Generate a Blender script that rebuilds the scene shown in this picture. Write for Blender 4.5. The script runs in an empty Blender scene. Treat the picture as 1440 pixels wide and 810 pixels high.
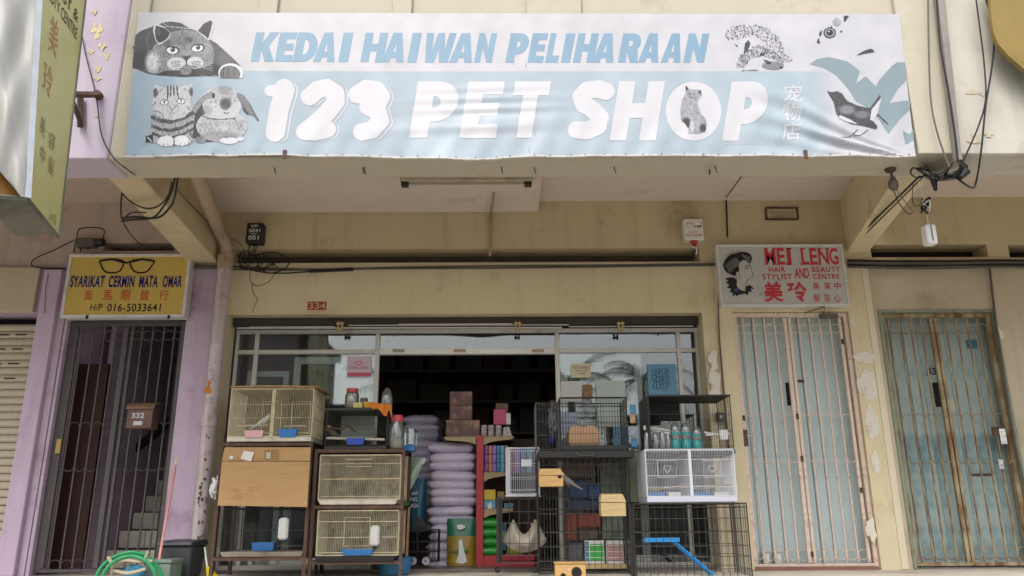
import bpy, bmesh, math, random
import numpy as np
from mathutils import Vector, Matrix

random.seed(7)
scene = bpy.context.scene
COL = scene.collection
R = math.radians

# ------------------------------------------------------------------ camera
FPX = 1112.0
PITCH, YAW, ROLL = R(16.2), R(0.57), R(0.40)
CAMZ = 1.55
cam_data = bpy.data.cameras.new('camera')
cam = bpy.data.objects.new('camera', cam_data)
COL.objects.link(cam)
cam_data.sensor_width = 36.0
cam_data.lens = 36.0 * FPX / 1440.0
cam_data.clip_start = 0.05
cam_data.clip_end = 900.0
ROT = (Matrix.Rotation(-YAW, 3, 'Z') @ Matrix.Rotation(R(90) + PITCH, 3, 'X') @ Matrix.Rotation(-ROLL, 3, 'Z'))
cam.matrix_world = Matrix.Translation((0, 0, CAMZ)) @ ROT.to_4x4()
scene.camera = cam

def P(u, v, Y):
    d = ROT @ Vector(((u - 720.0) / FPX, (405.0 - v) / FPX, -1.0))
    k = Y / d.y
    return Vector((d.x * k, Y, CAMZ + d.z * k))

# ------------------------------------------------------------------ world, sun, exposure
SUN_EL, SUN_AZ = R(52), R(200)     # azimuth clockwise from +Y
w = bpy.data.worlds.new('World')
scene.world = w
w.use_nodes = True
nt = w.node_tree
bg = nt.nodes['Background']
sky = nt.nodes.new('ShaderNodeTexSky')
sky.sky_type = 'NISHITA'
sky.sun_disc = False
sky.sun_elevation = SUN_EL
sky.sun_rotation = SUN_AZ
sky.air_density = 1.2
sky.dust_density = 4.0
hs = nt.nodes.new('ShaderNodeHueSaturation')
hs.inputs['Saturation'].default_value = 0.45
nt.links.new(sky.outputs[0], hs.inputs['Color'])
nt.links.new(hs.outputs[0], bg.inputs['Color'])
bg.inputs['Strength'].default_value = 0.15

sd = bpy.data.lights.new('sun', 'SUN')
sd.energy = 0.5
sd.angle = R(14)
sd.color = (1.0, 0.95, 0.88)
so = bpy.data.objects.new('sun', sd)
COL.objects.link(so)
sdir = Vector((math.sin(SUN_AZ) * math.cos(SUN_EL), math.cos(SUN_AZ) * math.cos(SUN_EL), math.sin(SUN_EL)))
so.rotation_euler = sdir.to_track_quat('Z', 'Y').to_euler()
so.location = (0, -8, 14)

scene.view_settings.view_transform = 'Standard'
scene.view_settings.look = 'None'
scene.view_settings.exposure = 1.1
scene.view_settings.gamma = 1.0
scene.cycles.max_bounces = 8
scene.cycles.diffuse_bounces = 5
scene.cycles.transparent_max_bounces = 24
scene.cycles.use_denoising = True

# ------------------------------------------------------------------ materials
def C(h, k=1.0):
    h = h.lstrip('#')
    out = []
    for i in (0, 2, 4):
        c = int(h[i:i+2], 16) / 255.0
        c = c / 12.92 if c <= 0.04045 else ((c + 0.055) / 1.055) ** 2.4
        out.append(c * k)
    return (*out, 1.0)

MATS = {}
def newmat(name):
    m = bpy.data.materials.new(name)
    m.use_nodes = True
    return m, m.node_tree, m.node_tree.nodes['Principled BSDF']

def mat(name, col, rough=0.6, metal=0.0, var=0.12, scale=6.0, stain=None, stain_amt=0.5, stain_scale=2.0,
        bump=0.15, bscale=40.0, coord='Object', streak=None, spec=None, alpha=None, trans=None, stretch=(1, 1, 1)):
    """procedural surface: base colour with fine mottling, an optional second stain colour broken up by noise, streaks and bump"""
    if name in MATS: return MATS[name]
    m, t, b = newmat(name)
    if isinstance(col, str): col = C(col)
    N, L = t.nodes, t.links
    tc = N.new('ShaderNodeTexCoord')
    mp = N.new('ShaderNodeMapping'); mp.inputs['Scale'].default_value = stretch
    L.new(tc.outputs[coord], mp.inputs[0])
    n1 = N.new('ShaderNodeTexNoise'); n1.inputs['Scale'].default_value = scale; n1.inputs['Detail'].default_value = 6
    n1.inputs['Roughness'].default_value = 0.6
    L.new(mp.outputs[0], n1.inputs['Vector'])
    r1 = N.new('ShaderNodeMapRange')
    r1.inputs[1].default_value = 0.3; r1.inputs[2].default_value = 0.7
    r1.inputs[3].default_value = 1 - var; r1.inputs[4].default_value = 1 + var
    L.new(n1.outputs[0], r1.inputs[0])
    mul = N.new('ShaderNodeVectorMath'); mul.operation = 'MULTIPLY'
    mul.inputs[0].default_value = col[:3]
    L.new(r1.outputs[0], mul.inputs[1])
    out = mul.outputs[0]
    if stain is not None:
        if isinstance(stain, str): stain = C(stain)
        n2 = N.new('ShaderNodeTexNoise'); n2.inputs['Scale'].default_value = stain_scale; n2.inputs['Detail'].default_value = 9
        n2.inputs['Roughness'].default_value = 0.68
        L.new(mp.outputs[0], n2.inputs['Vector'])
        r2 = N.new('ShaderNodeMapRange')
        r2.inputs[1].default_value = 0.60 - 0.2 * stain_amt; r2.inputs[2].default_value = 0.72 - 0.15 * stain_amt
        r2.inputs[3].default_value = 0; r2.inputs[4].default_value = min(1.0, 0.45 + stain_amt * 0.6)
        L.new(n2.outputs[0], r2.inputs[0])
        mx = N.new('ShaderNodeMix'); mx.data_type = 'RGBA'
        L.new(r2.outputs[0], mx.inputs['Factor']); L.new(out, mx.inputs['A']); mx.inputs['B'].default_value = stain
        out = mx.outputs['Result']
    if streak is not None:
        scol, amt = streak
        if isinstance(scol, str): scol = C(scol)
        mp2 = N.new('ShaderNodeMapping'); mp2.inputs['Scale'].default_value = (9, 9, 0.7)
        L.new(tc.outputs[coord], mp2.inputs[0])
        n3 = N.new('ShaderNodeTexNoise'); n3.inputs['Scale'].default_value = 1.0; n3.inputs['Detail'].default_value = 5
        L.new(mp2.outputs[0], n3.inputs['Vector'])
        r3 = N.new('ShaderNodeMapRange')
        r3.inputs[1].default_value = 0.5; r3.inputs[2].default_value = 0.75; r3.inputs[3].default_value = 0; r3.inputs[4].default_value = amt
        L.new(n3.outputs[0], r3.inputs[0])
        mx = N.new('ShaderNodeMix'); mx.data_type = 'RGBA'
        L.new(r3.outputs[0], mx.inputs['Factor']); L.new(out, mx.inputs['A']); mx.inputs['B'].default_value = scol
        out = mx.outputs['Result']
    L.new(out, b.inputs['Base Color'])
    b.inputs['Roughness'].default_value = rough
    b.inputs['Metallic'].default_value = metal
    if spec is not None: b.inputs['Specular IOR Level'].default_value = spec
    if alpha is not None: b.inputs['Alpha'].default_value = alpha
    if trans is not None: b.inputs['Transmission Weight'].default_value = trans
    if bump:
        n4 = N.new('ShaderNodeTexNoise'); n4.inputs['Scale'].default_value = bscale; n4.inputs['Detail'].default_value = 5
        L.new(mp.outputs[0], n4.inputs['Vector'])
        bp = N.new('ShaderNodeBump'); bp.inputs['Strength'].default_value = bump; bp.inputs['Distance'].default_value = 0.01
        L.new(n4.outputs[0], bp.inputs['Height']); L.new(bp.outputs[0], b.inputs['Normal'])
    MATS[name] = m
    return m

def glassmat(name, tint=(0.82, 0.86, 0.86), refl=0.12, rough=0.02, dirt=0.08, gl=(1, 1, 1)):
    """thin sheet glass: see-through, with a fresnel mirror and a little dust"""
    if name in MATS: return MATS[name]
    m = bpy.data.materials.new(name); m.use_nodes = True
    t = m.node_tree; N, L = t.nodes, t.links
    N.remove(N['Principled BSDF'])
    out = N['Material Output']
    tr = N.new('ShaderNodeBsdfTransparent'); tr.inputs[0].default_value = (*tint, 1)
    g = N.new('ShaderNodeBsdfGlossy'); g.inputs['Roughness'].default_value = rough; g.inputs[0].default_value = (*gl, 1)
    fr = N.new('ShaderNodeLayerWeight'); fr.inputs[0].default_value = 0.35
    ad = N.new('ShaderNodeMath'); ad.operation = 'ADD'; ad.inputs[1].default_value = refl; ad.use_clamp = True
    L.new(fr.outputs['Fresnel'], ad.inputs[0])
    mx = N.new('ShaderNodeMixShader')
    L.new(ad.outputs[0], mx.inputs[0]); L.new(tr.outputs[0], mx.inputs[1]); L.new(g.outputs[0], mx.inputs[2])
    d = N.new('ShaderNodeBsdfDiffuse'); d.inputs[0].default_value = (0.5, 0.5, 0.48, 1)
    tc = N.new('ShaderNodeTexCoord'); nz = N.new('ShaderNodeTexNoise'); nz.inputs['Scale'].default_value = 5; nz.inputs['Detail'].default_value = 8
    L.new(tc.outputs['Object'], nz.inputs['Vector'])
    rr = N.new('ShaderNodeMapRange'); rr.inputs[1].default_value = 0.35; rr.inputs[2].default_value = 0.8; rr.inputs[4].default_value = dirt * 2
    L.new(nz.outputs[0], rr.inputs[0])
    m2 = N.new('ShaderNodeMixShader')
    L.new(rr.outputs[0], m2.inputs[0]); L.new(mx.outputs[0], m2.inputs[1]); L.new(d.outputs[0], m2.inputs[2])
    L.new(m2.outputs[0], out.inputs['Surface'])
    MATS[name] = m
    return m

# ------------------------------------------------------------------ object bookkeeping
def tag(o, label=None, cat=None, group=None, kind=None):
    if label: o['label'] = label
    if cat: o['category'] = cat
    if group: o['group'] = group
    if kind: o['kind'] = kind
    return o

def thing(name, loc, label, cat, group=None):
    o = bpy.data.objects.new(name, None)
    o.empty_display_size = 0.1
    COL.objects.link(o)
    o.location = loc
    bpy.context.view_layer.update()
    return tag(o, label, cat, group)

def wloc(o):
    v = Vector((0, 0, 0))
    while o is not None:
        v = v + Vector(o.location)
        o = o.parent
    return v

def put(name, mesh, parent=None, loc=(0, 0, 0)):
    """link a mesh object; loc is a world position (things are never rotated at the Empty before their parts are in)"""
    o = bpy.data.objects.new(name, mesh)
    COL.objects.link(o)
    if parent is not None:
        o.parent = parent
        o.location = Vector(loc) - wloc(parent)
    else:
        o.location = loc
    return o

def copy_tree(o, parent=None):
    c = o.copy(); COL.objects.link(c); c.parent = parent
    for ch in list(o.children): copy_tree(ch, c)
    return c

class MB:
    """collects geometry in world space; build() links it as one mesh object whose origin sits at the centre"""
    def __init__(s): s.v = []; s.f = []; s.m = []; s.mi = 0
    def add(s, vs, fs):
        b = len(s.v)
        s.v += [tuple(p) for p in vs]
        for f in fs: s.f.append(tuple(i + b for i in f)); s.m.append(s.mi)
        return s
    def box(s, x0, x1, y0, y1, z0, z1):
        return s.add([(x0,y0,z0),(x1,y0,z0),(x1,y1,z0),(x0,y1,z0),(x0,y0,z1),(x1,y0,z1),(x1,y1,z1),(x0,y1,z1)],
                     [(0,3,2,1),(4,5,6,7),(0,1,5,4),(1,2,6,5),(2,3,7,6),(3,0,4,7)])
    def hexa(s, p): # p: 8 points, bottom ring then top ring
        return s.add(p, [(0,3,2,1),(4,5,6,7),(0,1,5,4),(1,2,6,5),(2,3,7,6),(3,0,4,7)])
    def prism(s, pts, y0, y1):
        """pts: (x,z) outline, extruded from y0 to y1"""
        n = len(pts)
        s.add([(x, y0, z) for x, z in pts] + [(x, y1, z) for x, z in pts],
              [tuple(range(n)), tuple(range(2*n-1, n-1, -1))] + [(i, i+n, (i+1) % n + n, (i+1) % n) for i in range(n)])
        return s
    def tube(s, pts, r, n=6, caps=True, close=False):
        pts = [Vector(p) for p in pts]
        m = len(pts)
        rr = r if isinstance(r, (list, tuple)) else [r] * m
        rings = []
        up = None
        for i, p in enumerate(pts):
            if close: d = pts[(i+1) % m] - pts[i-1]
            else: d = pts[min(i+1, m-1)] - pts[max(i-1, 0)]
            if d.length < 1e-9: d = Vector((0, 0, 1))
            d.normalize()
            if up is None:
                up = Vector((0, 1, 0)) if abs(d.y) < 0.9 else Vector((1, 0, 0))
            a = d.cross(up)
            if a.length < 1e-4: a = d.cross(Vector((1, 0, 0)))
            a.normalize(); b2 = a.cross(d); up = b2
            rings.append([p + (a * math.cos(2*math.pi*k/n) + b2 * math.sin(2*math.pi*k/n)) * rr[i] for k in range(n)])
        vs = [q for rg in rings for q in rg]
        fs = []
        for i in range(m if close else m-1):
            j = (i + 1) % m
            for k in range(n):
                k2 = (k + 1) % n
                fs.append((i*n+k, i*n+k2, j*n+k2, j*n+k))
        if caps and not close:
            fs.append(tuple(range(n-1, -1, -1))); fs.append(tuple((m-1)*n + k for k in range(n)))
        return s.add(vs, fs)
    def lathe(s, c, prof, n=16, axis='z'):
        """prof: (r, h) along the axis from c"""
        vs = []
        for r_, h in prof:
            for k in range(n):
                a = 2*math.pi*k/n
                if axis == 'z': vs.append((c[0]+r_*math.cos(a), c[1]+r_*math.sin(a), c[2]+h))
                elif axis == 'y': vs.append((c[0]+r_*math.cos(a), c[1]+h, c[2]-r_*math.sin(a)))
                else: vs.append((c[0]+h, c[1]+r_*math.cos(a), c[2]+r_*math.sin(a)))
        m = len(prof); fs = []
        for i in range(m-1):
            for k in range(n):
                k2 = (k+1) % n
                fs.append((i*n+k, i*n+k2, (i+1)*n+k2, (i+1)*n+k))
        fs.append(tuple(range(n-1, -1, -1))); fs.append(tuple((m-1)*n+k for k in range(n)))
        return s.add(vs, fs)
    def build(s, name, material, parent=None, smooth=False, bevel=0, label=None, kind=None, seg=1):
        v = np.array(s.v, dtype=float)
        c = (v.min(0) + v.max(0)) / 2
        me = bpy.data.meshes.new(name)
        me.from_pydata([tuple(p) for p in (v - c)], [], s.f)
        ms = material if isinstance(material, (list, tuple)) else [material]
        for q in ms: me.materials.append(q)
        if len(ms) > 1: me.polygons.foreach_set('material_index', s.m)
        if bevel:
            bm = bmesh.new(); bm.from_mesh(me)
            ed = [e for e in bm.edges if len(e.link_faces) == 2 and e.calc_face_angle(0) > 0.6]
            bmesh.ops.bevel(bm, geom=ed, offset=bevel, segments=seg, affect='EDGES', clamp_overlap=True)
            bm.to_mesh(me); bm.free()
        if smooth:
            me.polygons.foreach_set('use_smooth', [True] * len(me.polygons))
            me.set_sharp_from_angle(angle=R(40))
        me.update()
        o = put(name, me, parent, c)
        if label: o['label'] = label
        if kind: o['kind'] = kind
        return o

def rect(u0, v0, u1, v1, Y):
    """pixel rectangle on the plane at depth Y -> x0, x1, z0, z1"""
    um, vm = (u0 + u1) / 2, (v0 + v1) / 2
    return P(u0, vm, Y).x, P(u1, vm, Y).x, P(um, v1, Y).z, P(um, v0, Y).z

def pbox(mb, u0, v0, u1, v1, Y, depth):
    x0, x1, z0, z1 = rect(u0, v0, u1, v1, Y)
    return mb.box(x0, x1, Y, Y + depth, z0, z1)

def part(name, u0, v0, u1, v1, Y, depth, m, parent, bevel=0.003, **kw):
    return pbox(MB(), u0, v0, u1, v1, Y, depth).build(name, m, parent, bevel=bevel, **kw)

# ------------------------------------------------------------------ lettering (Blender's own font, turned into mesh)
def textmesh(s, bold=0.0, shear=0.0, spacing=1.0):
    cu = bpy.data.curves.new('lettering', 'FONT')
    cu.body = s; cu.offset = bold; cu.shear = shear; cu.space_character = spacing
    cu.align_x = 'LEFT'; cu.resolution_u = 5
    o = bpy.data.objects.new('lettering_tmp', cu); COL.objects.link(o)
    dg = bpy.context.evaluated_depsgraph_get()
    me = bpy.data.meshes.new_from_object(o.evaluated_get(dg))
    n = len(me.vertices)
    co = np.zeros(n * 3); me.vertices.foreach_get('co', co); co = co.reshape(-1, 3)
    fs = [tuple(p.vertices) for p in me.polygons]
    bpy.data.objects.remove(o); bpy.data.curves.remove(cu); bpy.data.meshes.remove(me)
    return co[:, 0], co[:, 1], fs

def text_into(mb, s, frame, bold=0.0, shear=0.0, spacing=1.0):
    """frame: function (a, b) in 0..1 -> world point (a to the right, b up). Returns the builder"""
    x, y, fs = textmesh(s, bold, shear, spacing)
    if len(x) == 0: return mb
    a = (x - x.min()) / max(1e-9, (x.max() - x.min())); b = (y - y.min()) / max(1e-9, (y.max() - y.min()))
    mb.add([frame(p, q) for p, q in zip(a, b)], fs)
    return mb

def flat(u0, v0, u1, v1, Y, rise=0.0):
    """frame function for text on a wall parallel plane, between two pixel corners"""
    x0, x1, z0, z1 = rect(u0, v0, u1, v1, Y)
    return lambda a, b: (x0 + (x1 - x0) * a, Y, z0 + (z1 - z0) * b + rise * (a - 0.5))

def ribbon(mb, pts, wd, Y, z_off=0):
    """flat painted stroke along (x,z) points on plane Y"""
    pts = [Vector((p[0], p[1])) for p in pts]
    n = len(pts); L = []; Rr = []
    for i in range(n):
        d = (pts[min(i+1, n-1)] - pts[max(i-1, 0)])
        if d.length < 1e-9: d = Vector((1, 0))
        d.normalize(); q = Vector((-d.y, d.x))
        ww = wd[i] if isinstance(wd, (list, tuple)) else wd
        L.append(pts[i] + q * ww / 2); Rr.append(pts[i] - q * ww / 2)
    mb.add([(p.x, Y, p.y) for p in L] + [(p.x, Y, p.y) for p in Rr], [(i, i+1, n+i+1, n+i) for i in range(n-1)])
    return mb

def ppoly(mb, pts, Y):
    """flat polygon from pixel points on plane Y"""
    w_ = [P(u, v, Y) for u, v in pts]
    mb.add(w_, [tuple(range(len(w_)))])
    return mb
# ------------------------------------------------------------------ key planes
YW = 7.5            # wall behind the covered walkway
YF = 5.05           # street face of the fascia beam
YG = 7.74           # shop glazing
WZ = P(1045, 802, YW).z          # walkway floor
ZU = P(712, 222, YF).z           # underside of the fascia beam
ZC = P(900, 283, YW).z           # walkway ceiling
XL = P(304, 400, YW).x           # party line left
XR = P(1207, 350, YW).x          # party line right

M_FASC = mat('fascia_cream_dimmed', '#b1aa98', 0.75, var=0.04, scale=3, stain='#96896c', stain_amt=0.08, stain_scale=1.6, streak=('#8a7d62', 0.10), bump=0.2, bscale=60)  # same cream darkened to offset the stronger light on the street front
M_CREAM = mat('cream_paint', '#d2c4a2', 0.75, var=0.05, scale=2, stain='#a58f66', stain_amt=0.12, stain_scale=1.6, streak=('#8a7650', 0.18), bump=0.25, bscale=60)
M_CREAM_D = mat('cream_paint_darker', '#beae8c', 0.8, var=0.06, scale=1.5, stain='#84704c', stain_amt=0.15, stain_scale=1.1, streak=('#6e5b3c', 0.2), bump=0.25, bscale=60)  # darker cream for the upper walls, left cross beam and vent panel
M_CEIL = mat('ceiling_board', '#cdc1b4', 0.85, var=0.03, scale=2, stain='#a09284', stain_amt=0.12, bump=0.1)
M_PURPLE = mat('lilac_paint', '#b9a5b9', 0.7, var=0.06, scale=2.5, stain='#8a7288', stain_amt=0.25, streak=('#6f5b6e', 0.25), bump=0.2, bscale=60)
M_PURPLE_F = mat('lilac_fascia_paint', '#b3a7b4', 0.7, var=0.05, scale=2.5, stain='#a795a8', stain_amt=0.25, streak=('#8b7c8c', 0.2), bump=0.2, bscale=60)
M_PINKISH = mat('old_pinkish_plaster', '#b3a294', 0.85, var=0.06, scale=2, stain='#8f7a6a', stain_amt=0.2, stain_scale=1.2, streak=('#75645a', 0.2), bump=0.25, bscale=60)
M_WHITEW = mat('white_wash', '#b5b1a6', 0.8, var=0.06, scale=3, stain='#9b9484', stain_amt=0.3, stain_scale=2.0, streak=('#8b8474', 0.3), bump=0.25, bscale=60)
M_GREIGE = mat('greige_plaster', '#b8ab94', 0.8, var=0.06, scale=2, stain='#8f8268', stain_amt=0.25, stain_scale=1.5, streak=('#7b6f58', 0.25), bump=0.25, bscale=60)
M_ROAD_PALE = mat('pale_bounce_road', '#8d8a84', 0.9, var=0.25, scale=30, stain='#6e6b66', stain_amt=0.3, bump=0.5, bscale=120)  # unseen road surface, lightened to bounce light up under the canopy
M_CONC = mat('walkway_cement', '#c4bcae', 0.75, var=0.15, scale=4, stain='#6e675c', stain_amt=0.4, bump=0.3)  # cement colour lightened as well to bounce more light upward
M_DARKROOM = mat('painted_room_gloom', '#3f3a37', 0.8, var=0.2, scale=3, bump=0.1)  # gloom of the rooms put into a dark base colour
M_SLOTB = mat('slot_dark_brown', '#5a4f42', 0.9, var=0.3, scale=8, bump=0.2)  # dark brown for the back of the long wall slot
M_SLOT = mat('near_black', '#1c1815', 0.9, var=0.3, scale=8, bump=0.2)  # near black; flat pieces of it stand for holes and openings
M_BLACK = mat('black_rubber', '#141414', 0.55, var=0.2, scale=20, bump=0.1)
M_GREYC = mat('grey_cable', '#5a544d', 0.6, var=0.2, scale=20, bump=0.1)
M_WHITE = mat('white_plastic', '#d8d8d4', 0.4, var=0.04, scale=8, stain='#a8a49a', stain_amt=0.2, bump=0.05)
M_RUST = mat('rusty_steel', '#4a3429', 0.75, var=0.3, scale=14, stain='#6e4a34', stain_amt=0.5, stain_scale=10, bump=0.5)

def wall(name, x0, x1, z0, z1, holes, Y0, Y1, m, parent, **kw):
    """wall slab with real rectangular openings (x0, x1, z0, z1)"""
    xs = sorted({x0, x1, *[min(max(h[i], x0), x1) for h in holes for i in (0, 1)]})
    zs = sorted({z0, z1, *[min(max(h[i], z0), z1) for h in holes for i in (2, 3)]})
    def solid(i, j):
        if i < 0 or j < 0 or i >= len(xs)-1 or j >= len(zs)-1: return False
        cx, cz = (xs[i]+xs[i+1])/2, (zs[j]+zs[j+1])/2
        return not any(h[0] < cx < h[1] and h[2] < cz < h[3] for h in holes)
    mb = MB()
    for i in range(len(xs)-1):
        for j in range(len(zs)-1):
            if not solid(i, j): continue
            a, b, c, d = xs[i], xs[i+1], zs[j], zs[j+1]
            mb.add([(a,Y0,c),(b,Y0,c),(b,Y0,d),(a,Y0,d)], [(0,1,2,3)])
            mb.add([(a,Y1,c),(b,Y1,c),(b,Y1,d),(a,Y1,d)], [(3,2,1,0)])
            if not solid(i-1, j): mb.add([(a,Y0,c),(a,Y1,c),(a,Y1,d),(a,Y0,d)], [(3,2,1,0)])
            if not solid(i+1, j): mb.add([(b,Y0,c),(b,Y1,c),(b,Y1,d),(b,Y0,d)], [(0,1,2,3)])
            if not solid(i, j-1): mb.add([(a,Y0,c),(b,Y0,c),(b,Y1,c),(a,Y1,c)], [(3,2,1,0)])
            if not solid(i, j+1): mb.add([(a,Y0,d),(b,Y0,d),(b,Y1,d),(a,Y1,d)], [(0,1,2,3)])
    return mb.build(name, m, parent, **kw)

# ------------------------------------------------------------------ ground
g = MB().box(-400, 400, -400, 4.6, -0.3, 0.0).build('road', M_ROAD_PALE); tag(g, kind='structure')
g = MB().box(-400, 400, 4.9, 400, -0.3, WZ - 0.004).build('walkway', M_CONC); tag(g, kind='structure')
g = MB().box(-400, 400, 4.6, 4.9, -0.3, WZ - 0.25).build('kerb', M_CONC); tag(g, kind='structure')

# ------------------------------------------------------------------ centre shophouse
bc = thing('shophouse', (0.3, YW, WZ), 'cream painted shophouse in the middle with the pet shop at street level', 'building', 'terraced shophouses')
HS = (P(330, 445, YW).x - 0.07, P(987, 440, YW).x, -1, P(660, 441, YW).z)      # shop opening
HG = (P(1030, 438, YW).x, P(1193, 438, YW).x, WZ - 0.01, P(1110, 438, YW).z)       # pink gate opening
sx0, sx1, sz0, sz1 = rect(330, 350, 983, 369, YW)
HSL = (sx0, sx1, sz0, sz1)
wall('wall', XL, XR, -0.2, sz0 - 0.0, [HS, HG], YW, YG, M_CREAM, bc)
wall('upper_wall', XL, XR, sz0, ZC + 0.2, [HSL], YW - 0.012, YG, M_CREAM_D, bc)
MB().box(sx0, sx1, YG, YG + 0.02, sz0 - 0.05, sz1 + 0.05).build('slot_back', M_SLOTB, bc)
# ceiling: high part and a dropped board on the left
MB().box(XL - 0.2, XR, YF + 0.3, YW + 0.2, ZC, ZC + 0.1).build('ceiling', M_CEIL, bc)
zdrop = P(540, 300, YW).z
MB().box(P(300, 300, YW).x - 0.3, P(757, 290, YW).x, YF + 0.31, YW - 0.02, zdrop, ZC - 0.002).build('dropped_ceiling_board', M_CEIL, bc, bevel=0.008)
# beam across the front and the cross beams
FXL, FXR = P(190, 100, YF).x, P(1265, 100, YF).x
SXR = P(1348, 225, YF).x
MB().box(FXL - 0.1, SXR, YF, YF + 0.33, ZU, ZU + 2.6).build('fascia_beam', M_FASC, bc, bevel=0.01)
def crossbeam(name, front, back, zl, top, m, parent):
    """front/back: pixel pairs (left edge, right edge) of the underside at YF+.33 and at the wall"""
    (a, b), (c, d) = front, back
    pts = []
    for pa, Y in ((a, YF + 0.33), (b, YF + 0.33), (d, YW), (c, YW)):
        pass
    xa, xb, xc, xd = P(*a, YF + 0.33).x, P(*b, YF + 0.33).x, P(*c, YW).x, P(*d, YW).x
    y0 = YF + 0.33
    return MB().hexa([(xa, y0, zl), (xb, y0, zl), (xd, YW, zl), (xc, YW, zl), (xa, y0, top), (xb, y0, top), (xd, YW, top), (xc, YW, top)]).build(name, m, parent, bevel=0.008)
zbl = P(290, 371, YW).z; zbr = P(1206, 355, YW).z
lb = crossbeam('cross_beam', ((147, 247), (196, 247)), ((266, 371), (308, 371)), zbl, ZC + 0.1, M_CREAM_D, bc)
rb = crossbeam('cross_beam', ((1278, 247), (1326, 247)), ((1190, 350), (1222, 359)), zbr, ZC + 0.1, M_CREAM, bc)
# pilaster between shop opening and the stair gate, and corner strip
px0, px1 = P(1003, 440, YW).x, P(1020, 440, YW).x
MB().box(px0 + 0.035, px1 + 0.06, YW - 0.035, YW + 0.002, WZ, sz0 - 0.03).build('pilaster', M_CREAM, bc, bevel=0.006)
# recessed panels of the parapet above the banner, with upright ribs standing proud
ztop = P(712, 19, YF).z
mb = MB()
for a, b in ((196, 214), (366, 392), (553, 580), (740, 817)):
    xa, xb = P(a, 10, YF).x, P(b, 10, YF).x
    MB().box(xa, xb, YF - 0.032, YF - 0.003, ztop - 0.3, ztop + 1.3).build('rib', M_FASC, bc, bevel=0.006)
xa = P(1254, 10, YF).x
MB().box(xa, SXR - 0.002, YF - 0.045, YF - 0.003, ZU + 0.003, ztop + 1.3).build('pier', M_FASC, bc, bevel=0.006)
# patches where paint fell off the piers, thin flakes of bare white plaster
def patch(cu, cv, ru, rv, Y, m, parent, seed, n=26, name='bare_plaster_patch', th=0.0025, rough=0.35):
    rnd = random.Random(seed); Y = Y - (seed % 9) * 0.0005
    ph = [rnd.random() * 6.28 for _ in range(5)]
    pts = []
    c = P(cu, cv, Y); rx = abs(P(cu + ru, cv, Y).x - c.x); rz = abs(P(cu, cv - rv, Y).z - c.z)
    for k in range(n):
        a = 2 * math.pi * k / n
        f = 1 + rough * (math.sin(3*a + ph[0]) * 0.5 + math.sin(5*a + ph[1]) * 0.35 + math.sin(9*a + ph[2]) * 0.2) + rnd.uniform(-.06, .06)
        pts.append((c.x + rx * f * math.cos(a), c.z + rz * f * math.sin(a)))
    return MB().prism(pts, Y - th, Y + 0.001).build(name, m, parent)
M_BARE = mat('bare_white_plaster', '#d6d0c2', 0.85, var=0.08, scale=12, stain='#b3ab98', stain_amt=0.4, stain_scale=8, bump=0.5)
for i, (u, v, a, b) in enumerate([(1003, 506, 6, 14), (1005, 537, 8, 20), (1006, 556, 7, 10)]):
    patch(u, v, a, b, YW - 0.036, M_BARE, bc, i)
for i, (u, v, a, b) in enumerate([(1027, 512, 3, 9), (1029, 545, 4, 8), (1031, 565, 3, 11), (1216, 503, 24, 14), (1220, 541, 22, 34), (1226, 594, 15, 38), (1231, 650, 9, 26), (1199, 452, 5, 12)]):
    patch(u, v, a*.62, b*.62, YW, M_BARE, bc, 20 + i, n=44, rough=.16)
part('door_sill', 1060, 797, 1236, 812, YW - 0.03, 0.2, mat('red_brown_sill', '#7d5a4c', 0.8, var=0.15), bc)

# ------------------------------------------------------------------ left shophouse, lilac
bl = thing('shophouse', (-5, YW, WZ), 'lilac painted shophouse on the left with a stair entrance and roller shutter', 'building', 'terraced shophouses')
XLL = -9.0
zp = P(180, 377, YW).z
HP = (P(96, 448, YW).x, P(262, 448, YW).x, -1, P(180, 448, YW).z)
HR = (-8.6, P(54.8, 455, YW).x, -1, P(27, 441, YW).z)
wall('wall', XLL, XL - 0.002, -0.2, zp, [HP, HR], YW, YG, M_PURPLE, bl)
wall('upper_wall', XLL, XL - 0.002, zp, ZC + 0.2, [rect(146, 342, 246, 353, YW)], YW - 0.004, YG, M_PINKISH, bl)
MB().box(P(140, 348, YW).x, P(250, 348, YW).x, YG, YG + 0.02, P(190, 356, YW).z, P(190, 338, YW).z).build('slot_back', M_SLOT, bl)
MB().box(XLL, XL - 0.25, YF + 0.3, YW + 0.2, ZC, ZC + 0.1).build('ceiling', M_PINKISH, bl)
MB().box(XLL, FXL - 0.104, YF, YF + 0.33, ZU, ZU + 2.6).build('fascia_beam', [M_PURPLE_F], bl, bevel=0.01)
MB().box(XLL, P(56, 400, YW).x, YW - 0.05, YW - 0.006, P(27, 441, YW).z, zp + 0.0).build('shutter_lintel', M_GREIGE, bl, bevel=0.006)
MB().box(P(54.8, 455, YW).x + 0.004, P(80, 455, YW).x, YW - 0.06, YW - 0.003, WZ, zp - 0.03).build('pilaster', M_PURPLE, bl, bevel=0.006)
# yellow glue marks on the lilac fascia
M_GLUE = mat('yellow_glue', '#c2b68a', 0.7, var=0.15, scale=20, bump=0.4)
for i, (u, v, a, b) in enumerate([(133, 18, 3, 4), (137, 42, 7, 13), (128, 74, 5, 3), (144, 66, 5, 6), (150, 80, 4, 5), (138, 98, 4, 5), (137, 112, 5, 3), (140, 138, 2, 3), (135, 165, 3, 2)]):
    for k in range(3):
        patch(u + (k - 1) * a * 0.6, v + (k % 2) * b * 0.7 - 2, a * 0.45, b * 0.55, YF, M_GLUE, bl, 60 + 3*i + k, name='glue_mark', n=14, th=0.002, rough=0.6)

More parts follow.
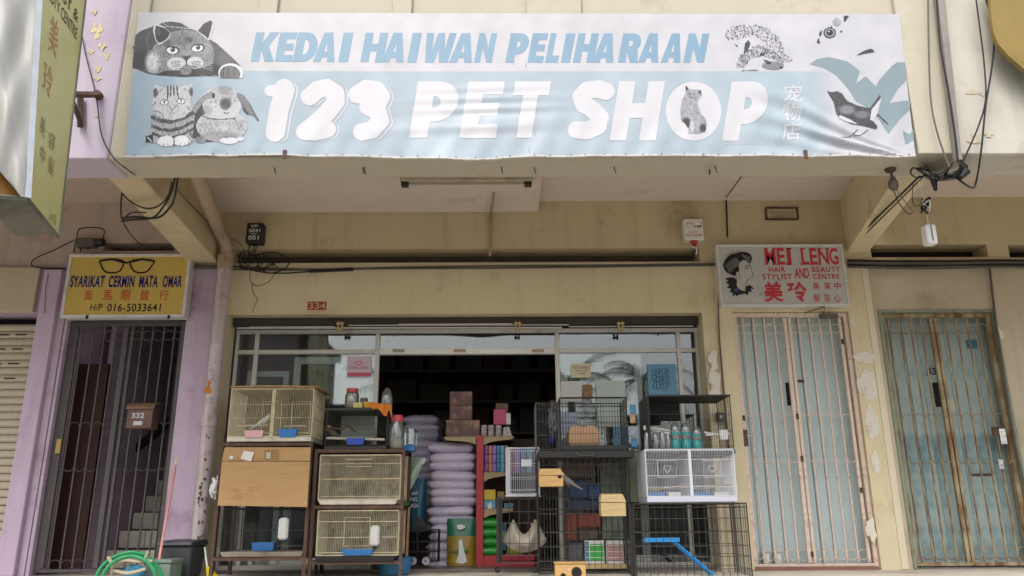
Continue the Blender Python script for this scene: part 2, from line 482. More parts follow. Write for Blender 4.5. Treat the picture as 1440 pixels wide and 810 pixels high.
# ------------------------------------------------------------------ right shophouse
br = thing('shophouse', (6, YW, WZ), 'greyish unpainted shophouse on the right behind the rusty blue gate', 'building', 'terraced shophouses')
XRR = 9.5
HB = (P(1237, 438, YW).x, P(1396, 438, YW).x, WZ - 0.01, P(1316, 438, YW).z)
zs_ = P(1300, 368, YW).z
XP = P(1237, 500, YW).x
wall('wall', XR + 0.002, XRR, -0.2, zs_, [HB], YW + 0.003, YG, M_GREIGE, br)
MB().box(XR + 0.002, XP - 0.002, YW - 0.004, YW + 0.0025, WZ, zs_ - 0.002).build('painted_pier', mat('pale_cream_pier_paint', '#d4c9ae', 0.8, var=0.05, scale=3, stain='#d2cbb8', stain_amt=0.4, stain_scale=2.5, bump=0.25, bscale=60), br)
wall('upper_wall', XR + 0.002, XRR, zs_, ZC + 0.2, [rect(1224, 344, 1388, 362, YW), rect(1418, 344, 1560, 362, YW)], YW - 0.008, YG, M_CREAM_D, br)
MB().box(XR + 0.1, XRR, YG, YG + 0.02, P(1300, 365, YW).z, P(1300, 340, YW).z).build('slot_back', M_SLOT, br)
MB().box(XR + 0.1, XRR, YF + 0.3, YW + 0.2, ZC + 0.03, ZC + 0.13).build('ceiling', M_CEIL, br)
MB().box(SXR + 0.002, XRR, YF - 0.03, YF + 0.33, ZU + 0.002, ZU + 2.6).build('fascia_beam', M_WHITEW, br, bevel=0.01)
for i, (u, v, a, b) in enumerate([(1225, 745, 7, 16), (1406, 470, 4, 9)]):
    patch(u, v, a, b, YW - 0.0045 if u < 1300 else YW + 0.003, M_BARE, br, 95 + i)
# mouldy spots on the white fascia at the right
M_MOULD = mat('mould', '#8d9288', 0.9, var=0.2, scale=20, bump=0.1)
for i, (u, v, a, b) in enumerate([(1366, 130, 7, 3), (1382, 132, 6, 2), (1372, 196, 9, 7), (1390, 190, 6, 3)]):
    patch(u, v, a, b, YF - 0.03, mat('flaked_paint', '#b3a894', 0.9, var=0.2, scale=30), br, 120 + i, name='flaked_patch', rough=0.6)

# ------------------------------------------------------------------ stair hall behind the left gate
M_HALL = mat('hall_lilac', '#d3bacf', 0.8, var=0.1)
M_TILE = mat('stair_tile', '#ece2cf', 0.45, var=0.08, scale=5, stain='#7d7566', stain_amt=0.3, bump=0.05)
M_GROUT = mat('grout', '#4e4a44', 0.9)
hx0, hx1 = HP[0] - 0.05, P(262, 448, YW).x + 0.12
MB().box(hx0 - 0.1, hx0 - 0.004, YG + 0.003, 13, WZ, ZC).build('hall_wall', M_HALL, bl)
MB().box(hx1 + 0.004, hx1 + 0.1, YG + 0.003, 13, WZ, ZC + 2).build('hall_wall', M_HALL, bl)
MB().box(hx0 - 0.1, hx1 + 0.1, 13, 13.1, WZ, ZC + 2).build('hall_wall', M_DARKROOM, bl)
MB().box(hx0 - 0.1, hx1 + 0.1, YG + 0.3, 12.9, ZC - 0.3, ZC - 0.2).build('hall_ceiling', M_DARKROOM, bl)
stw = thing('staircase', ((hx0+hx1)/2, 9.5, WZ), 'tiled staircase climbing inside the stair hall behind the dark grey gate', 'staircase')
sxa = P(150, 757, 8.5).x
for i in range(13):
    y0 = 8.5 + 0.27 * i; z0 = WZ + 0.185 * i
    st = MB().box(sxa, hx1, y0, y0 + 0.275, max(WZ, z0 - 0.35), z0 + 0.178).build('step', M_GROUT, stw)
    for k in range(4):
        a = sxa + (hx1 - sxa) * k / 4; b = sxa + (hx1 - sxa) * (k + 1) / 4
        MB().box(a + 0.004, b - 0.004, y0 - 0.008, y0 + 0.003, z0 + 0.006, z0 + 0.176).build('tile', M_TILE, st)
MB().tube([P(160, 656, 9.0), P(242, 590, 9.0)], .05, 6).build('dark_diagonal_band', M_SLOT, bl)  # thick dark band crossing the stair hall on a diagonal
dv = MB().box(P(140, 700, 8.3).x - 0.06, P(140, 700, 8.3).x, 8.2, 12.5, WZ, ZC - 0.3).build('hall_partition', M_HALL, bl)
MB().box(P(96, 600, 7.86).x, P(141, 600, 7.86).x, 7.86, 7.9, WZ, P(130, 512, 7.86).z).build('brown_door', mat('dark_brown_door', '#3c1f1c', 0.6, var=0.15), bl)
MB().tube([(hx1 - 0.08, 8.4, WZ + 0.95), (hx1 - 0.08, 11.2, WZ + 0.95 + 2.8*0.68)], 0.03, 8).build('handrail', M_BLACK, bl)

# ------------------------------------------------------------------ the shop room
bsh = thing('stock_shelf', (-0.6, 10.6, WZ), 'dim grey stock shelf deep inside the dark shop behind the brown boxes', 'shelf')
M_CART = mat('gloom_brown_cartons', '#4f473b', .8, var=.3, scale=2.0); M_CART2 = mat('gloom_blue_cartons', '#39424a', .8, var=.3, scale=2.0); M_CART3 = mat('gloom_red_cartons', '#4a2c28', .8, var=.3, scale=2.0)  # carton colours darkened to carry the gloom deep in the shop
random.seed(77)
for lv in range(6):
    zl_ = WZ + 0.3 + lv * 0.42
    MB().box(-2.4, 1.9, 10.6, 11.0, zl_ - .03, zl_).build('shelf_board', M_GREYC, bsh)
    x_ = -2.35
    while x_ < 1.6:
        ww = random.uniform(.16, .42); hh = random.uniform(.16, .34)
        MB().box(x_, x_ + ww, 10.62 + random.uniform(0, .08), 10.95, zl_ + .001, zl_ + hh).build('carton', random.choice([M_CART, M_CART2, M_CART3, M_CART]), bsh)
        x_ += ww + random.uniform(.01, .12)
ROOM = [(HS[0] - 0.5, HS[1] + 0.2)]
rx0, rx1 = ROOM[0]
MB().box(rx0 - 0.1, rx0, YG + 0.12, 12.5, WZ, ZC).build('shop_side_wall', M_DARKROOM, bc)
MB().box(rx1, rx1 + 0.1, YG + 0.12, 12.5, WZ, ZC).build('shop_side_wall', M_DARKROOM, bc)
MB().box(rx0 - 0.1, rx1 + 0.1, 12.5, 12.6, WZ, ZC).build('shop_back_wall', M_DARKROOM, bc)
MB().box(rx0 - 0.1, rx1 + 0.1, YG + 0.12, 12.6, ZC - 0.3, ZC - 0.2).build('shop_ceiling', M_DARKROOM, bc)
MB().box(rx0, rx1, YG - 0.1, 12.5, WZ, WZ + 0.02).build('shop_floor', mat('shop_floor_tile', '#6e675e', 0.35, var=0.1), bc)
# backs of the other rooms
MB().box(XLL, HR[1] + 0.1, YG + 0.01, YG + 0.05, WZ, ZC).build('room_back', M_SLOT, bl)

# ------------------------------------------------------------------ across the street (seen only in the shop glass)
M_OPP = mat('opposite_plaster', '#8f8a80', 0.8, var=0.1, scale=0.5, streak=('#5d5a52', 0.4))
ob = thing('shophouse', (-16, -19, 0), 'dull plaster building across the street, reflected in the left shop window', 'building')
MB().box(-33, -9.0, -26, -19, 0, 9.5).build('wall', M_OPP, ob)
MB().box(-33.3, -8.7, -26, -18.6, 9.5, 9.9).build('roof_slab', M_OPP, ob)
for i in range(8):
    for j in range(2):
        MB().box(-32.2 + i*2.9, -30.6 + i*2.9, -19.05, -18.98, 1.4 + j*3.6, 3.4 + j*3.6).build('window', M_SLOT, ob)
M_FROND = mat('palm_leaf', '#3f4f26', 0.5, var=0.3, scale=3)
M_BARK = mat('palm_bark', '#6b5f50', 0.9, var=0.2, scale=8, bump=0.8)
def palm(x, y, h, seed, label):
    rnd = random.Random(seed)
    t = thing('palm_tree', (x, y, 0), label, 'palm', 'palms across the street')
    n = 10
    pts = [(x + 0.25 * math.sin(k / n * 2), y, h * k / n) for k in range(n + 1)]
    MB().tube(pts, [0.22 - 0.10 * k / n for k in range(n + 1)], 8).build('trunk', M_BARK, t, smooth=True)
    top = Vector(pts[-1])
    for i in range(18):
        az = i * 2.4 + rnd.uniform(-.2, .2); el = rnd.uniform(-0.1, 1.25)
        ln = rnd.uniform(1.9, 2.5)
        mb = MB(); q = top.copy(); d = Vector((math.cos(az)*math.cos(el), math.sin(az)*math.cos(el), math.sin(el)))
        rib = [q.copy()]
        for s in range(12):
            d.z -= 0.13; d.normalize(); q = q + d * ln / 12; rib.append(q.copy())
        mb.tube(rib, [0.025 - 0.0018*k for k in range(13)], 4)
        for s in range(1, 13):
            c0 = rib[s]; dd = (rib[s] - rib[s-1]).normalized()
            side = dd.cross(Vector((0, 0, 1))); side.normalize()
            for sg in (-1, 1):
                for hh in (0, 0.5):
                    b0 = c0 - dd * ln / 12 * hh
                    L_ = 0.55 * math.sin(min(1, (s + 1) / 8) * 1.57) * (1.15 - s / 16)
                    tip = b0 + side * sg * L_ + dd * L_ * 0.5 - Vector((0, 0, L_ * rnd.uniform(.35, .8)))
                    mb.add([b0 - dd*0.022, b0 + dd*0.022, tip], [(0, 1, 2)])
        mb.build('frond', M_FROND, t)
MB().box(-8.9, 34, -30, -22, 0, 4.3).build('low_wing', M_OPP, ob)
palm(-3.6, -11.0, 5.4, 3, 'tall palm across the street, mirrored in the left shop window')
palm(1.9, -10.0, 5.6, 8, 'tall palm across the street, mirrored in the right shop window')
palm(4.6, -12.5, 6.3, 12, 'taller palm further right across the street behind the photographer')
# ------------------------------------------------------------------ printed pictures: a grid of small faces coloured one by one
class Paint:
    def __init__(s, W, H, cell):
        s.W, s.H, s.cell = W, H, cell
        s.nx, s.ny = int(W / cell), int(H / cell)
        s.X, s.Y = np.meshgrid((np.arange(s.nx) + .5) * cell, (np.arange(s.ny) + .5) * cell)
        s.val = np.zeros((s.ny, s.nx)); s.al = np.zeros((s.ny, s.nx), bool)
        s.rng = np.random.default_rng(5)
    def inpoly(s, pts):
        m = np.zeros_like(s.al); n = len(pts)
        for i in range(n):
            (x1, y1), (x2, y2) = pts[i], pts[(i+1) % n]
            if y1 == y2: continue
            c = ((y1 > s.Y) != (y2 > s.Y)) & (s.X < (x2 - x1) * (s.Y - y1) / (y2 - y1) + x1)
            m ^= c
        return m
    def inell(s, cx, cy, rx, ry, rot=0):
        a = math.radians(rot); dx, dy = s.X - cx, s.Y - cy
        p, q = dx*math.cos(a) + dy*math.sin(a), -dx*math.sin(a) + dy*math.cos(a)
        return (p/rx)**2 + (q/ry)**2 < 1
    def fill(s, m, v, noise=0.0, opaque=True, mix=1.0):
        nz = s.rng.uniform(-1, 1, s.val.shape) * noise
        s.val[m] = s.val[m] * (1 - mix) + (v + nz[m]) * mix
        if opaque: s.al |= m
    def poly(s, pts, v, noise=0.0, **k): s.fill(s.inpoly(pts), v, noise, **k)
    def ell(s, cx, cy, rx, ry, v, noise=0.0, rot=0, **k): s.fill(s.inell(cx, cy, rx, ry, rot), v, noise, **k)
    def soft(s, cx, cy, rx, ry, v, amt=1.0, rot=0):
        a = math.radians(rot); dx, dy = s.X - cx, s.Y - cy
        p, q = dx*math.cos(a) + dy*math.sin(a), -dx*math.sin(a) + dy*math.cos(a)
        f = np.clip(1.3 - ((p/rx)**2 + (q/ry)**2), 0, 1) * amt * s.al
        s.val = s.val * (1 - f) + v * f
    def line(s, pts, wd, v, **k):
        m = np.zeros_like(s.al)
        for (x1, y1), (x2, y2) in zip(pts, pts[1:]):
            dx, dy = x2-x1, y2-y1; L2 = max(1e-6, dx*dx + dy*dy)
            t = np.clip(((s.X-x1)*dx + (s.Y-y1)*dy) / L2, 0, 1)
            m |= np.hypot(s.X - x1 - t*dx, s.Y - y1 - t*dy) < wd / 2
        s.fill(m, v, 0, **k)
    def hairs(s, m, n, ln, v, ang=90, spread=50, wd=6):
        ys, xs = np.nonzero(m)
        if len(xs) == 0: return
        keep = s.al.copy()
        for k in s.rng.integers(0, len(xs), n):
            x, y = xs[k]*s.cell, ys[k]*s.cell
            a = math.radians(ang + s.rng.uniform(-spread, spread)); L_ = ln * s.rng.uniform(.5, 1.2)
            s.line([(x, y), (x + math.cos(a)*L_, y + math.sin(a)*L_)], wd, v + s.rng.uniform(-.1, .1), opaque=False, mix=.38)
        s.al = keep
    def build(s, name, frame, material, parent):
        """frame(a, b) with a to the right and b down, 0..1"""
        ids = -np.ones((s.ny+1, s.nx+1), int); vs = []; fs = []; cols = []
        for j, i in zip(*np.nonzero(s.al)):
            q = []
            for jj, ii in ((j, i), (j, i+1), (j+1, i+1), (j+1, i)):
                if ids[jj, ii] < 0:
                    ids[jj, ii] = len(vs); vs.append(frame(ii*s.cell/s.W, jj*s.cell/s.H))
                q.append(ids[jj, ii])
            fs.append(tuple(q[::-1])); cols.append(s.val[j, i])
        v = np.array([tuple(p) for p in vs]); c = (v.min(0)+v.max(0))/2
        me = bpy.data.meshes.new(name); me.from_pydata([tuple(p) for p in v - c], [], fs)
        at = me.color_attributes.new('print', 'FLOAT_COLOR', 'CORNER')
        arr = np.repeat(np.clip(np.array(cols), 0.02, 0.97) ** 1.35, 4)
        lin = np.where(arr < 0.04, arr/12.92, ((arr+0.055)/1.055)**2.4)
        at.data.foreach_set('color', np.stack([lin*0.68, lin*0.68, lin*0.73, np.ones_like(lin)], 1).ravel())
        me.materials.append(material)
        return put(name, me, parent, c)

m, t_, b_ = newmat('printed_picture')
ca = t_.nodes.new('ShaderNodeVertexColor'); ca.layer_name = 'print'
t_.links.new(ca.outputs[0], b_.inputs['Base Color']); b_.inputs['Roughness'].default_value = 0.5
M_PRINT = m

# ------------------------------------------------------------------ the big banner
BY = 5.0
B_TL, B_TR = P(195, 17.5, BY), P(1265, 20, BY)
B_BL, B_BR = P(176, 219, BY), P(1287, 217.5, BY)
def banner_dx(a, b):
    """how far the vinyl stands out towards the street; a right, b down"""
    d = 0.004 * math.sin(a * 9 + 1) * math.sin(b * 3.14)
    # tension creases from the loose lower right corner
    px, py = a - 1.0, b - 1.03
    ang = math.atan2(-py * 0.2, -px); r = math.hypot(px, py * 0.2)
    if r < 0.23:
        fade = math.sin(min(1, r / 0.23) * math.pi) ** 0.7
        w_ = max(0.0, 1 - abs(ang - 0.26) / 0.34)
        d += 0.014 * fade * w_ * math.sin(ang * 38 + 4 * math.sin(r * 13) + 1.5 * math.sin(r * 31)) + 0.012 * fade * w_ * math.sin(ang * 27 + r * 6)
    # sag at the bottom, under the letters
    d += 0.03 * math.exp(-((a - 0.405) / 0.035) ** 2) * max(0, (b - 0.72) / 0.28) ** 2
    d += 0.010 * math.exp(-((a - 0.45) / 0.10) ** 2) * math.exp(-((b - 0.80 - 0.25 * (0.45 - a)) / 0.035) ** 2)
    d += 0.0035 * math.sin(b * 85 + a * 14) * math.exp(-((a - 0.46) / 0.07) ** 2) * math.exp(-((b - 0.68) / 0.13) ** 2)
    for c0, s0 in ((0.20, 0.018), (0.155, 0.012), (0.52, 0.02), (0.66, 0.02), (0.1, 0.01)):
        d += 0.010 * math.exp(-((a - c0 - (1 - b) * 0.12) / s0) ** 2) * max(0, (b - 0.78) / 0.22) ** 1.2 
    d += 0.0016 * math.sin(a * 170 + 3 * math.sin(b * 7)) * (0.3 + b)
    return d
def BF(a, b, off=0.0):
    t = B_TL.lerp(B_TR, a); q = B_BL.lerp(B_BR, a)
    p = t.lerp(q, b)
    sag = 0.0
    if b > 0.8:
        k = (b - 0.8) / 0.2
        sag = k * k * (0.022 * math.exp(-((a - 0.415) / 0.05) ** 2) - 0.010 * math.sin(a * 11) * (1 if a < .6 else .3) + 0.003 * math.sin(a * 60))
    return Vector((p.x, BY - banner_dx(a, b) - off, p.z - sag))
bn = thing('banner_sign', (0.1, BY, ZU + 0.5), 'wide faded vinyl banner of the pet shop with animal pictures above the walkway', 'banner')
m, t, b = newmat('banner_vinyl')
N, L = t.nodes, t.links
uv = N.new('ShaderNodeUVMap'); uv.uv_map = 'UVMap'
sep = N.new('ShaderNodeSeparateXYZ'); L.new(uv.outputs[0], sep.inputs[0])
nz = N.new('ShaderNodeTexNoise'); nz.inputs['Scale'].default_value = 5; nz.inputs['Detail'].default_value = 8
mpx = N.new('ShaderNodeMapping'); mpx.inputs['Scale'].default_value = (5, 1, 1)
L.new(uv.outputs[0], mpx.inputs[0]); L.new(mpx.outputs[0], nz.inputs['Vector'])
cr = N.new('ShaderNodeValToRGB'); L.new(sep.outputs[0], cr.inputs[0])
cr.color_ramp.elements[0].color = C('#8c9dab'); cr.color_ramp.elements[1].color = C('#9ca6af')
e = cr.color_ramp.elements.new(0.16); e.color = C('#92a1ad')
e = cr.color_ramp.elements.new(0.5); e.color = C('#98a4ae')
e = cr.color_ramp.elements.new(0.85); e.color = C('#99a7b0')
lt = N.new('ShaderNodeMath'); lt.operation = 'LESS_THAN'; L.new(sep.outputs[1], lt.inputs[0]); lt.inputs[1].default_value = 0.578
# the blue band dissolves into white towards the right
de = N.new('ShaderNodeMapRange'); de.inputs[1].default_value = 0.872; de.inputs[2].default_value = 0.905; de.inputs[3].default_value = 1; de.inputs[4].default_value = 0.12
L.new(sep.outputs[0], de.inputs[0])
mu = N.new('ShaderNodeMath'); mu.operation = 'MULTIPLY'; L.new(lt.outputs[0], mu.inputs[0]); L.new(de.outputs[0], mu.inputs[1])
mx = N.new('ShaderNodeMix'); mx.data_type = 'RGBA'
mx.inputs['A'].default_value = C('#b3b2b7'); L.new(cr.outputs[0], mx.inputs['B']); L.new(mu.outputs[0], mx.inputs['Factor'])
dr = N.new('ShaderNodeMapRange'); dr.inputs[1].default_value = 0.25; dr.inputs[2].default_value = 0.8; dr.inputs[3].default_value = 1.06; dr.inputs[4].default_value = 0.86
L.new(nz.outputs[0], dr.inputs[0])
vm = N.new('ShaderNodeVectorMath'); vm.operation = 'MULTIPLY'; L.new(mx.outputs['Result'], vm.inputs[0]); L.new(dr.outputs[0], vm.inputs[1])
# grime running down near the seam at mid width
wv = N.new('ShaderNodeMapping'); wv.inputs['Scale'].default_value = (260, 9, 1); L.new(uv.outputs[0], wv.inputs[0])
n5 = N.new('ShaderNodeTexNoise'); n5.inputs['Scale'].default_value = 1; n5.inputs['Detail'].default_value = 5; L.new(wv.outputs[0], n5.inputs['Vector'])
g1 = N.new('ShaderNodeMapRange'); g1.inputs[1].default_value = 0.62; g1.inputs[2].default_value = 0.74; L.new(n5.outputs[0], g1.inputs[0])
ab = N.new('ShaderNodeMath'); ab.operation = 'SUBTRACT'; L.new(sep.outputs[0], ab.inputs[0]); ab.inputs[1].default_value = 0.505
a2 = N.new('ShaderNodeMath'); a2.operation = 'ABSOLUTE'; L.new(ab.outputs[0], a2.inputs[0])
a3 = N.new('ShaderNodeMapRange'); a3.inputs[1].default_value = 0.0; a3.inputs[2].default_value = 0.022; a3.inputs[3].default_value = 0.8; a3.inputs[4].default_value = 0.0; L.new(a2.outputs[0], a3.inputs[0])
a4 = N.new('ShaderNodeMath'); a4.operation = 'MULTIPLY'; L.new(g1.outputs[0], a4.inputs[0]); L.new(a3.outputs[0], a4.inputs[1])
m3 = N.new('ShaderNodeMix'); m3.data_type = 'RGBA'; L.new(a4.outputs[0], m3.inputs['Factor']); L.new(vm.outputs[0], m3.inputs['A']); m3.inputs['B'].default_value = C('#5a564f')
L.new(m3.outputs['Result'], b.inputs['Base Color']); b.inputs['Roughness'].default_value = 0.42
b.inputs['Specular IOR Level'].default_value = 0.4
bpn = N.new('ShaderNodeBump'); bpn.inputs['Strength'].default_value = 0.08; n6 = N.new('ShaderNodeTexNoise'); n6.inputs['Scale'].default_value = 30
L.new(mpx.outputs[0], n6.inputs['Vector']); L.new(n6.outputs[0], bpn.inputs['Height']); L.new(bpn.outputs[0], b.inputs['Normal'])
M_BANNER = m
nx, ny = 420, 90
vs = [tuple(BF(i/nx, j/ny)) for j in range(ny+1) for i in range(nx+1)]
fs = [(j*(nx+1)+i, (j+1)*(nx+1)+i, (j+1)*(nx+1)+i+1, j*(nx+1)+i+1) for j in range(ny) for i in range(nx)]
cc = np.array(vs).mean(0)
me = bpy.data.meshes.new('vinyl'); me.from_pydata([tuple(np.array(p)-cc) for p in vs], [], fs)
ul = me.uv_layers.new(name='UVMap')
li = np.zeros(len(me.loops), int); me.loops.foreach_get('vertex_index', li)
ul.data.foreach_set('uv', np.stack([(li % (nx+1))/nx, 1 - (li // (nx+1))/ny], 1).ravel())
me.materials.append(M_BANNER); me.polygons.foreach_set('use_smooth', [True]*len(me.polygons))
put('vinyl', me, bn, cc)
# wooden frame behind and the folded bottom hem
M_HEM = mat('banner_hem', '#bdb9b4', 0.6, var=0.15, scale=20, stain='#6b6257', stain_amt=0.4, stain_scale=9)
mb = MB(); mb.tube([BF(i/80, 1.0) + Vector((0, 0.004, -0.006)) for i in range(81)], 0.010, 6); mb.build('hem', M_HEM, bn, smooth=True)
for k in range(42):
    p = BF((k + .5)/42 + random.uniform(-.004, .004), 0.995)
    MB().lathe((p.x, p.y - 0.009, p.z - 0.004), [(0.004, 0), (0.004, 0.006)], 6, 'y').build('staple', M_RUST, bn)
x0_, z0_, x1_, z1_ = B_BL.x + 0.02, B_BL.z + 0.02, B_BR.x - 0.02, B_TL.z - 0.02
MB().box(x0_, x1_, YF - 0.018, YF - 0.003, z0_, z0_ + 0.04).build('batten', M_RUST, bn)
MB().box(x0_ + .05, x1_ - .05, YF - 0.018, YF - 0.003, z1_ - 0.04, z1_).build('batten', M_RUST, bn)
# small rusty brackets peeping out below the banner
for u in (401, 1132):
    p = P(u, 218, BY)
    MB().box(p.x - 0.012, p.x + 0.012, BY - 0.02, BY - 0.008, p.z - 0.035, p.z + 0.03).build('bracket', M_RUST, bn)

def inv_banner(u, v):
    """pixel -> banner coordinates (flat)"""
    p = P(u, v, BY)
    b = (B_TL.z - p.z) / (B_TL.z - B_BL.z)
    xl = B_TL.x + (B_BL.x - B_TL.x) * b; xr = B_TR.x + (B_BR.x - B_TR.x) * b
    return (p.x - xl) / (xr - xl), b
def on_banner(name, vs, fs, m, off, cuts=0.05):
    """vs in pixel coordinates; subdivided, then draped over the vinyl"""
    bm = bmesh.new()
    bv = [bm.verts.new((x, y, 0)) for x, y in vs]
    for f in fs:
        try: bm.faces.new([bv[i] for i in f])
        except ValueError: pass
    bmesh.ops.triangulate(bm, faces=bm.faces)
    for _ in range(6):
        ed = [e for e in bm.edges if e.calc_length() > 5]
        if not ed: break
        bmesh.ops.subdivide_edges(bm, edges=ed, cuts=1, use_grid_fill=False)
        bmesh.ops.triangulate(bm, faces=[f for f in bm.faces if len(f.verts) > 3])
    bmesh.ops.recalc_face_normals(bm, faces=bm.faces)
    mb = MB()
    bm.verts.index_update()
    mb.add([BF(*inv_banner(q.co.x, q.co.y), off) for q in bm.verts], [[v.index for v in f.verts] for f in bm.faces])
    bm.free()
    return mb.build(name, m, bn)
def banner_text(name, s, u0, v0, u1, v1, m, off, bold, shear, spacing=1.0, skew=0.0):
    x, y, fs = textmesh(s, bold, shear, spacing)
    a = (x - x.min())/(x.max()-x.min()); b = (y - y.min())/(y.max()-y.min())
    return on_banner(name, [(u0 + (u1-u0)*p, v1 + (v0-v1)*q) for p, q in zip(a, b)], fs, m, off)
M_BLUEINK = mat('faded_blue_ink', '#6b8aa0', 0.45, var=0.05, scale=4, bump=0)
M_BLUEINK2 = mat('pale_blue_ink', '#93a9ba', 0.45, var=0.05, scale=4, bump=0)
M_WHITEINK = mat('white_ink', '#b9b8bd', 0.45, var=0.03, scale=4, bump=0)
M_LEAFINK = mat('grey_green_ink', '#75858b', 0.45, var=0.04, scale=4, bump=0)
from mathutils.geometry import tessellate_polygon
def arc(cx, cy, rx, ry, a0, a1, n=8): return [(cx + rx*math.cos(R(a0 + (a1-a0)*k/n)), cy + ry*math.sin(R(a0 + (a1-a0)*k/n))) for k in range(n+1)]
GLY = {   # blocky printed capitals, outline first, then holes, unit box with y up
 'K': [[(0,0),(0,1),(.36,1),(.36,.64),(.62,1),(1,1),(.66,.53),(1,0),(.60,0),(.38,.37),(.36,.35),(.36,0)]],
 'E': [[(0,0),(0,1),(1,1),(1,.77),(.46,.77),(.46,.62),(.94,.62),(.94,.39),(.46,.39),(.46,.23),(1,.23),(1,0)]],
 'D': [[(0,0),(0,1)] + arc(.46,.5,.54,.5,90,-90,14), [(.38,.25),(.38,.75)] + arc(.44,.5,.18,.25,90,-90,8)],
 'A': [[(0,0),(.30,1),(.70,1),(1,0),(.66,0),(.61,.16),(.39,.16),(.34,0)], [(.43,.36),(.50,.66),(.57,.36)]],
 'I': [[(0,0),(0,1),(1,1),(1,0)]],
 'H': [[(0,0),(0,1),(.36,1),(.36,.63),(.64,.63),(.64,1),(1,1),(1,0),(.64,0),(.64,.38),(.36,.38),(.36,0)]],
 'W': [[(0,1),(.12,0),(.42,0),(.5,.48),(.58,0),(.88,0),(1,1),(.76,1),(.71,.42),(.61,1),(.39,1),(.29,.42),(.24,1)]],
 'N': [[(0,0),(0,1),(.32,1),(.66,.50),(.66,1),(1,1),(1,0),(.68,0),(.34,.50),(.34,0)]],
 'L': [[(0,0),(0,1),(.46,1),(.46,.24),(1,.24),(1,0)]],
 'T': [[(.28,0),(.28,.75),(0,.75),(0,1),(1,1),(1,.75),(.70,.75),(.70,0)]],
 'P': [[(0,0),(0,1)] + arc(.50,.64,.50,.36,90,-90,14) + [(.42,.28),(.42,0)], [(.42,.53),(.42,.73)] + arc(.48,.63,.12,.10,90,-90,6)],
 'R': [[(0,0),(0,1)] + arc(.50,.67,.48,.33,90,-40,10) + [(1,0),(.60,0),(.40,.34),(.38,.34),(.38,0)], [(.38,.56),(.38,.76)] + arc(.46,.66,.13,.10,90,-90,6)]}
def block(ch, u0, u1, v0, v1, m, off, skew):
    loops = GLY[ch]
    pts = [p for lp in loops for p in lp]
    tri = tessellate_polygon([[Vector((x, y, 0)) for x, y in lp] for lp in loops])
    h = v1 - v0; sk = skew * h
    vs = [(u0 + x*(u1-u0-sk) + y*sk, v1 - y*h) for x, y in pts]
    return on_banner('lettering', vs, tri, m, off)
for word in ((('K',353,391),('E',387,416),('D',412,448),('A',440,476),('I',476,495)),
             (('H',507,544),('A',537,573),('I',573,591),('W',593,640),('A',632,669),('N',667,697)),
             (('P',711,744),('E',742,769),('L',767,790),('I',789,807),('H',806,840),('A',833,868),('R',869,902),('A',897,931),('A',929,962),('N',961,995))):
    for ch, u0, u1 in word: block(ch, u0 - .5, u1 + 2.3, 45, 86.5, M_BLUEINK, 0.0012, 0.19)
for ch, u0, u1 in (('P',575,649),('E',646,710),('T',712,775),('H',857,935),('P',1015,1084)):
    block(ch, u0, u1, 113, 193 + 4*(u0 > 800), M_WHITEINK, 0.0020, 0.16)
# bubble digits with an offset outline
DG = {'1': [(137,432),(200,420),(205,430),(178,520),(160,630)], '2': [(322,458),(360,425),(405,415),(445,440),(447,480),(410,530),(350,585),(300,625),(350,625),(405,612)],
      '3': [(548,448),(590,418),(640,425),(662,455),(645,490),(600,505),(645,525),(658,570),(620,615),(570,625),(515,610)]}
DG['S'] = [(1728,430),(1690,418),(1640,425),(1612,455),(1625,492),(1672,522),(1700,555),(1690,596),(1640,618),(1590,614),(1555,596)]
for ch, pts in DG.items():
    OX = 60 if ch != 'S' else 1440
    c = Paint(720, 340, 2.1)
    def shp(dx, dy, wd):
        m_ = np.zeros_like(c.al)
        W_ = [wd - 18] + [wd + 20] * 9 if ch == '1' else [wd + 12] * 9
        q_ = [(x - OX + dx, y - 365 + dy) for x, y in pts]
        for (x1, y1), (x2, y2), wk in zip(q_, q_[1:], W_):
            ddx, ddy = x2-x1, y2-y1; L2 = ddx*ddx + ddy*ddy; t_ = np.clip(((c.X-x1)*ddx + (c.Y-y1)*ddy)/L2, 0, 1)
            m_ |= np.hypot(c.X - x1 - t_*ddx, c.Y - y1 - t_*ddy) < wk/2
        return m_
    main = shp(0, 0, 72); outl = shp(17, 5, 72) & ~shp(11, 3, 72)
    c.fill((main | outl) if ch != 'S' else main, .88)
    o = c.build('lettering', lambda a, b: BF(*inv_banner(340 + (OX + 720*a)/3.376, (365 + 340*b)/3.376), 0.0020), M_WHITEINK, bn)
    o['kind'] = 'stuff'
oval = [(975 + 39 * math.cos(k/40*6.283), 155.5 + 42 * math.sin(k/40*6.283)) for k in range(40)]
on_banner('lettering', oval, [tuple(range(40))], M_WHITEINK, 0.0016)
for k, ch in enumerate('宠物店'):
    banner_text('lettering', ch, 1101 - k*0.8, 117 + k*27, 1128 - k*1.2, 142 + k*27, M_WHITEINK, 0.0016, 0.012, 0)
banner_text('lettering', 'Registration No: 002412513-D', 1016, 198, 1112, 203, M_WHITEINK, 0.0016, 0.0, 0)
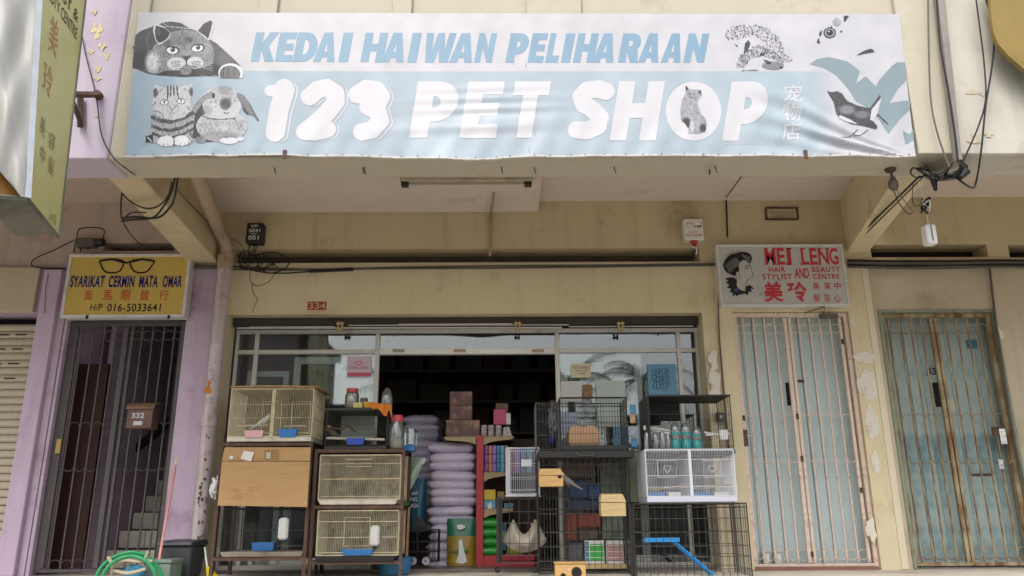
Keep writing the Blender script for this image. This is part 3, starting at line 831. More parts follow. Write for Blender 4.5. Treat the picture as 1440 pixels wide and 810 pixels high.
# leaf shapes printed at the right end
Z = lambda pts: [(1130 + x/3.953, 15 + y/3.953) for x, y in pts]
for pts in ([(30,290),(70,262),(135,248),(162,305),(185,258),(240,272),(312,325),(290,395),(345,355),(400,410),(440,430),(455,560),(440,620),(350,530),(290,495),(250,430),(180,350),(110,310)],
            [(400,410),(460,425),(420,375),(490,295),(545,360),(520,275),(563,275),(572,375),(520,430),(480,500),(460,550),(455,560),(440,480)],
            [(470,680),(420,600),(440,520),(470,575),(455,545),(500,500),(540,495),(555,525),(565,490),(592,492),(592,540),(540,590),(500,640)],
            [(550,660),(590,680),(608,650),(612,710),(575,735),(565,735),(585,700)]):
    q = Z(pts)
    on_banner('leaf_print', q, [tuple(range(len(q)))], M_LEAFINK, 0.001)
def banner_pic(p, name, u0, v0, u1, v1):
    return p.build(name, lambda a, b: BF(*inv_banner(u0 + (u1-u0)*a, v0 + (v1-v0)*b), 0.0030), M_PRINT, bn)
# grey cat lying, head on its paws
c = Paint(1440, 720, 5)
body = [(52,610),(85,240),(150,190),(280,140),(420,90),(500,85),(600,100),(700,165),(780,190),(930,290),(1000,330),(1100,420),(1200,510),(1260,570),(1290,640),(1290,690),(1000,690),(700,695),(350,685),(230,670),(130,630)]
c.poly(body, .40, .07); c.soft(150, 520, 110, 130, .28); c.soft(560, 110, 90, 40, .3, .6); c.soft(1100, 500, 110, 80, .5, .7)
c.line([(400,95),(440,140),(560,150),(690,165)], 8, .8); c.line([(250,200),(210,300),(240,420)], 10, .62, mix=.6)
head = [(500,200),(620,180),(720,185),(790,200),(900,280),(960,370),(975,460),(960,560),(910,640),(600,690),(330,680),(230,650),(225,560),(260,430),(300,350),(400,290)]
c.poly(head, .62, .14); c.soft(280, 540, 90, 130, .9); c.soft(640, 290, 150, 80, .5, .7); c.soft(870, 400, 60, 80, .75, .8); c.soft(690, 290, 40, 40, .25, .7)
c.soft(450, 330, 60, 50, .35, .7); c.soft(440, 460, 60, 40, .5, .6)
hm = c.inpoly(head); c.hairs(hm, 500, 30, .45, 110, 40, 6); c.hairs(hm, 300, 26, .85, 110, 50, 6)
c.poly([(283,180),(300,118),(330,108),(420,150),(485,215),(450,290),(390,330),(350,350),(310,290)], .9)
c.poly([(305,185),(318,130),(420,160),(478,215),(445,280),(395,315),(350,330),(315,280)], .24, .04)
c.soft(345, 200, 30, 60, .5, .7)
c.poly([(778,190),(850,100),(930,60),(965,70),(965,160),(930,290),(900,290)], .88)
c.poly([(788,190),(855,105),(935,68),(952,90),(935,180),(905,280),(860,240)], .22, .04)
c.poly([(300,690),(430,640),(560,640),(650,600),(740,620),(850,610),(950,560),(1050,585),(1030,700),(600,705),(350,690)], .20, .03)
c.ell(550, 560, 105, 72, .86, .06); c.ell(760, 550, 92, 66, .86, .06); c.ell(655, 640, 65, 48, .6, .12)
for k in range(4):
    c.line([(490, 540+k*20),(590, 530+k*18)], 7, .35); c.line([(720, 545+k*16),(820, 530+k*18)], 7, .35); c.line([(850,540+k*22),(960,560+k*26)], 5, .8)
c.poly([(590,445),(640,410),(700,420),(725,460),(700,490),(620,490)], .66, .05)
c.poly([(608,470),(660,478),(716,462),(690,505),(662,532),(640,510)], .17)
c.line([(662,530),(660,570),(600,615),(540,620)], 8, .22); c.line([(660,570),(720,600),(790,600)], 8, .22)
for ex, ey, ro in ((505, 408, 5), (790, 382, -8)):
    c.ell(ex, ey, 78, 48, .2, rot=ro); c.ell(ex-4, ey+4, 62, 36, .95, rot=ro); c.ell(ex+2, ey-8, 26, 30, .35); c.ell(ex+2, ey-8, 14, 22, .08); c.ell(ex-8, ey-18, 7, 7, .9)
c.ell(1160, 665, 140, 110, .92); c.ell(1150, 675, 115, 95, .5, .12)
for x in (1080, 1130, 1205): c.line([(x, 600),(x-8, 719)], 9, .25)
c.poly([(0,640),(52,612),(230,672),(350,688),(600,706),(1020,690),(1020,720),(0,720)], .82); c.al &= ~c.inpoly([(0,600),(52,612),(230,672),(350,688),(600,706),(1020,692),(1020,730),(0,730)])
banner_pic(c, 'grey_cat_picture', 180, 20, 360, 110)
# tabby kitten and lop eared rabbit
c = Paint(1399, 810, 5.4)
c.poly([(780,165),(700,215),(620,290),(580,380),(610,470),(600,640),(680,700),(820,700),(900,640),(760,400)], .28, .04)
c.ell(900, 535, 262, 170, .82, .08); c.soft(900, 640, 200, 60, .6, .6); c.hairs(c.inell(900,545,250,150), 500, 34, .6, 80, 40, 6)
c.ell(905, 300, 205, 180, .84, .06); c.soft(930, 150, 90, 60, .65, .7); c.soft(940, 300, 60, 60, .25, .9); c.soft(750, 370, 60, 60, .68, .6)
c.hairs(c.inell(905,230,170,110), 250, 26, .55, 70, 50, 6)
c.poly([(790,165),(830,215),(810,250),(740,262),(680,330),(630,400),(540,480),(512,470),(570,390),(590,310),(640,255),(700,215)], .66, .08)
c.line([(790,165),(700,215),(610,300),(580,370),(512,468)], 7, .9); c.ell(815, 220, 17, 30, .12)
c.poly([(1030,200),(1070,190),(1130,215),(1195,300),(1235,400),(1283,470),(1270,480),(1220,420),(1165,415),(1120,350),(1060,235)], .55, .1); c.poly([(1110,320),(1175,395),(1165,418),(1120,370)], .25)
c.line([(1200,330),(1280,475)], 9, .25); c.ell(1040, 215, 18, 22, .8)
c.line([(880,300),(900,350),(945,370),(985,330)], 7, .3); c.line([(920,390),(950,405),(975,395)], 9, .3)
c.line([(700,430),(780,460),(900,465),(1040,455)], 13, .35, mix=.7)
c.ell(680, 680, 60, 35, .6, .15); c.ell(970, 685, 95, 38, .92, .03); c.line([(880,690),(900,655),(1040,650)], 7, .4); c.ell(1090, 668, 40, 22, .9)
tb = [(180,420),(560,370),(620,420),(600,600),(610,690),(560,740),(270,745),(230,715),(110,705),(110,640),(170,600),(165,480)]
c.poly(tb, .72, .12)
for k, yy in enumerate((455, 545, 620)):
    c.line([(185, yy-10),(260, yy+22),(370, yy+38),(480, yy+10),(600, yy-55)], 40 - 6*k, .27, mix=.85)
c.hairs(c.inpoly(tb), 250, 30, .3, 70, 30, 6); c.hairs(c.inpoly(tb), 250, 30, .85, 70, 30, 6)
hd = [(195,235),(190,150),(215,105),(260,125),(300,140),(400,120),(480,130),(560,110),(600,110),(600,210),(585,280),(585,350),(520,440),(400,475),(280,445),(200,390),(180,330)]
c.poly(hd, .84, .07); c.hairs(c.inpoly(hd), 160, 26, .6, 80, 60, 6)
for x in (345, 375, 405, 440): c.line([(x, 125),(x-4 if x<400 else x+4, 215)], 15, .28, mix=.85)
c.line([(345,200),(335,270)], 10, .25); c.line([(445,190),(455,250)], 10, .25)
c.soft(215, 190, 26, 50, .3, .8); c.soft(585, 180, 24, 46, .3, .8); c.line([(200,240),(240,190),(290,150)], 6, .4); c.line([(590,215),(550,170),(510,145)], 6, .4)
for ex, ey in ((305, 290), (480, 280)):
    c.ell(ex, ey, 46, 30, .2); c.ell(ex, ey, 38, 23, .93); c.ell(ex, ey-4, 7, 20, .1)
c.line([(350,320),(388,370),(440,318)], 8, .35); c.line([(388,370),(388,400),(350,420)], 6, .45); c.line([(180,330),(220,290)], 6, .25); c.line([(190,380),(260,390),(300,440)], 6, .35); c.line([(530,330),(575,370)], 6, .3)
c.ell(320, 690, 88, 58, .93); c.ell(487, 688, 86, 56, .93); c.line([(240,690),(255,650),(320,635)], 6, .3); c.line([(400,735),(408,670)], 10, .2); c.line([(550,735),(565,670),(540,640)], 6, .3)
for x in (300, 345, 470, 520): c.line([(x, 720),(x-4, 742)], 6, .3)
c.poly([(110,640),(190,620),(190,700),(115,702)], .25); c.line([(130,650),(170,690)], 10, .85)
for k in range(3): c.line([(560+k*24,610),(600+k*12,660)], 10, .25)
banner_pic(c, 'tabby_and_rabbit_picture', 190, 105, 380, 215)
# hedgehogs: nothing but spines and dark faces
c = Paint(567, 330, 2.4)
m1 = c.inpoly([(75,110),(110,65),(180,48),(260,55),(340,80),(390,130),(410,180),(430,230),(465,260),(430,275),(370,235),(300,150),(240,110),(170,135),(90,135)])
m2 = c.inpoly([(210,185),(280,165),(350,190),(400,240),(420,275),(300,230),(230,240),(190,290),(140,300),(160,230)])
base = c.rng.uniform(0, 1, c.val.shape)
for mm, an in ((m1, 200), (m2, 120)):
    ys, xs = np.nonzero(mm)
    for k in c.rng.integers(0, len(xs), 420):
        x, y = xs[k]*c.cell, ys[k]*c.cell; a = math.radians(an + (x - 240) * .45 + c.rng.uniform(-35, 35)); L_ = c.rng.uniform(3, 8)
        c.line([(x, y), (x + math.cos(a)*L_, y + math.sin(a)*L_)], 2.6, c.rng.uniform(.3, .7))
for q in ([(190,160),(210,140),(222,160),(205,200),(185,215)], [(130,160),(152,172),(145,178)], [(295,250),(330,262),(352,262),(355,290),(320,285)], [(275,215),(300,212),(300,226),(278,230)]):
    c.poly(q, .30, .08)
c.ell(350, 285, 62, 24, .62, .12); c.ell(325, 270, 14, 9, .25); c.ell(395, 296, 9, 6, .2); c.line([(175, 314),(265, 311)], 4, .6)
banner_pic(c, 'hedgehog_picture', 1000, 20, 1140, 101.5)
# kitten sitting inside the letter O (zoom of 740..1120 x 0..240, scale 3.374)
c = Paint(170, 260, 2.6)   # origin 710,390
c.poly([(45,50),(43,8),(62,28),(85,32),(118,30),(122,55),(108,78),(100,95),(112,130),(120,150),(140,170),(145,200),(140,232),(100,243),(80,243),(72,240),(58,243),(60,220),(40,190),(25,180),(20,130),(28,80)], .74, .08)
c.soft(50, 190, 22, 26, .25); c.soft(128, 215, 18, 22, .3, .8); c.soft(75, 205, 12, 36, .88, .9); c.ell(75, 62, 26, 22, .72, .1)
c.poly([(46,38),(45,12),(60,30)], .25); c.poly([(100,48),(118,32),(118,52)], .25); c.ell(64, 52, 5, 3, .15); c.ell(84, 52, 5, 3, .15); c.line([(74,62),(74,70)], 3, .2); c.line([(62,72),(86,72)], 2.6, .3)
c.hairs(c.al.copy(), 110, 12, .45, 80, 30, 2.6)
for q in range(7): c.line([(82, 100+q*12),(100, 104+q*12)], 3, .5, mix=.6)
banner_pic(c, 'kitten_picture', 740 + 710/3.374, 390/3.374, 740 + 880/3.374, 650/3.374)
# bird and the faint rabbit eye at the right (zoom of 1130..1300 x 15..220, scale 3.953)
c = Paint(672, 810, 3.4)
c.poly([(128,438),(155,447),(185,440),(212,455),(240,495),(300,520),(365,535),(395,500),(420,460),(428,470),(385,540),(372,590),(410,640),(400,652),(330,635),(260,622),(200,590),(180,565),(165,500)], .36, .14)
c.soft(240, 545, 50, 30, .7, .8); c.soft(320, 570, 50, 24, .62, .8); c.poly([(200,575),(260,600),(300,625),(240,612),(190,588)], .9); c.poly([(375,545),(410,500),(432,475),(410,560),(385,610),(368,600)], .88)
c.line([(410,570),(468,622)], 6, .35); c.line([(300,655),(262,690),(210,695)], 4, .4); c.line([(355,658),(315,688),(280,690)], 4, .4)
banner_pic(c, 'bird_picture', 1130, 15, 1300, 220)
c = Paint(672, 810, 3.4)
for q in ([(75,150),(85,142),(88,175),(72,168)], [(85,115),(100,95),(98,120),(88,140)], [(150,70),(160,90),(145,92)], [(222,18),(250,18),(232,45),(220,50)], [(288,240),(330,215),(372,200),(395,218),(340,228)], [(198,105),(212,98),(208,115)]):
    c.poly(q, .33, .1)
c.ell(182, 52, 22, 22, .72, .1)
c.ell(143, 112, 34, 30, .35); c.ell(143, 112, 27, 23, .7); c.ell(143, 112, 19, 17, .1); c.ell(138, 106, 4, 4, .95)
banner_pic(c, 'rabbit_eye_picture', 1130, 15, 1300, 220)['kind'] = 'stuff'
# ------------------------------------------------------------------ yellow optician's sign
def signboard(u0, v0, u1, v1, Y, th, panel_m, frame_m, label, cat='sign', bw=0.028):
    x0, x1, z0, z1 = rect(u0, v0, u1, v1, Y)
    t = thing('shop_sign', ((x0+x1)/2, Y + th, z0), label, cat)
    MB().box(x0 + bw*0.9, x1 - bw*0.9, Y + 0.006, Y + th, z0 + bw*0.9, z1 - bw*0.9).build('panel', panel_m, t)
    MB().box(x0, x0 + bw, Y - 0.002, Y + th, z0 + bw, z1 - bw).build('frame', frame_m, t, bevel=0.003)
    MB().box(x1 - bw, x1, Y - 0.002, Y + th, z0 + bw, z1 - bw).build('frame', frame_m, t, bevel=0.003)
    MB().box(x0, x1, Y - 0.003, Y + th, z0, z0 + bw).build('frame', frame_m, t, bevel=0.003)
    MB().box(x0, x1, Y - 0.003, Y + th, z1 - bw, z1).build('frame', frame_m, t, bevel=0.003)
    return t
M_YEL = mat('yellow_sign_face', '#c4aa55', 0.45, var=0.05, scale=3, stain='#9c8136', stain_amt=0.25, bump=0.03)
M_FRAMEW = mat('white_sign_frame', '#cfcecb', 0.45, var=0.08, scale=8, stain='#86827a', stain_amt=0.3)
M_INKBLUE = mat('blue_ink', '#1c1a6a', 0.5, var=0.05, bump=0)
M_INKRED = mat('red_ink', '#c03a30', 0.5, var=0.06, bump=0)
M_INKRED2 = mat('crimson_ink', '#bf2f3c', 0.5, var=0.06, bump=0)
M_INKBLK = mat('black_ink', '#15140f', 0.5, var=0.05, bump=0)
SY = YW - 0.13
sy = signboard(91, 357, 264, 446, SY, 0.12, M_YEL, M_FRAMEW, 'yellow optician sign with black spectacles above the dark gate')
def txt(parent, s, u0, v0, u1, v1, Y, m, bold=0.0, shear=0.0, spacing=1.0, rise=0.0, name='lettering'):
    return text_into(MB(), s, flat(u0, v0, u1, v1, Y, rise), bold, shear, spacing).build(name, m, parent)
Yt = SY + 0.003
for s, a, b in (('SYARIKAT', 99, 147), ('CERMIN', 153, 189), ('MATA', 196, 222), ('OMAR', 229, 256)):
    txt(sy, s, a, 387.5, b, 404, Yt, M_INKBLUE, 0.03, 0, 1.1)
for ch, a in zip('奥馬眼鏡行', (118, 145, 171, 197, 224)):
    txt(sy, ch, a, 408, a + 12.5, 422.5, Yt, M_INKRED, 0.0)
txt(sy, 'H/P', 127, 427.5, 144, 437, Yt, M_INKBLK, 0.0)
txt(sy, '016-5033641', 151, 427, 226, 438, Yt, M_INKBLK, 0.012, 0, 1.1)
mb = MB()
GL = lambda pts: [(P(80 + x/7.2, 350 + y/7.2, Yt).x, P(80 + x/7.2, 350 + y/7.2, Yt).z) for x, y in pts]
for q in ([(432,122),(445,160),(462,200),(490,232),(540,243),(600,240),(640,222),(665,180),(680,140),(660,115),(600,105),(520,105),(432,118)],
          [(735,140),(755,190),(785,228),(830,243),(890,238),(930,215),(955,180),(990,125),(940,108),(850,105),(770,112),(738,135)]):
    ribbon(mb, GL(q), 0.016, Yt)
ribbon(mb, GL([(660,125),(708,142),(745,125)]), 0.02, Yt)
ribbon(mb, GL([(670,135),(560,104),(440,120)]), 0.022, Yt - .0005)
ribbon(mb, GL([(740,135),(860,104),(985,122)]), 0.022, Yt - .0005)
mb.build('spectacles_print', M_INKBLK, sy)
for u in (120, 235): part('clip', u, 443, u + 4, 448, SY - 0.008, 0.01, M_BLACK, sy)

# ------------------------------------------------------------------ white hairdresser's sign
M_SIGNW = mat('grey_white_sign_face', '#b9b8b3', 0.5, var=0.04, scale=3, stain='#8b877c', stain_amt=0.25, bump=0.03)
me_ = signboard(1010, 343.5, 1190, 430, SY + 0.02, 0.10, M_SIGNW, M_FRAMEW, 'whitish hairdresser sign with a woman profile and red lettering', bw=0.02)
Yt = SY + 0.023
S3 = lambda x, y: (1000 + x/7.2, 335 + y/7.2)
def t3(s, x0, y0, x1, y1, bold, **k):
    a, b = S3(x0, y0); c_, d = S3(x1, y1); return txt(me_, s, a, b, c_, d, Yt, M_INKRED2, bold, **k)
for s, x0, x1 in (('M', 543, 652), ('E', 668, 745), ('I', 768, 808), ('L', 912, 988), ('E', 1000, 1075), ('N', 1085, 1190), ('G', 1198, 1285)):
    t3(s, x0, 100, x1, 268, 0.02)
    mb = MB()     # slab serifs
    def slab(xa, xb, ya, yb):
        a = P(*S3(xa, ya), Yt - .0006); b = P(*S3(xb, yb), Yt - .0006)
        mb.add([(a.x, Yt-.0006, a.z), (b.x, Yt-.0006, a.z), (b.x, Yt-.0006, b.z), (a.x, Yt-.0006, b.z)], [(3,2,1,0)])
    if s in 'MNI':
        slab(x0 - 6, x0 + 34, 98, 112); slab(x1 - 34, x1 + 6, 98, 112); slab(x0 - 6, x0 + 34, 256, 270)
        if s != 'N': slab(x1 - 34, x1 + 6, 256, 270)
    elif s in 'EL': slab(x0 - 8, x0 + 44, 98, 112); slab(x0 - 8, x0 + 40, 256, 270)
    else: slab(x1 - 26, x1 + 8, 192, 206)
    mb.build('lettering', M_INKRED2, me_)
t3('HAIR', 585, 288, 750, 345, 0.012, spacing=1.1); t3('STYLIST', 520, 362, 820, 418, 0.012, spacing=1.15); t3('AND', 842, 303, 990, 405, 0.02, shear=.1)
t3('BEAUTY', 1022, 288, 1308, 342, 0.012, spacing=1.15); t3('CENTRE', 1032, 362, 1298, 414, 0.012, spacing=1.15)
t3('美', 535, 440, 728, 645, 0.028); t3('玲', 772, 440, 972, 645, 0.028)
for s, x, y in (('美', 1032, 446), ('美', 1145, 446), ('中', 1245, 444), ('髮', 1038, 566), ('容', 1142, 566), ('心', 1246, 568)):
    t3(s, x, y, x + 66, y + 76, 0.0)
W3 = lambda pts: [(P(*S3(x, y), Yt).x, P(*S3(x, y), Yt).z) for x, y in pts]
mb = MB()
hair = [(120,270),(135,225),(165,190),(200,165),(255,150),(310,138),(360,142),(400,165),(415,200),(405,240),(385,262),(365,240),(345,222),(320,222),(290,245),(280,290),(285,335),(255,345),(245,385),(215,375),(165,355),(130,310)]
ppoly(mb, [S3(x, y) for x, y in hair], Yt)
coll = [(140,410),(190,395),(240,400),(262,430),(258,480),(280,515),(345,540),(350,490),(390,472),(440,515),(400,510),(415,545),(380,540),(370,580),(340,560),(280,575),(250,590),(245,565),(215,595),(220,550),(185,545),(205,515),(160,500),(185,470),(150,450),(175,430)]
ppoly(mb, [S3(x, y) for x, y in coll], Yt)
for pts, w_ in (([(400,285),(412,330),(424,372),(410,400),(385,410),(362,430),(352,470),(350,540)], .0035), ([(340,285),(370,275),(395,282)], .006), ([(342,305),(360,300),(378,305)], .009),
                ([(285,350),(292,400),(296,420)], .004), ([(250,350),(255,395),(262,430)], .004), ([(380,262),(398,285)], .003)):
    ribbon(mb, W3(pts), w_, Yt)
for k in range(26):
    a = random.uniform(0, 1); x = 150 + 250 * a; y = 190 - 50 * math.sin(a * 3.1)
    ribbon(mb, W3([(x, y), (x + random.uniform(-30, 30), y - random.uniform(5, 18))]), .003, Yt)
mb.build('woman_profile_print', M_INKBLK, me_)
mb = MB()
for k in range(15):
    a = k / 14; x0 = 140 + a*110; y0 = 280 - 80*math.sin(a*1.6)
    ribbon(mb, W3([(x0, y0), (x0 + 30, y0 + 35), (x0 + 45, y0 + 80)]), .0022, Yt - 0.0006)
for k in range(9):
    ribbon(mb, W3([(300 + k*12, 160 + k*3), (320 + k*8, 180 + k*6), (350 + k*5, 200 + k*7)]), .002, Yt - 0.0006)
mb.build('hair_highlights_print', M_SIGNW, me_)
mb = MB(); ppoly(mb, [S3(232,520), S3(255,505), S3(275,525), S3(245,545)], Yt - .0008); mb.build('blue_brooch_print', mat('blue_pen', '#3f5fa0', 0.5), me_)

# ------------------------------------------------------------------ projecting light box at the upper left
M_LBY = mat('yellow_green_acrylic', '#bfbb80', 0.35, var=0.04, scale=2, stain='#b2ab66', stain_amt=0.25, bump=0.02)
M_LBW = mat('aged_white_sheet', '#a3a29c', 0.42, var=0.04, scale=2, stain='#aaa89e', stain_amt=0.2, bump=0.05)
M_ALU = mat('aluminium_edge', '#b9bcbe', 0.4, metal=0.6, var=0.08, scale=12)
M_GRIME = mat('grimy_sheet_metal', '#6b6a5e', 0.7, var=0.2, scale=6, stain='#3c3a33', stain_amt=0.5, bump=0.3)
lb_ = thing('light_box_sign', (-2.6, 5.0, 4.0), 'tall yellow projecting light box with a crumpled white front at the upper left', 'sign')
def LP(u, v, Y): return P(u, v, Y)
n_b, f_b = LP(38, 279, 3.95), LP(82, 333, 4.60)
UPV = (LP(58, -60, 3.95) - n_b).normalized() * 4.0
n_t, f_t = n_b + UPV, f_b + (LP(127, -60, 4.60) - f_b).normalized() * 4.0
# outer end sheet: from the near yellow edge away to the left
el_b = LP(-34, 274, 3.80)
el_t = el_b + UPV
def LBq(a, b):   # yellow face: a from near to far edge, b from bottom to top
    return (n_b.lerp(f_b, a)).lerp(n_t.lerp(f_t, a), b)
nrm = (f_b - n_b).cross(n_t - n_b).normalized()
if nrm.x < 0: nrm = -nrm
fl_b, fl_t = el_b + (f_b - n_b), el_t + (f_t - n_t)
mb = MB(); mb.add([LBq(i/12, j/40) for j in range(41) for i in range(13)], [(j*13+i, j*13+i+1, (j+1)*13+i+1, (j+1)*13+i) for j in range(40) for i in range(12)]); mb.build('yellow_face', M_LBY, lb_)
mb = MB(); mb.add([fl_b, el_b, el_t, fl_t], [(0, 1, 2, 3)]); mb.build('yellow_face', M_LBY, lb_)
# torn lower plate
q = []
und = [n_b.lerp(el_b, k/6) for k in range(7)]
tear = [f_b, f_b + Vector((-.03, -.06, 0)), f_b.lerp(fl_b, .14), f_b.lerp(fl_b, .22) + (n_b - f_b)*0.13, f_b.lerp(fl_b, .42) + (n_b - f_b)*0.04, f_b.lerp(fl_b, .55) + (f_b-n_b)*.04, fl_b]
mb = MB(); mb.add([p for p in und] + [p for p in reversed(tear)], [tuple(range(len(und) + len(tear)))])
mb.add([p + Vector((0, 0, 0.012)) for p in und] + [p + Vector((0, 0, 0.012)) for p in reversed(tear)], [tuple(reversed(range(len(und) + len(tear))))])
mb.build('bottom_plate', M_GRIME, lb_)
def edge(a, b, r=0.016, m=M_ALU, nm='edge_trim'):
    MB().tube([a, b], r, 4).build(nm, m, lb_)
edge(n_b, n_t, 0.022); edge(f_b, f_t, 0.010, M_GRIME); edge(n_b, f_b, 0.014, M_GRIME); edge(el_b, el_t, 0.022); edge(n_b, el_b, 0.014, M_GRIME)
# crumpled sheet on the street end
mb = MB(); nx, ny = 40, 200
vs = []
out = (n_b - f_b).normalized()
for j in range(ny+1):
    for i in range(nx+1):
        a, bb = i/nx, j/ny
        p = el_b.lerp(n_b, a).lerp(el_t.lerp(n_t, a), bb)
        s_ = math.sin(a*math.pi) ** 0.6
        d = 0.030*math.sin(7*a + 17*bb + 2*math.sin(9*bb)) + 0.016*math.sin(36*bb - 5*a + math.sin(5*a)) + 0.012*abs(math.sin(20*bb + 6*a)) + 0.003*math.sin(60*bb + 9*a)
        d *= s_ * (0.25 + 0.75*max(0, 1 - bb*2.0))
        if bb < .075: a2_ = max(a, min(1, .9 - bb/.055*.72)); p = el_b.lerp(n_b, a2_).lerp(el_t.lerp(n_t, a2_), bb)
        vs.append(p + out * (0.012 + d))
fs = [(j*(nx+1)+i, j*(nx+1)+i+1, (j+1)*(nx+1)+i+1, (j+1)*(nx+1)+i) for j in range(ny) for i in range(nx) ]
mb.add(vs, fs); mb.build('crumpled_sheet', M_LBW, lb_, smooth=True)
ib = -out*0.03
mb = MB(); mb.add([el_b + ib, n_b + ib, n_b.lerp(n_t, .12) + ib, el_b.lerp(el_t, .12) + ib], [(0,1,2,3)]); mb.build('inner_board', mat('brown_inner_board', '#8a5f22', 0.7, var=0.2), lb_)
for k in range(6):
    p = n_b.lerp(n_t, 0.1 + k*0.16) + out*0.02
    MB().lathe(tuple(p + Vector((-0.035, 0, 0))), [(0.006, 0), (0.006, 0.01)], 6, 'y').build('screw', M_BLACK, lb_)
# lettering on the yellow face
def lbtxt(s, a0, b0, a1, b1, m, bold=0.0, nm='lettering', jitter=0):
    x, y, fs_ = textmesh(s, bold)
    a = (x - x.min())/(x.max()-x.min()); c_ = (y - y.min())/(y.max()-y.min())
    mb = MB(); mb.add([LBq(a0 + (a1-a0)*p, b0 + (b1-b0)*q_) + nrm*0.003 for p, q_ in zip(a, c_)], fs_); mb.build(nm, m, lb_)
def bb_at(u, v):  # invert pixel to face coordinates
    best = None
    for i in range(0, 61):
        for j in range(0, 161):
            p = LBq(i/60, j/200); q_ = ROT.transposed() @ (p - Vector((0, 0, CAMZ)))
            uu, vv = 720 - q_.x/q_.z*FPX, 405 + q_.y/q_.z*FPX
            dd = (uu-u)**2 + (vv-v)**2
            if best is None or dd < best[0]: best = (dd, i/60, j/200)
    return best[1], best[2]
def lbt(s, pl, pr, h, m, bold=0.0):
    (a0, b0), (a1, b1) = bb_at(*pl), bb_at(*pr)
    if len(s) > 2: b0 = b1
    x, y, fs_ = textmesh(s, bold)
    a = (x - x.min())/(x.max()-x.min()); c_ = (y - y.min())/(y.max()-y.min())
    mb = MB(); mb.add([LBq(a0 + (a1-a0)*p, b0 + (b1-b0)*p + h*.52*q_) + nrm*0.004 for p, q_ in zip(a, c_)], fs_); mb.build('lettering', m, lb_)
M_ORANGE = mat('worn_orange_ink', '#b58a55', 0.6, var=0.2, scale=30)
M_FAINT = mat('faint_olive_ink', '#8b8450', 0.6, var=0.2, scale=30)
M_VIOL = mat('violet_ink', '#3b2f7a', 0.5, var=0.1)
lbt('STYLIST &', (58, 10), (107.5, 33), 0.040, M_INKBLK, 0.0)
lbt('BEAUTY CENTRE', (56, 14), (106.5, 57), 0.040, M_INKBLK, 0.0)
lbt('LENG', (70, -22), (110, 2), 0.05, M_VIOL, 0.05)
for ch, u, v, hh in (('美', 67, 70, .12), ('玲', 60, 128, .10), ('美', 55, 185, .055), ('容', 68, 205, .05), ('中', 54, 225, .05), ('髮', 67, 240, .05)):
    lbt(ch, (u, v), (u + (12 if hh > .08 else 8), v + (12 if hh > .08 else 9)), hh, M_ORANGE if hh > .08 else M_FAINT, 0.0)
lbt('Lim 02', (68, 303), (78, 316), 0.03, M_FAINT)
# rusty wall bracket holding the light box
rbk = thing('wall_bracket', tuple(P(120, 150, YF)), 'rusty steel bracket on the lilac fascia holding the light box', 'bracket')
a = P(137, 133, YF - 0.03); b = P(98, 133, 4.70)
MB().tube([a, b], 0.022, 4).build('arm', M_RUST, rbk)
MB().tube([P(113, 178, YF - 0.03), P(113, 136, YF - .03)], 0.024, 4).build('upright', M_RUST, rbk)
MB().tube([P(113, 172, YF - 0.05), P(97, 128, 4.72)], 0.018, 4).build('brace', M_RUST, rbk)
MB().tube([P(97, 100, 4.68), P(97, 172, 4.68)], 0.018, 4).build('upright', M_RUST, rbk)
MB().lathe((a.x, YF - 0.045, a.z), [(0.03, 0), (0.03, 0.045)], 8, 'y').build('bolt_plate', M_RUST, rbk)

# ------------------------------------------------------------------ round edged brown sign at the upper right corner
t = thing('round_sign', tuple(P(1440, 40, 4.9)), 'brown round edged sign cut off at the upper right corner', 'sign')
cx_, cz_ = P(1470, 15, 4.85).x, P(1470, 15, 4.85).z
rx_ = cx_ - P(1392, 15, 4.85).x
pts = []
for u, v in ((1392, -60), (1393, 0), (1394, 25), (1397, 45), (1404, 62), (1418, 78), (1440, 97), (1500, 120), (1600, 120), (1600, -60)):
    p = P(u, v, 4.85); pts.append((p.x, p.z))
MB().prism(pts, 4.85, 4.885).build('board', mat('brown_board', '#857034', 0.6, var=0.12, scale=2, stain='#6a5626', stain_amt=0.4), t)
edge_pts = [(x, 4.845, z) for x, z in pts[:8]]


# ------------------------------------------------------------------ drainpipe and gutter pipe
M_PIPE = mat('flaking_pipe_paint', '#beb2b4', 0.6, var=0.08, scale=6, stain='#7b5237', stain_amt=0.35, stain_scale=7, streak=('#6e5a4a', 0.5), bump=0.35)
M_PIPE2 = mat('upper_pipe_paint', '#a39078', 0.65, var=0.10, scale=5, stain='#6f5a3e', stain_amt=0.4, stain_scale=5, bump=0.25)
dp = thing('drainpipe', (XL, YW - 0.1, WZ), 'flaking white drainpipe with rust spots between the lilac and cream fronts', 'pipe')
px = P(318, 360, YW - 0.12).x
zj = P(318, 358, YW - 0.12).z
r0 = 0.062
MB().lathe((px, YW - 0.12, WZ), [(r0, 0), (r0, zj - WZ - 0.9)], 16).build('lower_pipe', M_PIPE, dp, smooth=True)
MB().lathe((px, YW - 0.12, zj - 0.9), [(r0, 0), (r0, 0.9)], 16).build('upper_pipe', M_PIPE, dp, smooth=True)
MB().lathe((px, YW - 0.12, P(300, 592, YW-.12).z - 0.05), [(r0+.012, 0), (r0+.014, 0.1)], 16).build('collar', M_PIPE, dp, smooth=True)
MB().lathe((px, YW - 0.12, zj - 0.16), [(r0+.010, 0), (r0+.014, 0.15)], 16).build('collar', M_PIPE2, dp, smooth=True)
top = P(262, 247, YF + 0.42)
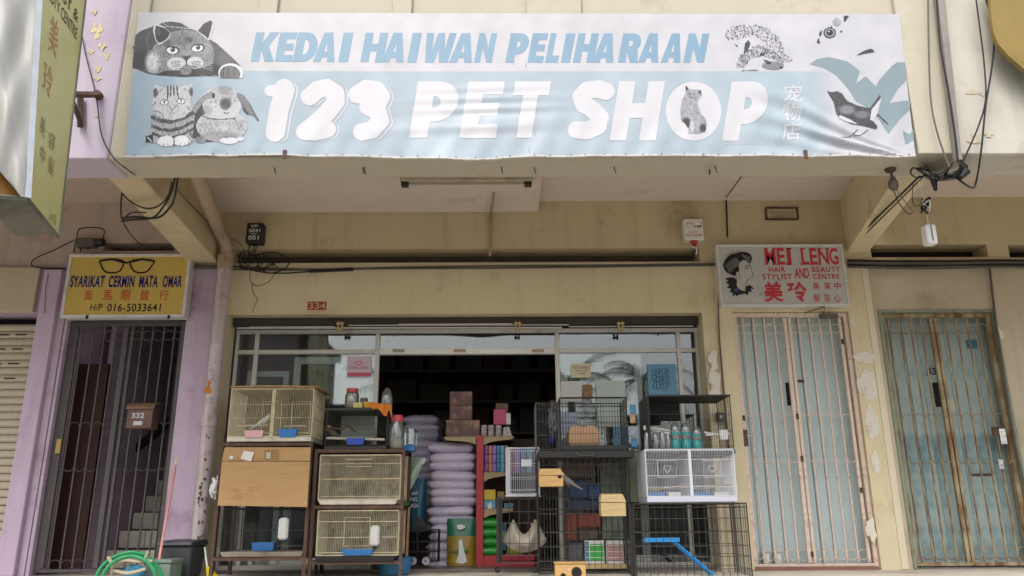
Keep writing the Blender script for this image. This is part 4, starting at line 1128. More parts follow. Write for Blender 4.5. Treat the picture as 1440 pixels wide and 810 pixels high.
MB().tube([(px, YW - 0.12, zj - 0.02), (px - 0.004, YW - 0.15, zj + 0.10), (px - 0.03, YW - 0.25, zj + 0.17), (top.x + 0.02, YF + 0.5, top.z + 0.10), (top.x, YF + 0.3, top.z + 0.17)], r0 * 0.95, 14).build('sloping_pipe', M_PIPE2, dp, smooth=True)
for i, (u, v, a, b) in enumerate([(292, 548, 5, 6), (294, 538, 3, 2)]):
    patch(u, v, a, b, YW - 0.12 - r0 - 0.001, mat('orange_rust_spot', '#b8742c', 0.8, var=0.2), dp, 300 + i, name='rust_spot', n=12, rough=.5)
for i in range(26):
    v = random.uniform(590, 780); u = 297 - (v - 600) * 0.115 + random.uniform(-7, 7)
    patch(u, v, random.uniform(.8, 2.2), random.uniform(1, 4), YW - 0.12 - r0*0.97, M_RUST, dp, 330 + i, name='rust_spot', n=8, rough=.5, th=0.004)
# crumpled plastic bag hanging beside it
def blob(name, c, r, m, parent=None, seed=1, n=3, rough=0.25, freq=3.0):
    from mathutils import noise
    bm = bmesh.new(); bmesh.ops.create_icosphere(bm, subdivisions=n, radius=1)
    for v in bm.verts:
        d = noise.noise(v.co * freq + Vector((seed*7.1, 0, 0))) + 0.5*noise.noise(v.co * freq * 2.3 + Vector((0, seed*3.3, 0)))
        v.co = v.co * (1 + rough * d)
        v.co = Vector((v.co.x * r[0], v.co.y * r[1], v.co.z * r[2]))
    me = bpy.data.meshes.new(name); bm.to_mesh(me); bm.free(); me.materials.append(m)
    me.polygons.foreach_set('use_smooth', [True]*len(me.polygons))
    return put(name, me, parent, c)
o = blob('plastic_bag', P(305, 687, YW - 0.25), (0.05, 0.05, 0.10), M_WHITE, None, 4, 4, 0.55, 2.6)
tag(o, 'crumpled white plastic bag hanging beside the drainpipe', 'bag')

# ------------------------------------------------------------------ cables
def cable(name, pts, r, m, label, cat='cable', n=6, sm=True, group=None):
    """pts: (u, v, Y) control points, rounded off by a Catmull-Rom curve"""
    c = [P(*p) for p in pts]
    if sm and len(c) > 2:
        q = []
        for i in range(len(c) - 1):
            p0, p1, p2, p3 = c[max(i-1, 0)], c[i], c[i+1], c[min(i+2, len(c)-1)]
            for s in range(6):
                t = s / 6
                q.append(0.5*((2*p1) + (p2-p0)*t + (2*p0-5*p1+4*p2-p3)*t*t + (3*p1-p0-3*p2+p3)*t**3))
        q.append(c[-1]); c = q
    return c
def cab(pts, r, m, label=None, parent=None, name='cable', cat='cable', sm=True, n=6):
    o = MB().tube(cable(name, pts, r, m, label, sm=sm), r, n).build(name, m, parent, smooth=True)
    if label: tag(o, label, cat)
    return o
YC = YW - 0.03
ct = thing('cable_run', tuple(P(660, 374, YC)), 'cable run along the cream wall below the long dark slot', 'cable')
cab([(265, 373, YC), (330, 375, YC), (440, 379, YC), (560, 376, YC), (700, 374, YC), (860, 373, YC), (1000, 371, YC), (1010, 371, YC)], 0.010, M_GREYC, None, ct, sm=True)
cab([(265, 376, YC-.01), (345, 379, YC-.01), (430, 380, YC-.01), (520, 378, YC-.01), (700, 377, YC-.01), (1010, 373, YC-.01)], 0.009, M_GREYC, None, ct)
cab([(330, 374, YC), (380, 384, YC-.01), (437, 382, YC-.01)], 0.007, M_BLACK, None, ct)
cab([(436, 381, YC-.015), (497, 378.5, YC-.015)], 0.020, M_BLACK, None, ct, name='cable_sleeve', sm=False)
cab([(0, 379, YC), (60, 378, YC), (92, 377, YC)], 0.009, M_GREYC, 'thin grey cable along the wall above the roller shutter')
cr_ = thing('cable_run', tuple(P(1300, 370, YC)), 'thick dark bundle of cables along the wall above the rusty blue gate', 'cable')
for k in range(4):
    cab([(1192, 366 + 3*k, YC-.008*(k%2)), (1260, 367 + 3.3*k, YC-.01), (1340, 367 + 3*k + (k%2), YC-.012), (1400, 366 + 3*k, YC-.01), (1500, 367 + 3.2*k, YC)], 0.013 if k in (1, 3) else 0.010, M_GREYC if k % 2 else M_BLACK, None, cr_)
cab([(1391, 372, YC), (1400, 450, YC), (1414, 540, YC), (1427, 620, YC), (1440, 680, YC)], 0.013, M_GREYC, 'thin grey conduit running down the wall right of the rusty blue gate', sm=False, name='conduit', cat='conduit')
cab([(1021, 278, YW-.02), (1022, 300, YW-.02), (1023, 333, YW-.02)], 0.008, M_SLOT, 'dark conduit dropping from the ceiling towards the hairdresser sign', sm=False, name='conduit', cat='conduit')
cab([(1008, 378, YW-.02), (1012, 480, YW-.05), (1026, 640, YW-.05), (1040, 810, YW-.05)], 0.007, M_GREYC, 'thin conduit down the pilaster beside the pink gate', sm=False, name='conduit', cat='conduit')
cab([(1022, 278, YW-.02), (1100, 277, YW-.02), (1172, 277, YW-.02)], 0.006, M_SLOT, 'thin dark cable along the ceiling edge above the vent', sm=False)
# long thin tube drawn for the groove line on the lilac column
cab([(102, 360, YC-.04), (96, 420, YC-.04), (80, 520, YC-.04), (58, 660, YC-.04), (34, 810, YC-.04)], 0.006, M_GREYC, 'thin line running down the lilac column by the dark gate', sm=False)
cab([(68, 385, YC-.04), (64, 410, YC-.04), (63, 440, YC-.04)], 0.003, M_BLACK, 'short loose black wire on the lilac column above the shutter')

# black timer box with wires
bx = thing('meter_box', tuple(P(358, 342, YW - 0.1)), 'small black box marked with white numbers beside the sloping drainpipe', 'box')
part('case', 346, 313, 369, 341, YW - 0.12, 0.11, mat('black_plastic', '#1b1a19', 0.5, var=0.1), bx, bevel=0.008)
M_CHALK = mat('white_marker', '#c8c8c0', 0.7, var=0.1)
for s, a, b, c_, d in (('VF', 352, 316, 363, 320), ('5041', 350, 321.5, 366, 326.5), ('051', 349, 331, 364, 337), ('–', 353, 328, 361, 329)):
    txt(bx, s, a, b, c_, d, YW - 0.1215, M_CHALK, 0.02)
cab([(352, 342, YW-.06), (350, 352, YW-.06), (352, 360, YW-.05)], 0.006, M_BLACK, None, bx, name='wire')
cab([(359, 342, YW-.06), (356, 352, YW-.08), (350, 360, YW-.05)], 0.006, M_BLACK, None, bx, name='wire')
cab([(364, 342, YW-.06), (358, 355, YW-.07), (360, 366, YW-.05)], 0.005, M_BLACK, None, bx, name='wire')
wt = thing('wire_tangle', tuple(P(365, 375, YW - 0.06)), 'tangle of black wires looping below the small black box', 'wires')
random.seed(3)
for k in range(5):
    q = [(340 + random.uniform(-8, 8), 356 + random.uniform(-6, 6), YC - random.uniform(0, .05))]
    for s in range(4): q.append((338 + s * 16 + random.uniform(-6, 6), 368 + random.uniform(-12, 12), YC - random.uniform(0, .05)))
    cab(q, 0.0045, M_BLACK, None, wt, name='wire')
cab([(352, 360, YC-.03), (385, 355, YC-.04), (406, 365, YC-.04), (400, 378, YC-.03), (378, 384, YC-.03), (360, 374, YC-.03)], 0.006, M_BLACK, None, wt, name='wire')
cab([(352, 380, YC-.03), (352, 395, YC-.04), (362, 402, YC-.04), (378, 396, YC-.04), (387, 384, YC-.04)], 0.0035, M_BLACK, None, wt, name='wire')
cab([(354, 398, YC-.03), (356, 412, YC-.03), (362, 420, YC-.03), (358, 430, YC-.03), (355, 440, YC-.03)], 0.003, M_BLACK, None, wt, name='wire')
cab([(325, 335, YC-.15), (338, 343, YC-.1), (346, 360, YC-.05)], 0.003, M_BLACK, None, wt, name='wire')

# wires looping at the left cross beam
wl = thing('wire_tangle', tuple(P(225, 290, 6.0)), 'black wires looping round the left cross beam behind the light box', 'wires')
cab([(250, 250, 5.6), (246, 275, 5.7), (240, 290, 5.75), (222, 306, 5.8), (190, 305, 5.85), (172, 307, 5.9)], 0.009, M_BLACK, None, wl, name='wire')
cab([(246, 250, 5.6), (240, 272, 5.7), (230, 290, 5.75), (215, 306, 5.8), (185, 309, 5.85), (171, 311, 5.9)], 0.009, M_BLACK, None, wl, name='wire')
cab([(242, 256, 5.6), (236, 276, 5.7), (222, 290, 5.75), (205, 293, 5.8), (186, 285, 5.85), (172, 272, 5.9)], 0.007, M_BLACK, None, wl, name='wire')
cab([(205, 299, 5.8), (185, 299, 5.85), (172, 308, 5.9), (170, 290, 5.9), (172, 268, 5.9)], 0.006, M_BLACK, None, wl, name='wire')
cab([(172, 310, 5.9), (184, 330, 6.2), (200, 344, 6.6), (222, 349, 7.0), (246, 344, 7.3)], 0.005, M_BLACK, None, wl, name='wire')
cab([(248, 265, 5.6), (264, 283, 6.2), (290, 310, 6.8), (310, 325, 7.3)], 0.004, M_BLACK, None, wl, name='wire')
cab([(116, 52, YF-.02), (120, 75, YF-.02), (135, 135, YF-.02), (143, 190, YF-.02), (160, 222, YF-.02), (176, 236, YF-.01), (190, 246, 5.3)], 0.0045, M_BLACK, 'thin black wire hanging down the lilac fascia beside the banner')
cab([(94, 242, 5.5), (104, 243, 5.5), (125, 246, 5.5)], 0.006, M_BLACK, 'short stub of black wire under the lilac fascia')
# junction box with pipe at upper left
jb = thing('junction_box', tuple(P(122, 345, YW-.1)), 'grey junction box with a dark conduit above the yellow optician sign', 'box')
part('box', 104, 334, 132, 346, YW - 0.10, 0.09, mat('dusty_grey_box', '#5a5248', 0.8, var=0.3, scale=20, bump=0.6), jb, bevel=0.012)
MB().tube([P(132, 341, YW-.06), P(146, 341, YW-.06)], 0.04, 8).build('gland', M_BLACK, jb)
cab([(105, 346, YW-.05), (104, 356, YW-.05)], 0.006, M_BLACK, None, jb, name='wire'); cab([(114, 346, YW-.05), (113, 354, YW-.05)], 0.006, M_BLACK, None, jb, name='wire'); cab([(126, 346, YW-.05), (123, 352, YW-.05)], 0.006, M_BLACK, None, jb, name='wire')
cab([(108, 334, YW-.06), (112, 322, YW-.1), (130, 320, YW-.1), (146, 323, YW-.1), (144, 338, YW-.06)], 0.006, M_BLACK, None, jb, name='wire')
cab([(104, 338, YW-.05), (75, 352, YW-.05), (52, 362, YW-.05), (44, 370, YW-.05), (52, 376, YW-.05), (92, 378, YW-.05)], 0.006, M_BLACK, 'thin black wire looping left from the junction box')

# ------------------------------------------------------------------ alarm box
al = thing('alarm_box', tuple(P(976, 322, YW-.1)), 'white alarm box with a red lamp beneath, right end of the dark slot', 'alarm')
part('case', 962, 307.5, 989, 337, YW - 0.10, 0.095, M_WHITE, al, bevel=0.006)
ya = YW - 0.1012
txt(al, 'Tel: 013', 969, 324.5, 982, 327.5, ya, M_INKRED, 0); txt(al, '013-4380988', 965, 329, 987, 332, ya, M_INKRED, 0.01)
txt(al, 'HKH', 969, 313, 977, 316, ya, M_GREYC, 0); txt(al, 'ALARM', 975, 316.5, 986, 319.5, ya, M_INKBLK, 0.03)
mb = MB()
for cu, s_ in ((972, 1), (980, -1)):
    pts = []
    for k in range(9):
        th = R(90 + 22*k) if s_ > 0 else R(-90 + 22*k)
        p = P(cu + 7*math.cos(th), 316 - 4.5*math.sin(th), ya); pts.append((p.x, p.z))
    ribbon(mb, pts, [0.002 + 0.006*math.sin(k/8*3.14) for k in range(9)], ya)
mb.build('swoosh_logo', M_INKRED, al)
c0 = P(975.5, 341, YW - .05)
MB().lathe((c0.x, c0.y, c0.z - 0.035), [(0.012, 0), (0.03, 0.012), (0.042, 0.04), (0.045, 0.055)], 14).build('red_lamp', mat('red_lens', '#a01c14', 0.3, var=0.1), al, smooth=True)
cab([(968, 338, YW-.06), (974, 347, YW-.1), (980, 350, YW-.05), (979, 358, YW-.03)], 0.006, M_WHITE, None, al, name='wire')
cab([(978, 346, YW-.06), (975, 356, YW-.03), (977, 364, YW-.03)], 0.007, M_BLACK, None, al, name='wire')

# small framed vent on the wall
vn = thing('wall_vent', tuple(P(1100, 300, YW)), 'small rusty framed vent high on the wall above the hairdresser sign', 'vent')
for q in ((1076.5, 291, 1123, 293), (1076.5, 307, 1123, 309), (1076.5, 293, 1079, 307), (1120.5, 293, 1123, 307)):
    part('frame', *q, YW - 0.03, 0.028, M_RUST, vn, bevel=0)
part('vent_panel', 1079, 293, 1120.5, 307, YW - 0.016, 0.012, M_CREAM_D, vn, bevel=0)
part('vent_tray', 1084, 297, 1117, 306, YW - 0.022, 0.004, M_PIPE2, vn, bevel=0.002)

# house number on the lintel, red brush strokes
hn = thing('number_plate', tuple(P(446, 430, YW-.002)), 'red painted house number patch on the cream lintel', 'house number')
part('red_patch', 432.5, 424.3, 459, 435.8, YW - 0.004, 0.003, mat('red_paint', '#9c3a28', 0.7, var=0.2, scale=40), hn, bevel=0)
txt(hn, '334', 434, 425.5, 458, 434.5, YW - 0.006, mat('pale_number', '#c9a98c', 0.7), 0.01)

# ------------------------------------------------------------------ lamps, rods and things under the canopy
fl = thing('ceiling_lamp', tuple(P(655, 256, YF + .45)), 'fluorescent batten without tube on the ceiling behind the banner', 'lamp')
zb = P(655, 253, 6.55).z; yb = 6.55
yb = YF + 0.36
for _ in range(60):
    yb += 0.02
    if P(655, 256, yb).z >= zdrop - 0.03: break
x0b, x1b = P(563, 256, yb).x, P(749, 256, yb).x
M_BATT = mat('yellowed_enamel', '#b0a792', 0.5, var=0.1, scale=10, stain='#6b583a', stain_amt=0.4)
MB().box(x0b, x1b, yb - 0.03, yb + 0.05, zdrop - 0.055, zdrop - 0.001).build('housing', M_BATT, fl, bevel=0.006)
for a, s_ in ((x0b + 0.01, 1), (x1b - 0.075, 1)):
    MB().box(a, a + 0.065, yb - 0.028, yb + 0.03, zdrop - 0.095, zdrop - 0.056).build('lamp_holder', mat('teal_black_plastic', '#16282c', 0.4), fl, bevel=0.004)
MB().tube([(x0b + 0.07, yb, zdrop - 0.075), (x1b - 0.07, yb, zdrop - 0.075)], 0.007, 6).build('spring_rod', M_BATT, fl)
zz = P(689, 356, YW - .03).z
cab([(695, 264, yb + 0.35), (693, 285, 7.0), (690.5, 298, YW-.03), (690, 330, YW - 0.03), (689, 360, YW - 0.03)], 0.014, M_PIPE2, 'painted conduit from the ceiling lamp down the upper wall', name='conduit', cat='conduit', sm=False)
cab([(997, 243, YF+.36), (1100, 242.5, YF+.36), (1187, 242, YF+.36)], 0.009, M_RUST, 'rusty rod hanging along the back of the front beam on the right', name='steel_rod', cat='rod', sm=False)
cab([(998, 239, YF+.1), (998, 247, YF+.36)], 0.006, M_RUST, 'rusty hook holding the left end of the rod', name='rod_hook', cat='hook', sm=False)
cab([(1042, 249, 5.6), (1021, 278, YW-.1)], 0.005, M_SLOT, 'thin dark wire across the ceiling towards the wall vent', sm=False)
# nails and hooks on the front beam
for i, (u, v) in enumerate([(386, 238), (510, 240), (512, 244), (705, 236), (751, 231), (864, 240), (1006, 237)]):
    a = P(u, v, YF + 0.15); a.z = ZU
    MB().tube([a, a + Vector((0.004, 0, -0.03)), a + Vector((0.012, 0, -0.05))], 0.004, 5).build('hook', M_RUST, bc)
# lamp holder hanging at the right
lh = thing('bulb_holder', tuple(P(1252, 252, YF+.3)), 'empty bulb holder hanging from the front beam near the right cross beam', 'lamp')
p = P(1252, 238, YF + .2); p.z = ZU
MB().lathe((p.x, p.y, p.z - 0.02), [(0.035, 0), (0.04, 0.02)], 12).build('rose', M_RUST, lh)
MB().tube([p, p + Vector((0.005, 0, -0.08))], 0.012, 6).build('stem', M_GREYC, lh)
MB().lathe((p.x + 0.005, p.y, p.z - 0.165), [(0.022, 0), (0.034, 0.02), (0.034, 0.06), (0.02, 0.09)], 14).build('holder', M_GREYC, lh, smooth=True)
p2 = p + Vector((0.02, 0, -0.15))
cab([(1257, 268, YF+.25), (1264, 285, 5.6), (1276, 300, 5.8), (1282, 300, 5.8)], 0.0045, M_BLACK, None, lh, name='wire')
cab([(1259, 264, YF+.25), (1270, 280, 5.6), (1284, 298, 5.8)], 0.003, M_GREYC, None, lh, name='wire')
# cable riser on the right pier
YR = YF - 0.12
rs = thing('cable_riser', tuple(P(1330, 120, YR)), 'grey boxed cable riser slanting up the right pier', 'cable')
a0, a1 = P(1314, -40, YR), P(1346, 224, YR)
b0, b1 = P(1325, -40, YR), P(1353, 224, YR)
mb = MB(); mb.hexa([a1, b1, b1 + Vector((0, .05, 0)), a1 + Vector((0, .05, 0)), a0, b0, b0 + Vector((0, .05, 0)), a0 + Vector((0, .05, 0))]); mb.build('trunking', mat('grey_trunking', '#8a827b', 0.6, var=0.15, scale=10, streak=('#4e4741', .5)), rs)
cab([(1316, -20, YR-.01), (1322, 60, YR-.015), (1334, 130, YR-.015), (1343, 190, YR-.01), (1347, 226, YR-.01)], 0.008, M_BLACK, None, rs)
cab([(1305, -20, YR), (1306, 60, YR), (1309, 140, YR), (1319, 190, YR), (1335, 235, YR)], 0.007, M_GREYC, 'grey cable hanging down the cream pier left of the boxed riser')
cab([(1370, -20, YR), (1378, 40, YR), (1384, 90, YR), (1386, 140, YR), (1375, 180, YR), (1355, 225, YR), (1345, 245, YR+.1)], 0.006, M_BLACK, 'dark cable on the white fascia, inner one of the crossing pair')
cab([(1380, -20, YR), (1394, 25, YR), (1398, 60, YR), (1394, 100, YR), (1386, 150, YR), (1380, 210, YR), (1372, 258, YR+.1), (1364, 263, YR+.1), (1345, 250, YR+.2)], 0.007, M_BLACK, 'dark cable on the white fascia, outer one looping below the beam')
bd = thing('wire_tangle', tuple(P(1325, 243, YF+.1)), 'thick knot of dark cables under the right end of the front beam', 'wires')
random.seed(11)
for k in range(13):
    o1 = random.uniform(-4, 4)
    q = [(1296 + random.uniform(-6, 6), 240 + o1, YF + .1), (1306, 247 + o1 + random.uniform(-2, 4), YF + random.uniform(-.05, .3)), (1322, 250 + o1 + random.uniform(-2, 3), YF + random.uniform(-.05, .3)),
         (1340, 247 + o1, YF + random.uniform(-.05, .2)), (1354 + random.uniform(-4, 6), 240 + o1, YF + .05), (1350, 226 + random.uniform(-3, 3), YF - .02)]
    if k % 3 == 0: q = q[:3] + [(1335, 235, YF), (1340, 225, YF - .05)]
    cab(q, random.uniform(0.007, 0.012), M_BLACK if k % 4 else M_GREYC, None, bd, name='wire')
cab([(1298, 240, YF+.1), (1284, 236, YF+.1), (1281, 244, YF+.1), (1290, 250, YF+.1), (1302, 246, YF+.1)], 0.006, M_BLACK, None, bd, name='wire')
MB().tube([P(1313, 252, YF+.1), P(1316, 268, YF+.1)], [0.025, 0.012], 7).build('tape_end', M_BLACK, bd)
MB().tube([P(1350, 250, YF), P(1358, 240, YF)], [0.02, 0.035], 7).build('tape_end', M_BLACK, bd)
# black trunking along the right cross beam edge
MB().tube([P(1294, 247, YF + .36), P(1193, 346, YW - .02)], 0.009, 5).build('beam_cable', M_BLACK, cr_)
MB().tube([P(1298, 249, YF + .36), P(1198, 348, YW - .02)], 0.007, 5).build('beam_cable', M_GREYC, cr_)
# white box on a string
wb = thing('hanging_box', tuple(P(1308, 330, 5.6)), 'small white plastic box dangling on a wire under the right cross beam', 'box')
x0, x1, z0, z1 = rect(1300.5, 317, 1315, 344, 5.55)
MB().box(x0, x1, 5.52, 5.60, z0, z1).build('case', M_WHITE, wb, bevel=0.008)
MB().box((x0+x1)/2 - 0.003, (x0+x1)/2 + 0.003, 5.516, 5.522, z0 + .02, z1 - .01).build('seam', M_GREYC, wb)
cab([(1306, 318, 5.56), (1304, 305, 5.56), (1303, 290, 5.55), (1298, 272, 5.5), (1292, 255, 5.4)], 0.003, M_WHITE, None, wb, name='string')
for k in range(7):
    q = [(1302 + random.uniform(-7, 6), 282 + random.uniform(-6, 20), 5.5 + random.uniform(-.05, .05)) for _ in range(5)]
    cab(q, 0.005, M_BLACK if k % 3 else M_WHITE, None, wb, name='wire')
cab([(1284, 258, 5.45), (1283, 280, 5.5), (1288, 290, 5.5), (1300, 283, 5.5)], 0.003, M_BLACK, None, wb, name='wire')
ORD = ['topmost', 'second from the top', 'third from the top', 'fourth from the top', 'fifth from the top', 'sixth from the top', 'seventh from the top',
       'eighth from the top', 'ninth from the top', 'tenth from the top', 'eleventh from the top', 'twelfth from the top', 'thirteenth from the top', 'fourteenth from the top']
# ------------------------------------------------------------------ roller shutter at the far left
M_SHUT = mat('cream_shutter', '#b5ac97', 0.55, var=0.08, scale=4, stain='#85795f', stain_amt=0.3, stain_scale=2, bump=0.1)
rs_ = thing('roller_shutter', (-7.5, YW + .1, WZ), 'cream metal roller shutter closed at the far left edge', 'shutter')
ztop_ = P(27, 456, YW + .1).z; pitch_ = (P(27, 456, YW+.1).z - P(27, 810, YW+.1).z) / 32.5
x1s = HR[1] - 0.004
sl = None
for k in range(int((ztop_ - WZ) / pitch_) + 1):
    z1 = ztop_ - k * pitch_; zm = z1 - pitch_
    if sl is None:
        h = pitch_; y = YW + 0.10
        prof = [(y + 0.012, 0.0), (y + 0.002, -0.012), (y - 0.006, -h*0.35), (y - 0.006, -h*0.7), (y + 0.004, -h + 0.010), (y + 0.016, -h + 0.004)]
        mb = MB(); n = len(prof)
        mb.add([(HR[0], a, b) for a, b in prof] + [(x1s, a, b) for a, b in prof], [(i, n+i, n+i+1, i+1) for i in range(n-1)])
        sl = mb.build('slat', M_SHUT, rs_, smooth=False); slm = sl.data; sl.location.z += z1; cz0 = sl.location.z - z1
        sx, sy_ = sl.location.x, sl.location.y
        base_loc = sl.location.copy(); first_z = z1
    else:
        o = bpy.data.objects.new('slat', slm); COL.objects.link(o); o.parent = rs_; o.location = base_loc - Vector((0, 0, first_z - z1))
    if k in (1, 3, 5, 7):
        for q in range(3):
            xa = P(19 + (0 if q else 0), 470, YW + .1).x + 0.03 - q * 0.22 + 0.0
            xc = P(32 - k, 470, YW+.1).x - q * 0.17
            MB().box(xc - 0.055, xc + 0.055, YW + 0.088, YW + 0.0935, zm + pitch_*0.42, zm + pitch_*0.60).build('vent_hole', M_SLOT, rs_, bevel=0.004)

# ------------------------------------------------------------------ folding grille gates
def gate(x0, x1, z0, z1, Y, bars, stiles, m, label, v_at, ring_rows=(), arch_rows=(), bar_w=0.014, stile_w=0.032, frame_w=0.04, depth=0.03, ringr=None):
    """bars, stiles: x positions; ring_rows: z of rings between neighbouring uprights; arch_rows: (z, +1 arch up / -1 arch down)"""
    t = thing('metal_gate', ((x0+x1)/2, Y, z0), label, 'gate')
    MB().box(x0, x0 + frame_w, Y, Y + depth, z0, z1).build('frame_jamb', m, t, bevel=0.003)
    MB().box(x1 - frame_w, x1, Y, Y + depth, z0, z1).build('frame_jamb', m, t, bevel=0.003)
    MB().box(x0 + frame_w, x1 - frame_w, Y + .001, Y + depth - .001, z1 - frame_w, z1).build('frame_head', m, t, bevel=0.003)
    MB().box(x0 + frame_w, x1 - frame_w, Y + .001, Y + depth - .001, z0, z0 + 0.03).build('frame_foot', m, t, bevel=0.003)
    zz0, zz1 = z0 + 0.035, z1 - frame_w - 0.008
    sm_ = None
    for x, w_ in stiles:
        MB().box(x - w_/2, x + w_/2, Y + 0.002, Y + depth - 0.002, zz0, zz1).build('stile', m, t, bevel=0.003)
    st = sorted([s_[0] for s_ in stiles])
    bm_ = None
    for x in bars:
        if bm_ is None:
            o = MB().box(x - bar_w/2, x + bar_w/2, Y + 0.006, Y + 0.006 + bar_w, zz0, zz1).build('bar', m, t, bevel=0.002); bm_ = o.data; bl0 = o.location.copy(); bx0 = x
        else:
            o = bpy.data.objects.new('bar', bm_); COL.objects.link(o); o.parent = t; o.location = bl0 + Vector((x - bx0, 0, 0))
    ups = sorted(list(bars) + st)
    cache = {}
    gaps = [(a, b) for a, b in zip(ups, ups[1:]) if 0.05 < b - a < 0.2]
    def curve(kind, c, r, z, Yc):
        if kind == 'ring': th = [2*math.pi*k/14 for k in range(14)]
        elif kind == 'up': th = [math.pi*k/8 for k in range(9)]
        else: th = [math.pi + math.pi*k/8 for k in range(9)]
        pts = [(c + r*math.cos(a), Yc, z + r*math.sin(a)) for a in th]
        return MB().tube(pts, 0.0045, 4, close=(kind == 'ring'))
    for a, b in gaps:
        c, r = (a+b)/2, (b-a)/2 - 0.003
        if ringr: r = min(r, ringr)
        for z in ring_rows:
            key = ('ring', round(r, 3))
            if key in cache: o = bpy.data.objects.new('ring', cache[key][0]); COL.objects.link(o); o.parent = t; o.location = cache[key][1] + Vector((c - cache[key][2], 0, z - cache[key][3]))
            else:
                o = curve('ring', c, r, z, Y + 0.012).build('ring', m, t); cache[key] = (o.data, o.location.copy(), c, z)
        for z, s_ in arch_rows:
            key = ('a', s_, round(r, 3))
            if key in cache: o = bpy.data.objects.new('arch', cache[key][0]); COL.objects.link(o); o.parent = t; o.location = cache[key][1] + Vector((c - cache[key][2], 0, z - cache[key][3]))
            else:
                o = curve('up' if s_ > 0 else 'down', c, r, z, Y + 0.004).build('arch', m, t); cache[key] = (o.data, o.location.copy(), c, z)
    return t
def gx(us, v=460, Y=YW): return [P(u, v, Y).x for u in us]
def gz(v, u=1112, Y=YW): return P(u, v, Y).z
M_PINKG = mat('faded_pink_gate_paint', '#d3beae', 0.6, var=0.08, scale=12, stain='#8f6a52', stain_amt=0.25, stain_scale=22, bump=0.3)
YGt = YW + 0.03
g1 = gate(HG[0] + 0.004, HG[1] - 0.004, WZ + 0.02, HG[3] - 0.006, YGt, gx((1047, 1062, 1077, 1091.5, 1126, 1141, 1155.5, 1170)), [(x, .03) for x in gx((1036,))] + [(x, .036) for x in gx((1106.5,))] + [(x, .03) for x in gx((1112.8,))] + [(x, .03) for x in gx((1184,))],
          M_PINKG, 'faded pink folding grille gate under the hairdresser sign', 460, ring_rows=(gz(461), gz(781)), arch_rows=((gz(589), 1), (gz(643), -1)))
# door leaves behind it
M_DOORB = mat('pale_blue_grey_door', '#b9c8c9', 0.6, var=0.05, scale=2, stain='#7d8a8b', stain_amt=0.3, streak=('#6e7a7b', .3))
dt = thing('folding_door', ((HG[0]+HG[1])/2, YG - 0.05, WZ), 'pale blue grey panelled door behind the pink grille gate', 'door')
n = 10; xa, xb = HG[0] + 0.003, HG[1] - 0.003
for k in range(n):
    a, b = xa + (xb-xa)*k/n, xa + (xb-xa)*(k+1)/n
    MB().box(a + 0.003, b - 0.003, YG - 0.07 + (0.006 if k % 2 else 0), YG - 0.03, WZ + 0.02, HG[3] - 0.003).build('door_panel', M_DOORB, dt, bevel=0.004)
MB().box(xa, xb, YG - 0.028, YG - 0.01, WZ, HG[3] - 0.002).build('backing', M_SLOT, dt)
Yd = YG - 0.075
part('letter_slot', 1106, 538, 1113, 570, Yd, 0.006, M_SLOT, dt, bevel=0)
part('bolt', 1122, 534, 1132, 537.5, Yd - .01, 0.012, M_RUST, dt)
part('lock_case', 1045, 604, 1052, 627, YGt - 0.02, 0.05, mat('brown_lock', '#53261d', 0.4, var=0.1), g1, bevel=0.004)
MB().tube([P(1050, 612, YGt-.03), P(1060, 611.5, YGt-.03)], 0.010, 8).build('lock_handle', mat('chrome', '#c9c9c9', 0.2, metal=1, var=0), g1)
for x_, v in ((gx((1036,))[0], 587), (gx((1109.6,))[0], 585), (gx((1109.6,))[0], 645), (gx((1109.6,))[0], 780), (gx((1184,))[0], 480), (gx((1184,))[0], 690)):
    MB().box(x_ - .012, x_ + .012, YGt - .006, YGt + .004, gz(v) - .025, gz(v) + .025).build('hinge', M_RUST, g1)
for i, u in enumerate((1079.5, 1096)):
    x0, x1, z0, z1 = rect(u - 5.5, 776, u + 5.5, 795, YW + .075)
    c_ = ((x0+x1)/2, YW + 0.112); r_ = (x1-x0)/2
    t = thing('paint_tin', (c_[0], c_[1], WZ + 0.021), ('white paint tin behind the pink gate, left one of the two', 'small white cup behind the pink gate, right one of the two')[i], 'tin')
    MB().lathe((c_[0], c_[1], WZ + 0.021), [(r_*.9, 0), (r_, z1 - z0)] , 16).build('body', M_WHITE, t, smooth=True)
    MB().lathe((c_[0], c_[1], WZ + 0.022 + z1 - z0), [(r_*1.04, 0), (r_*1.04, 0.008)], 16).build('lid', mat('beige_lid', '#b7a68f', 0.5), t)
# door closer above
dc = thing('door_closer', tuple(P(1160, 438, YW-.05)), 'grey door closer arm above the pink grille gate', 'door closer')
part('body', 1154, 440.5, 1179, 447, YW - 0.05, 0.045, M_GREYC, dc, bevel=0.006)
MB().tube([P(1158, 441, YW-.06), P(1160, 431, YW-.09), P(1132, 440, YW-.03)], 0.007, 5).build('arm', M_GREYC, dc)

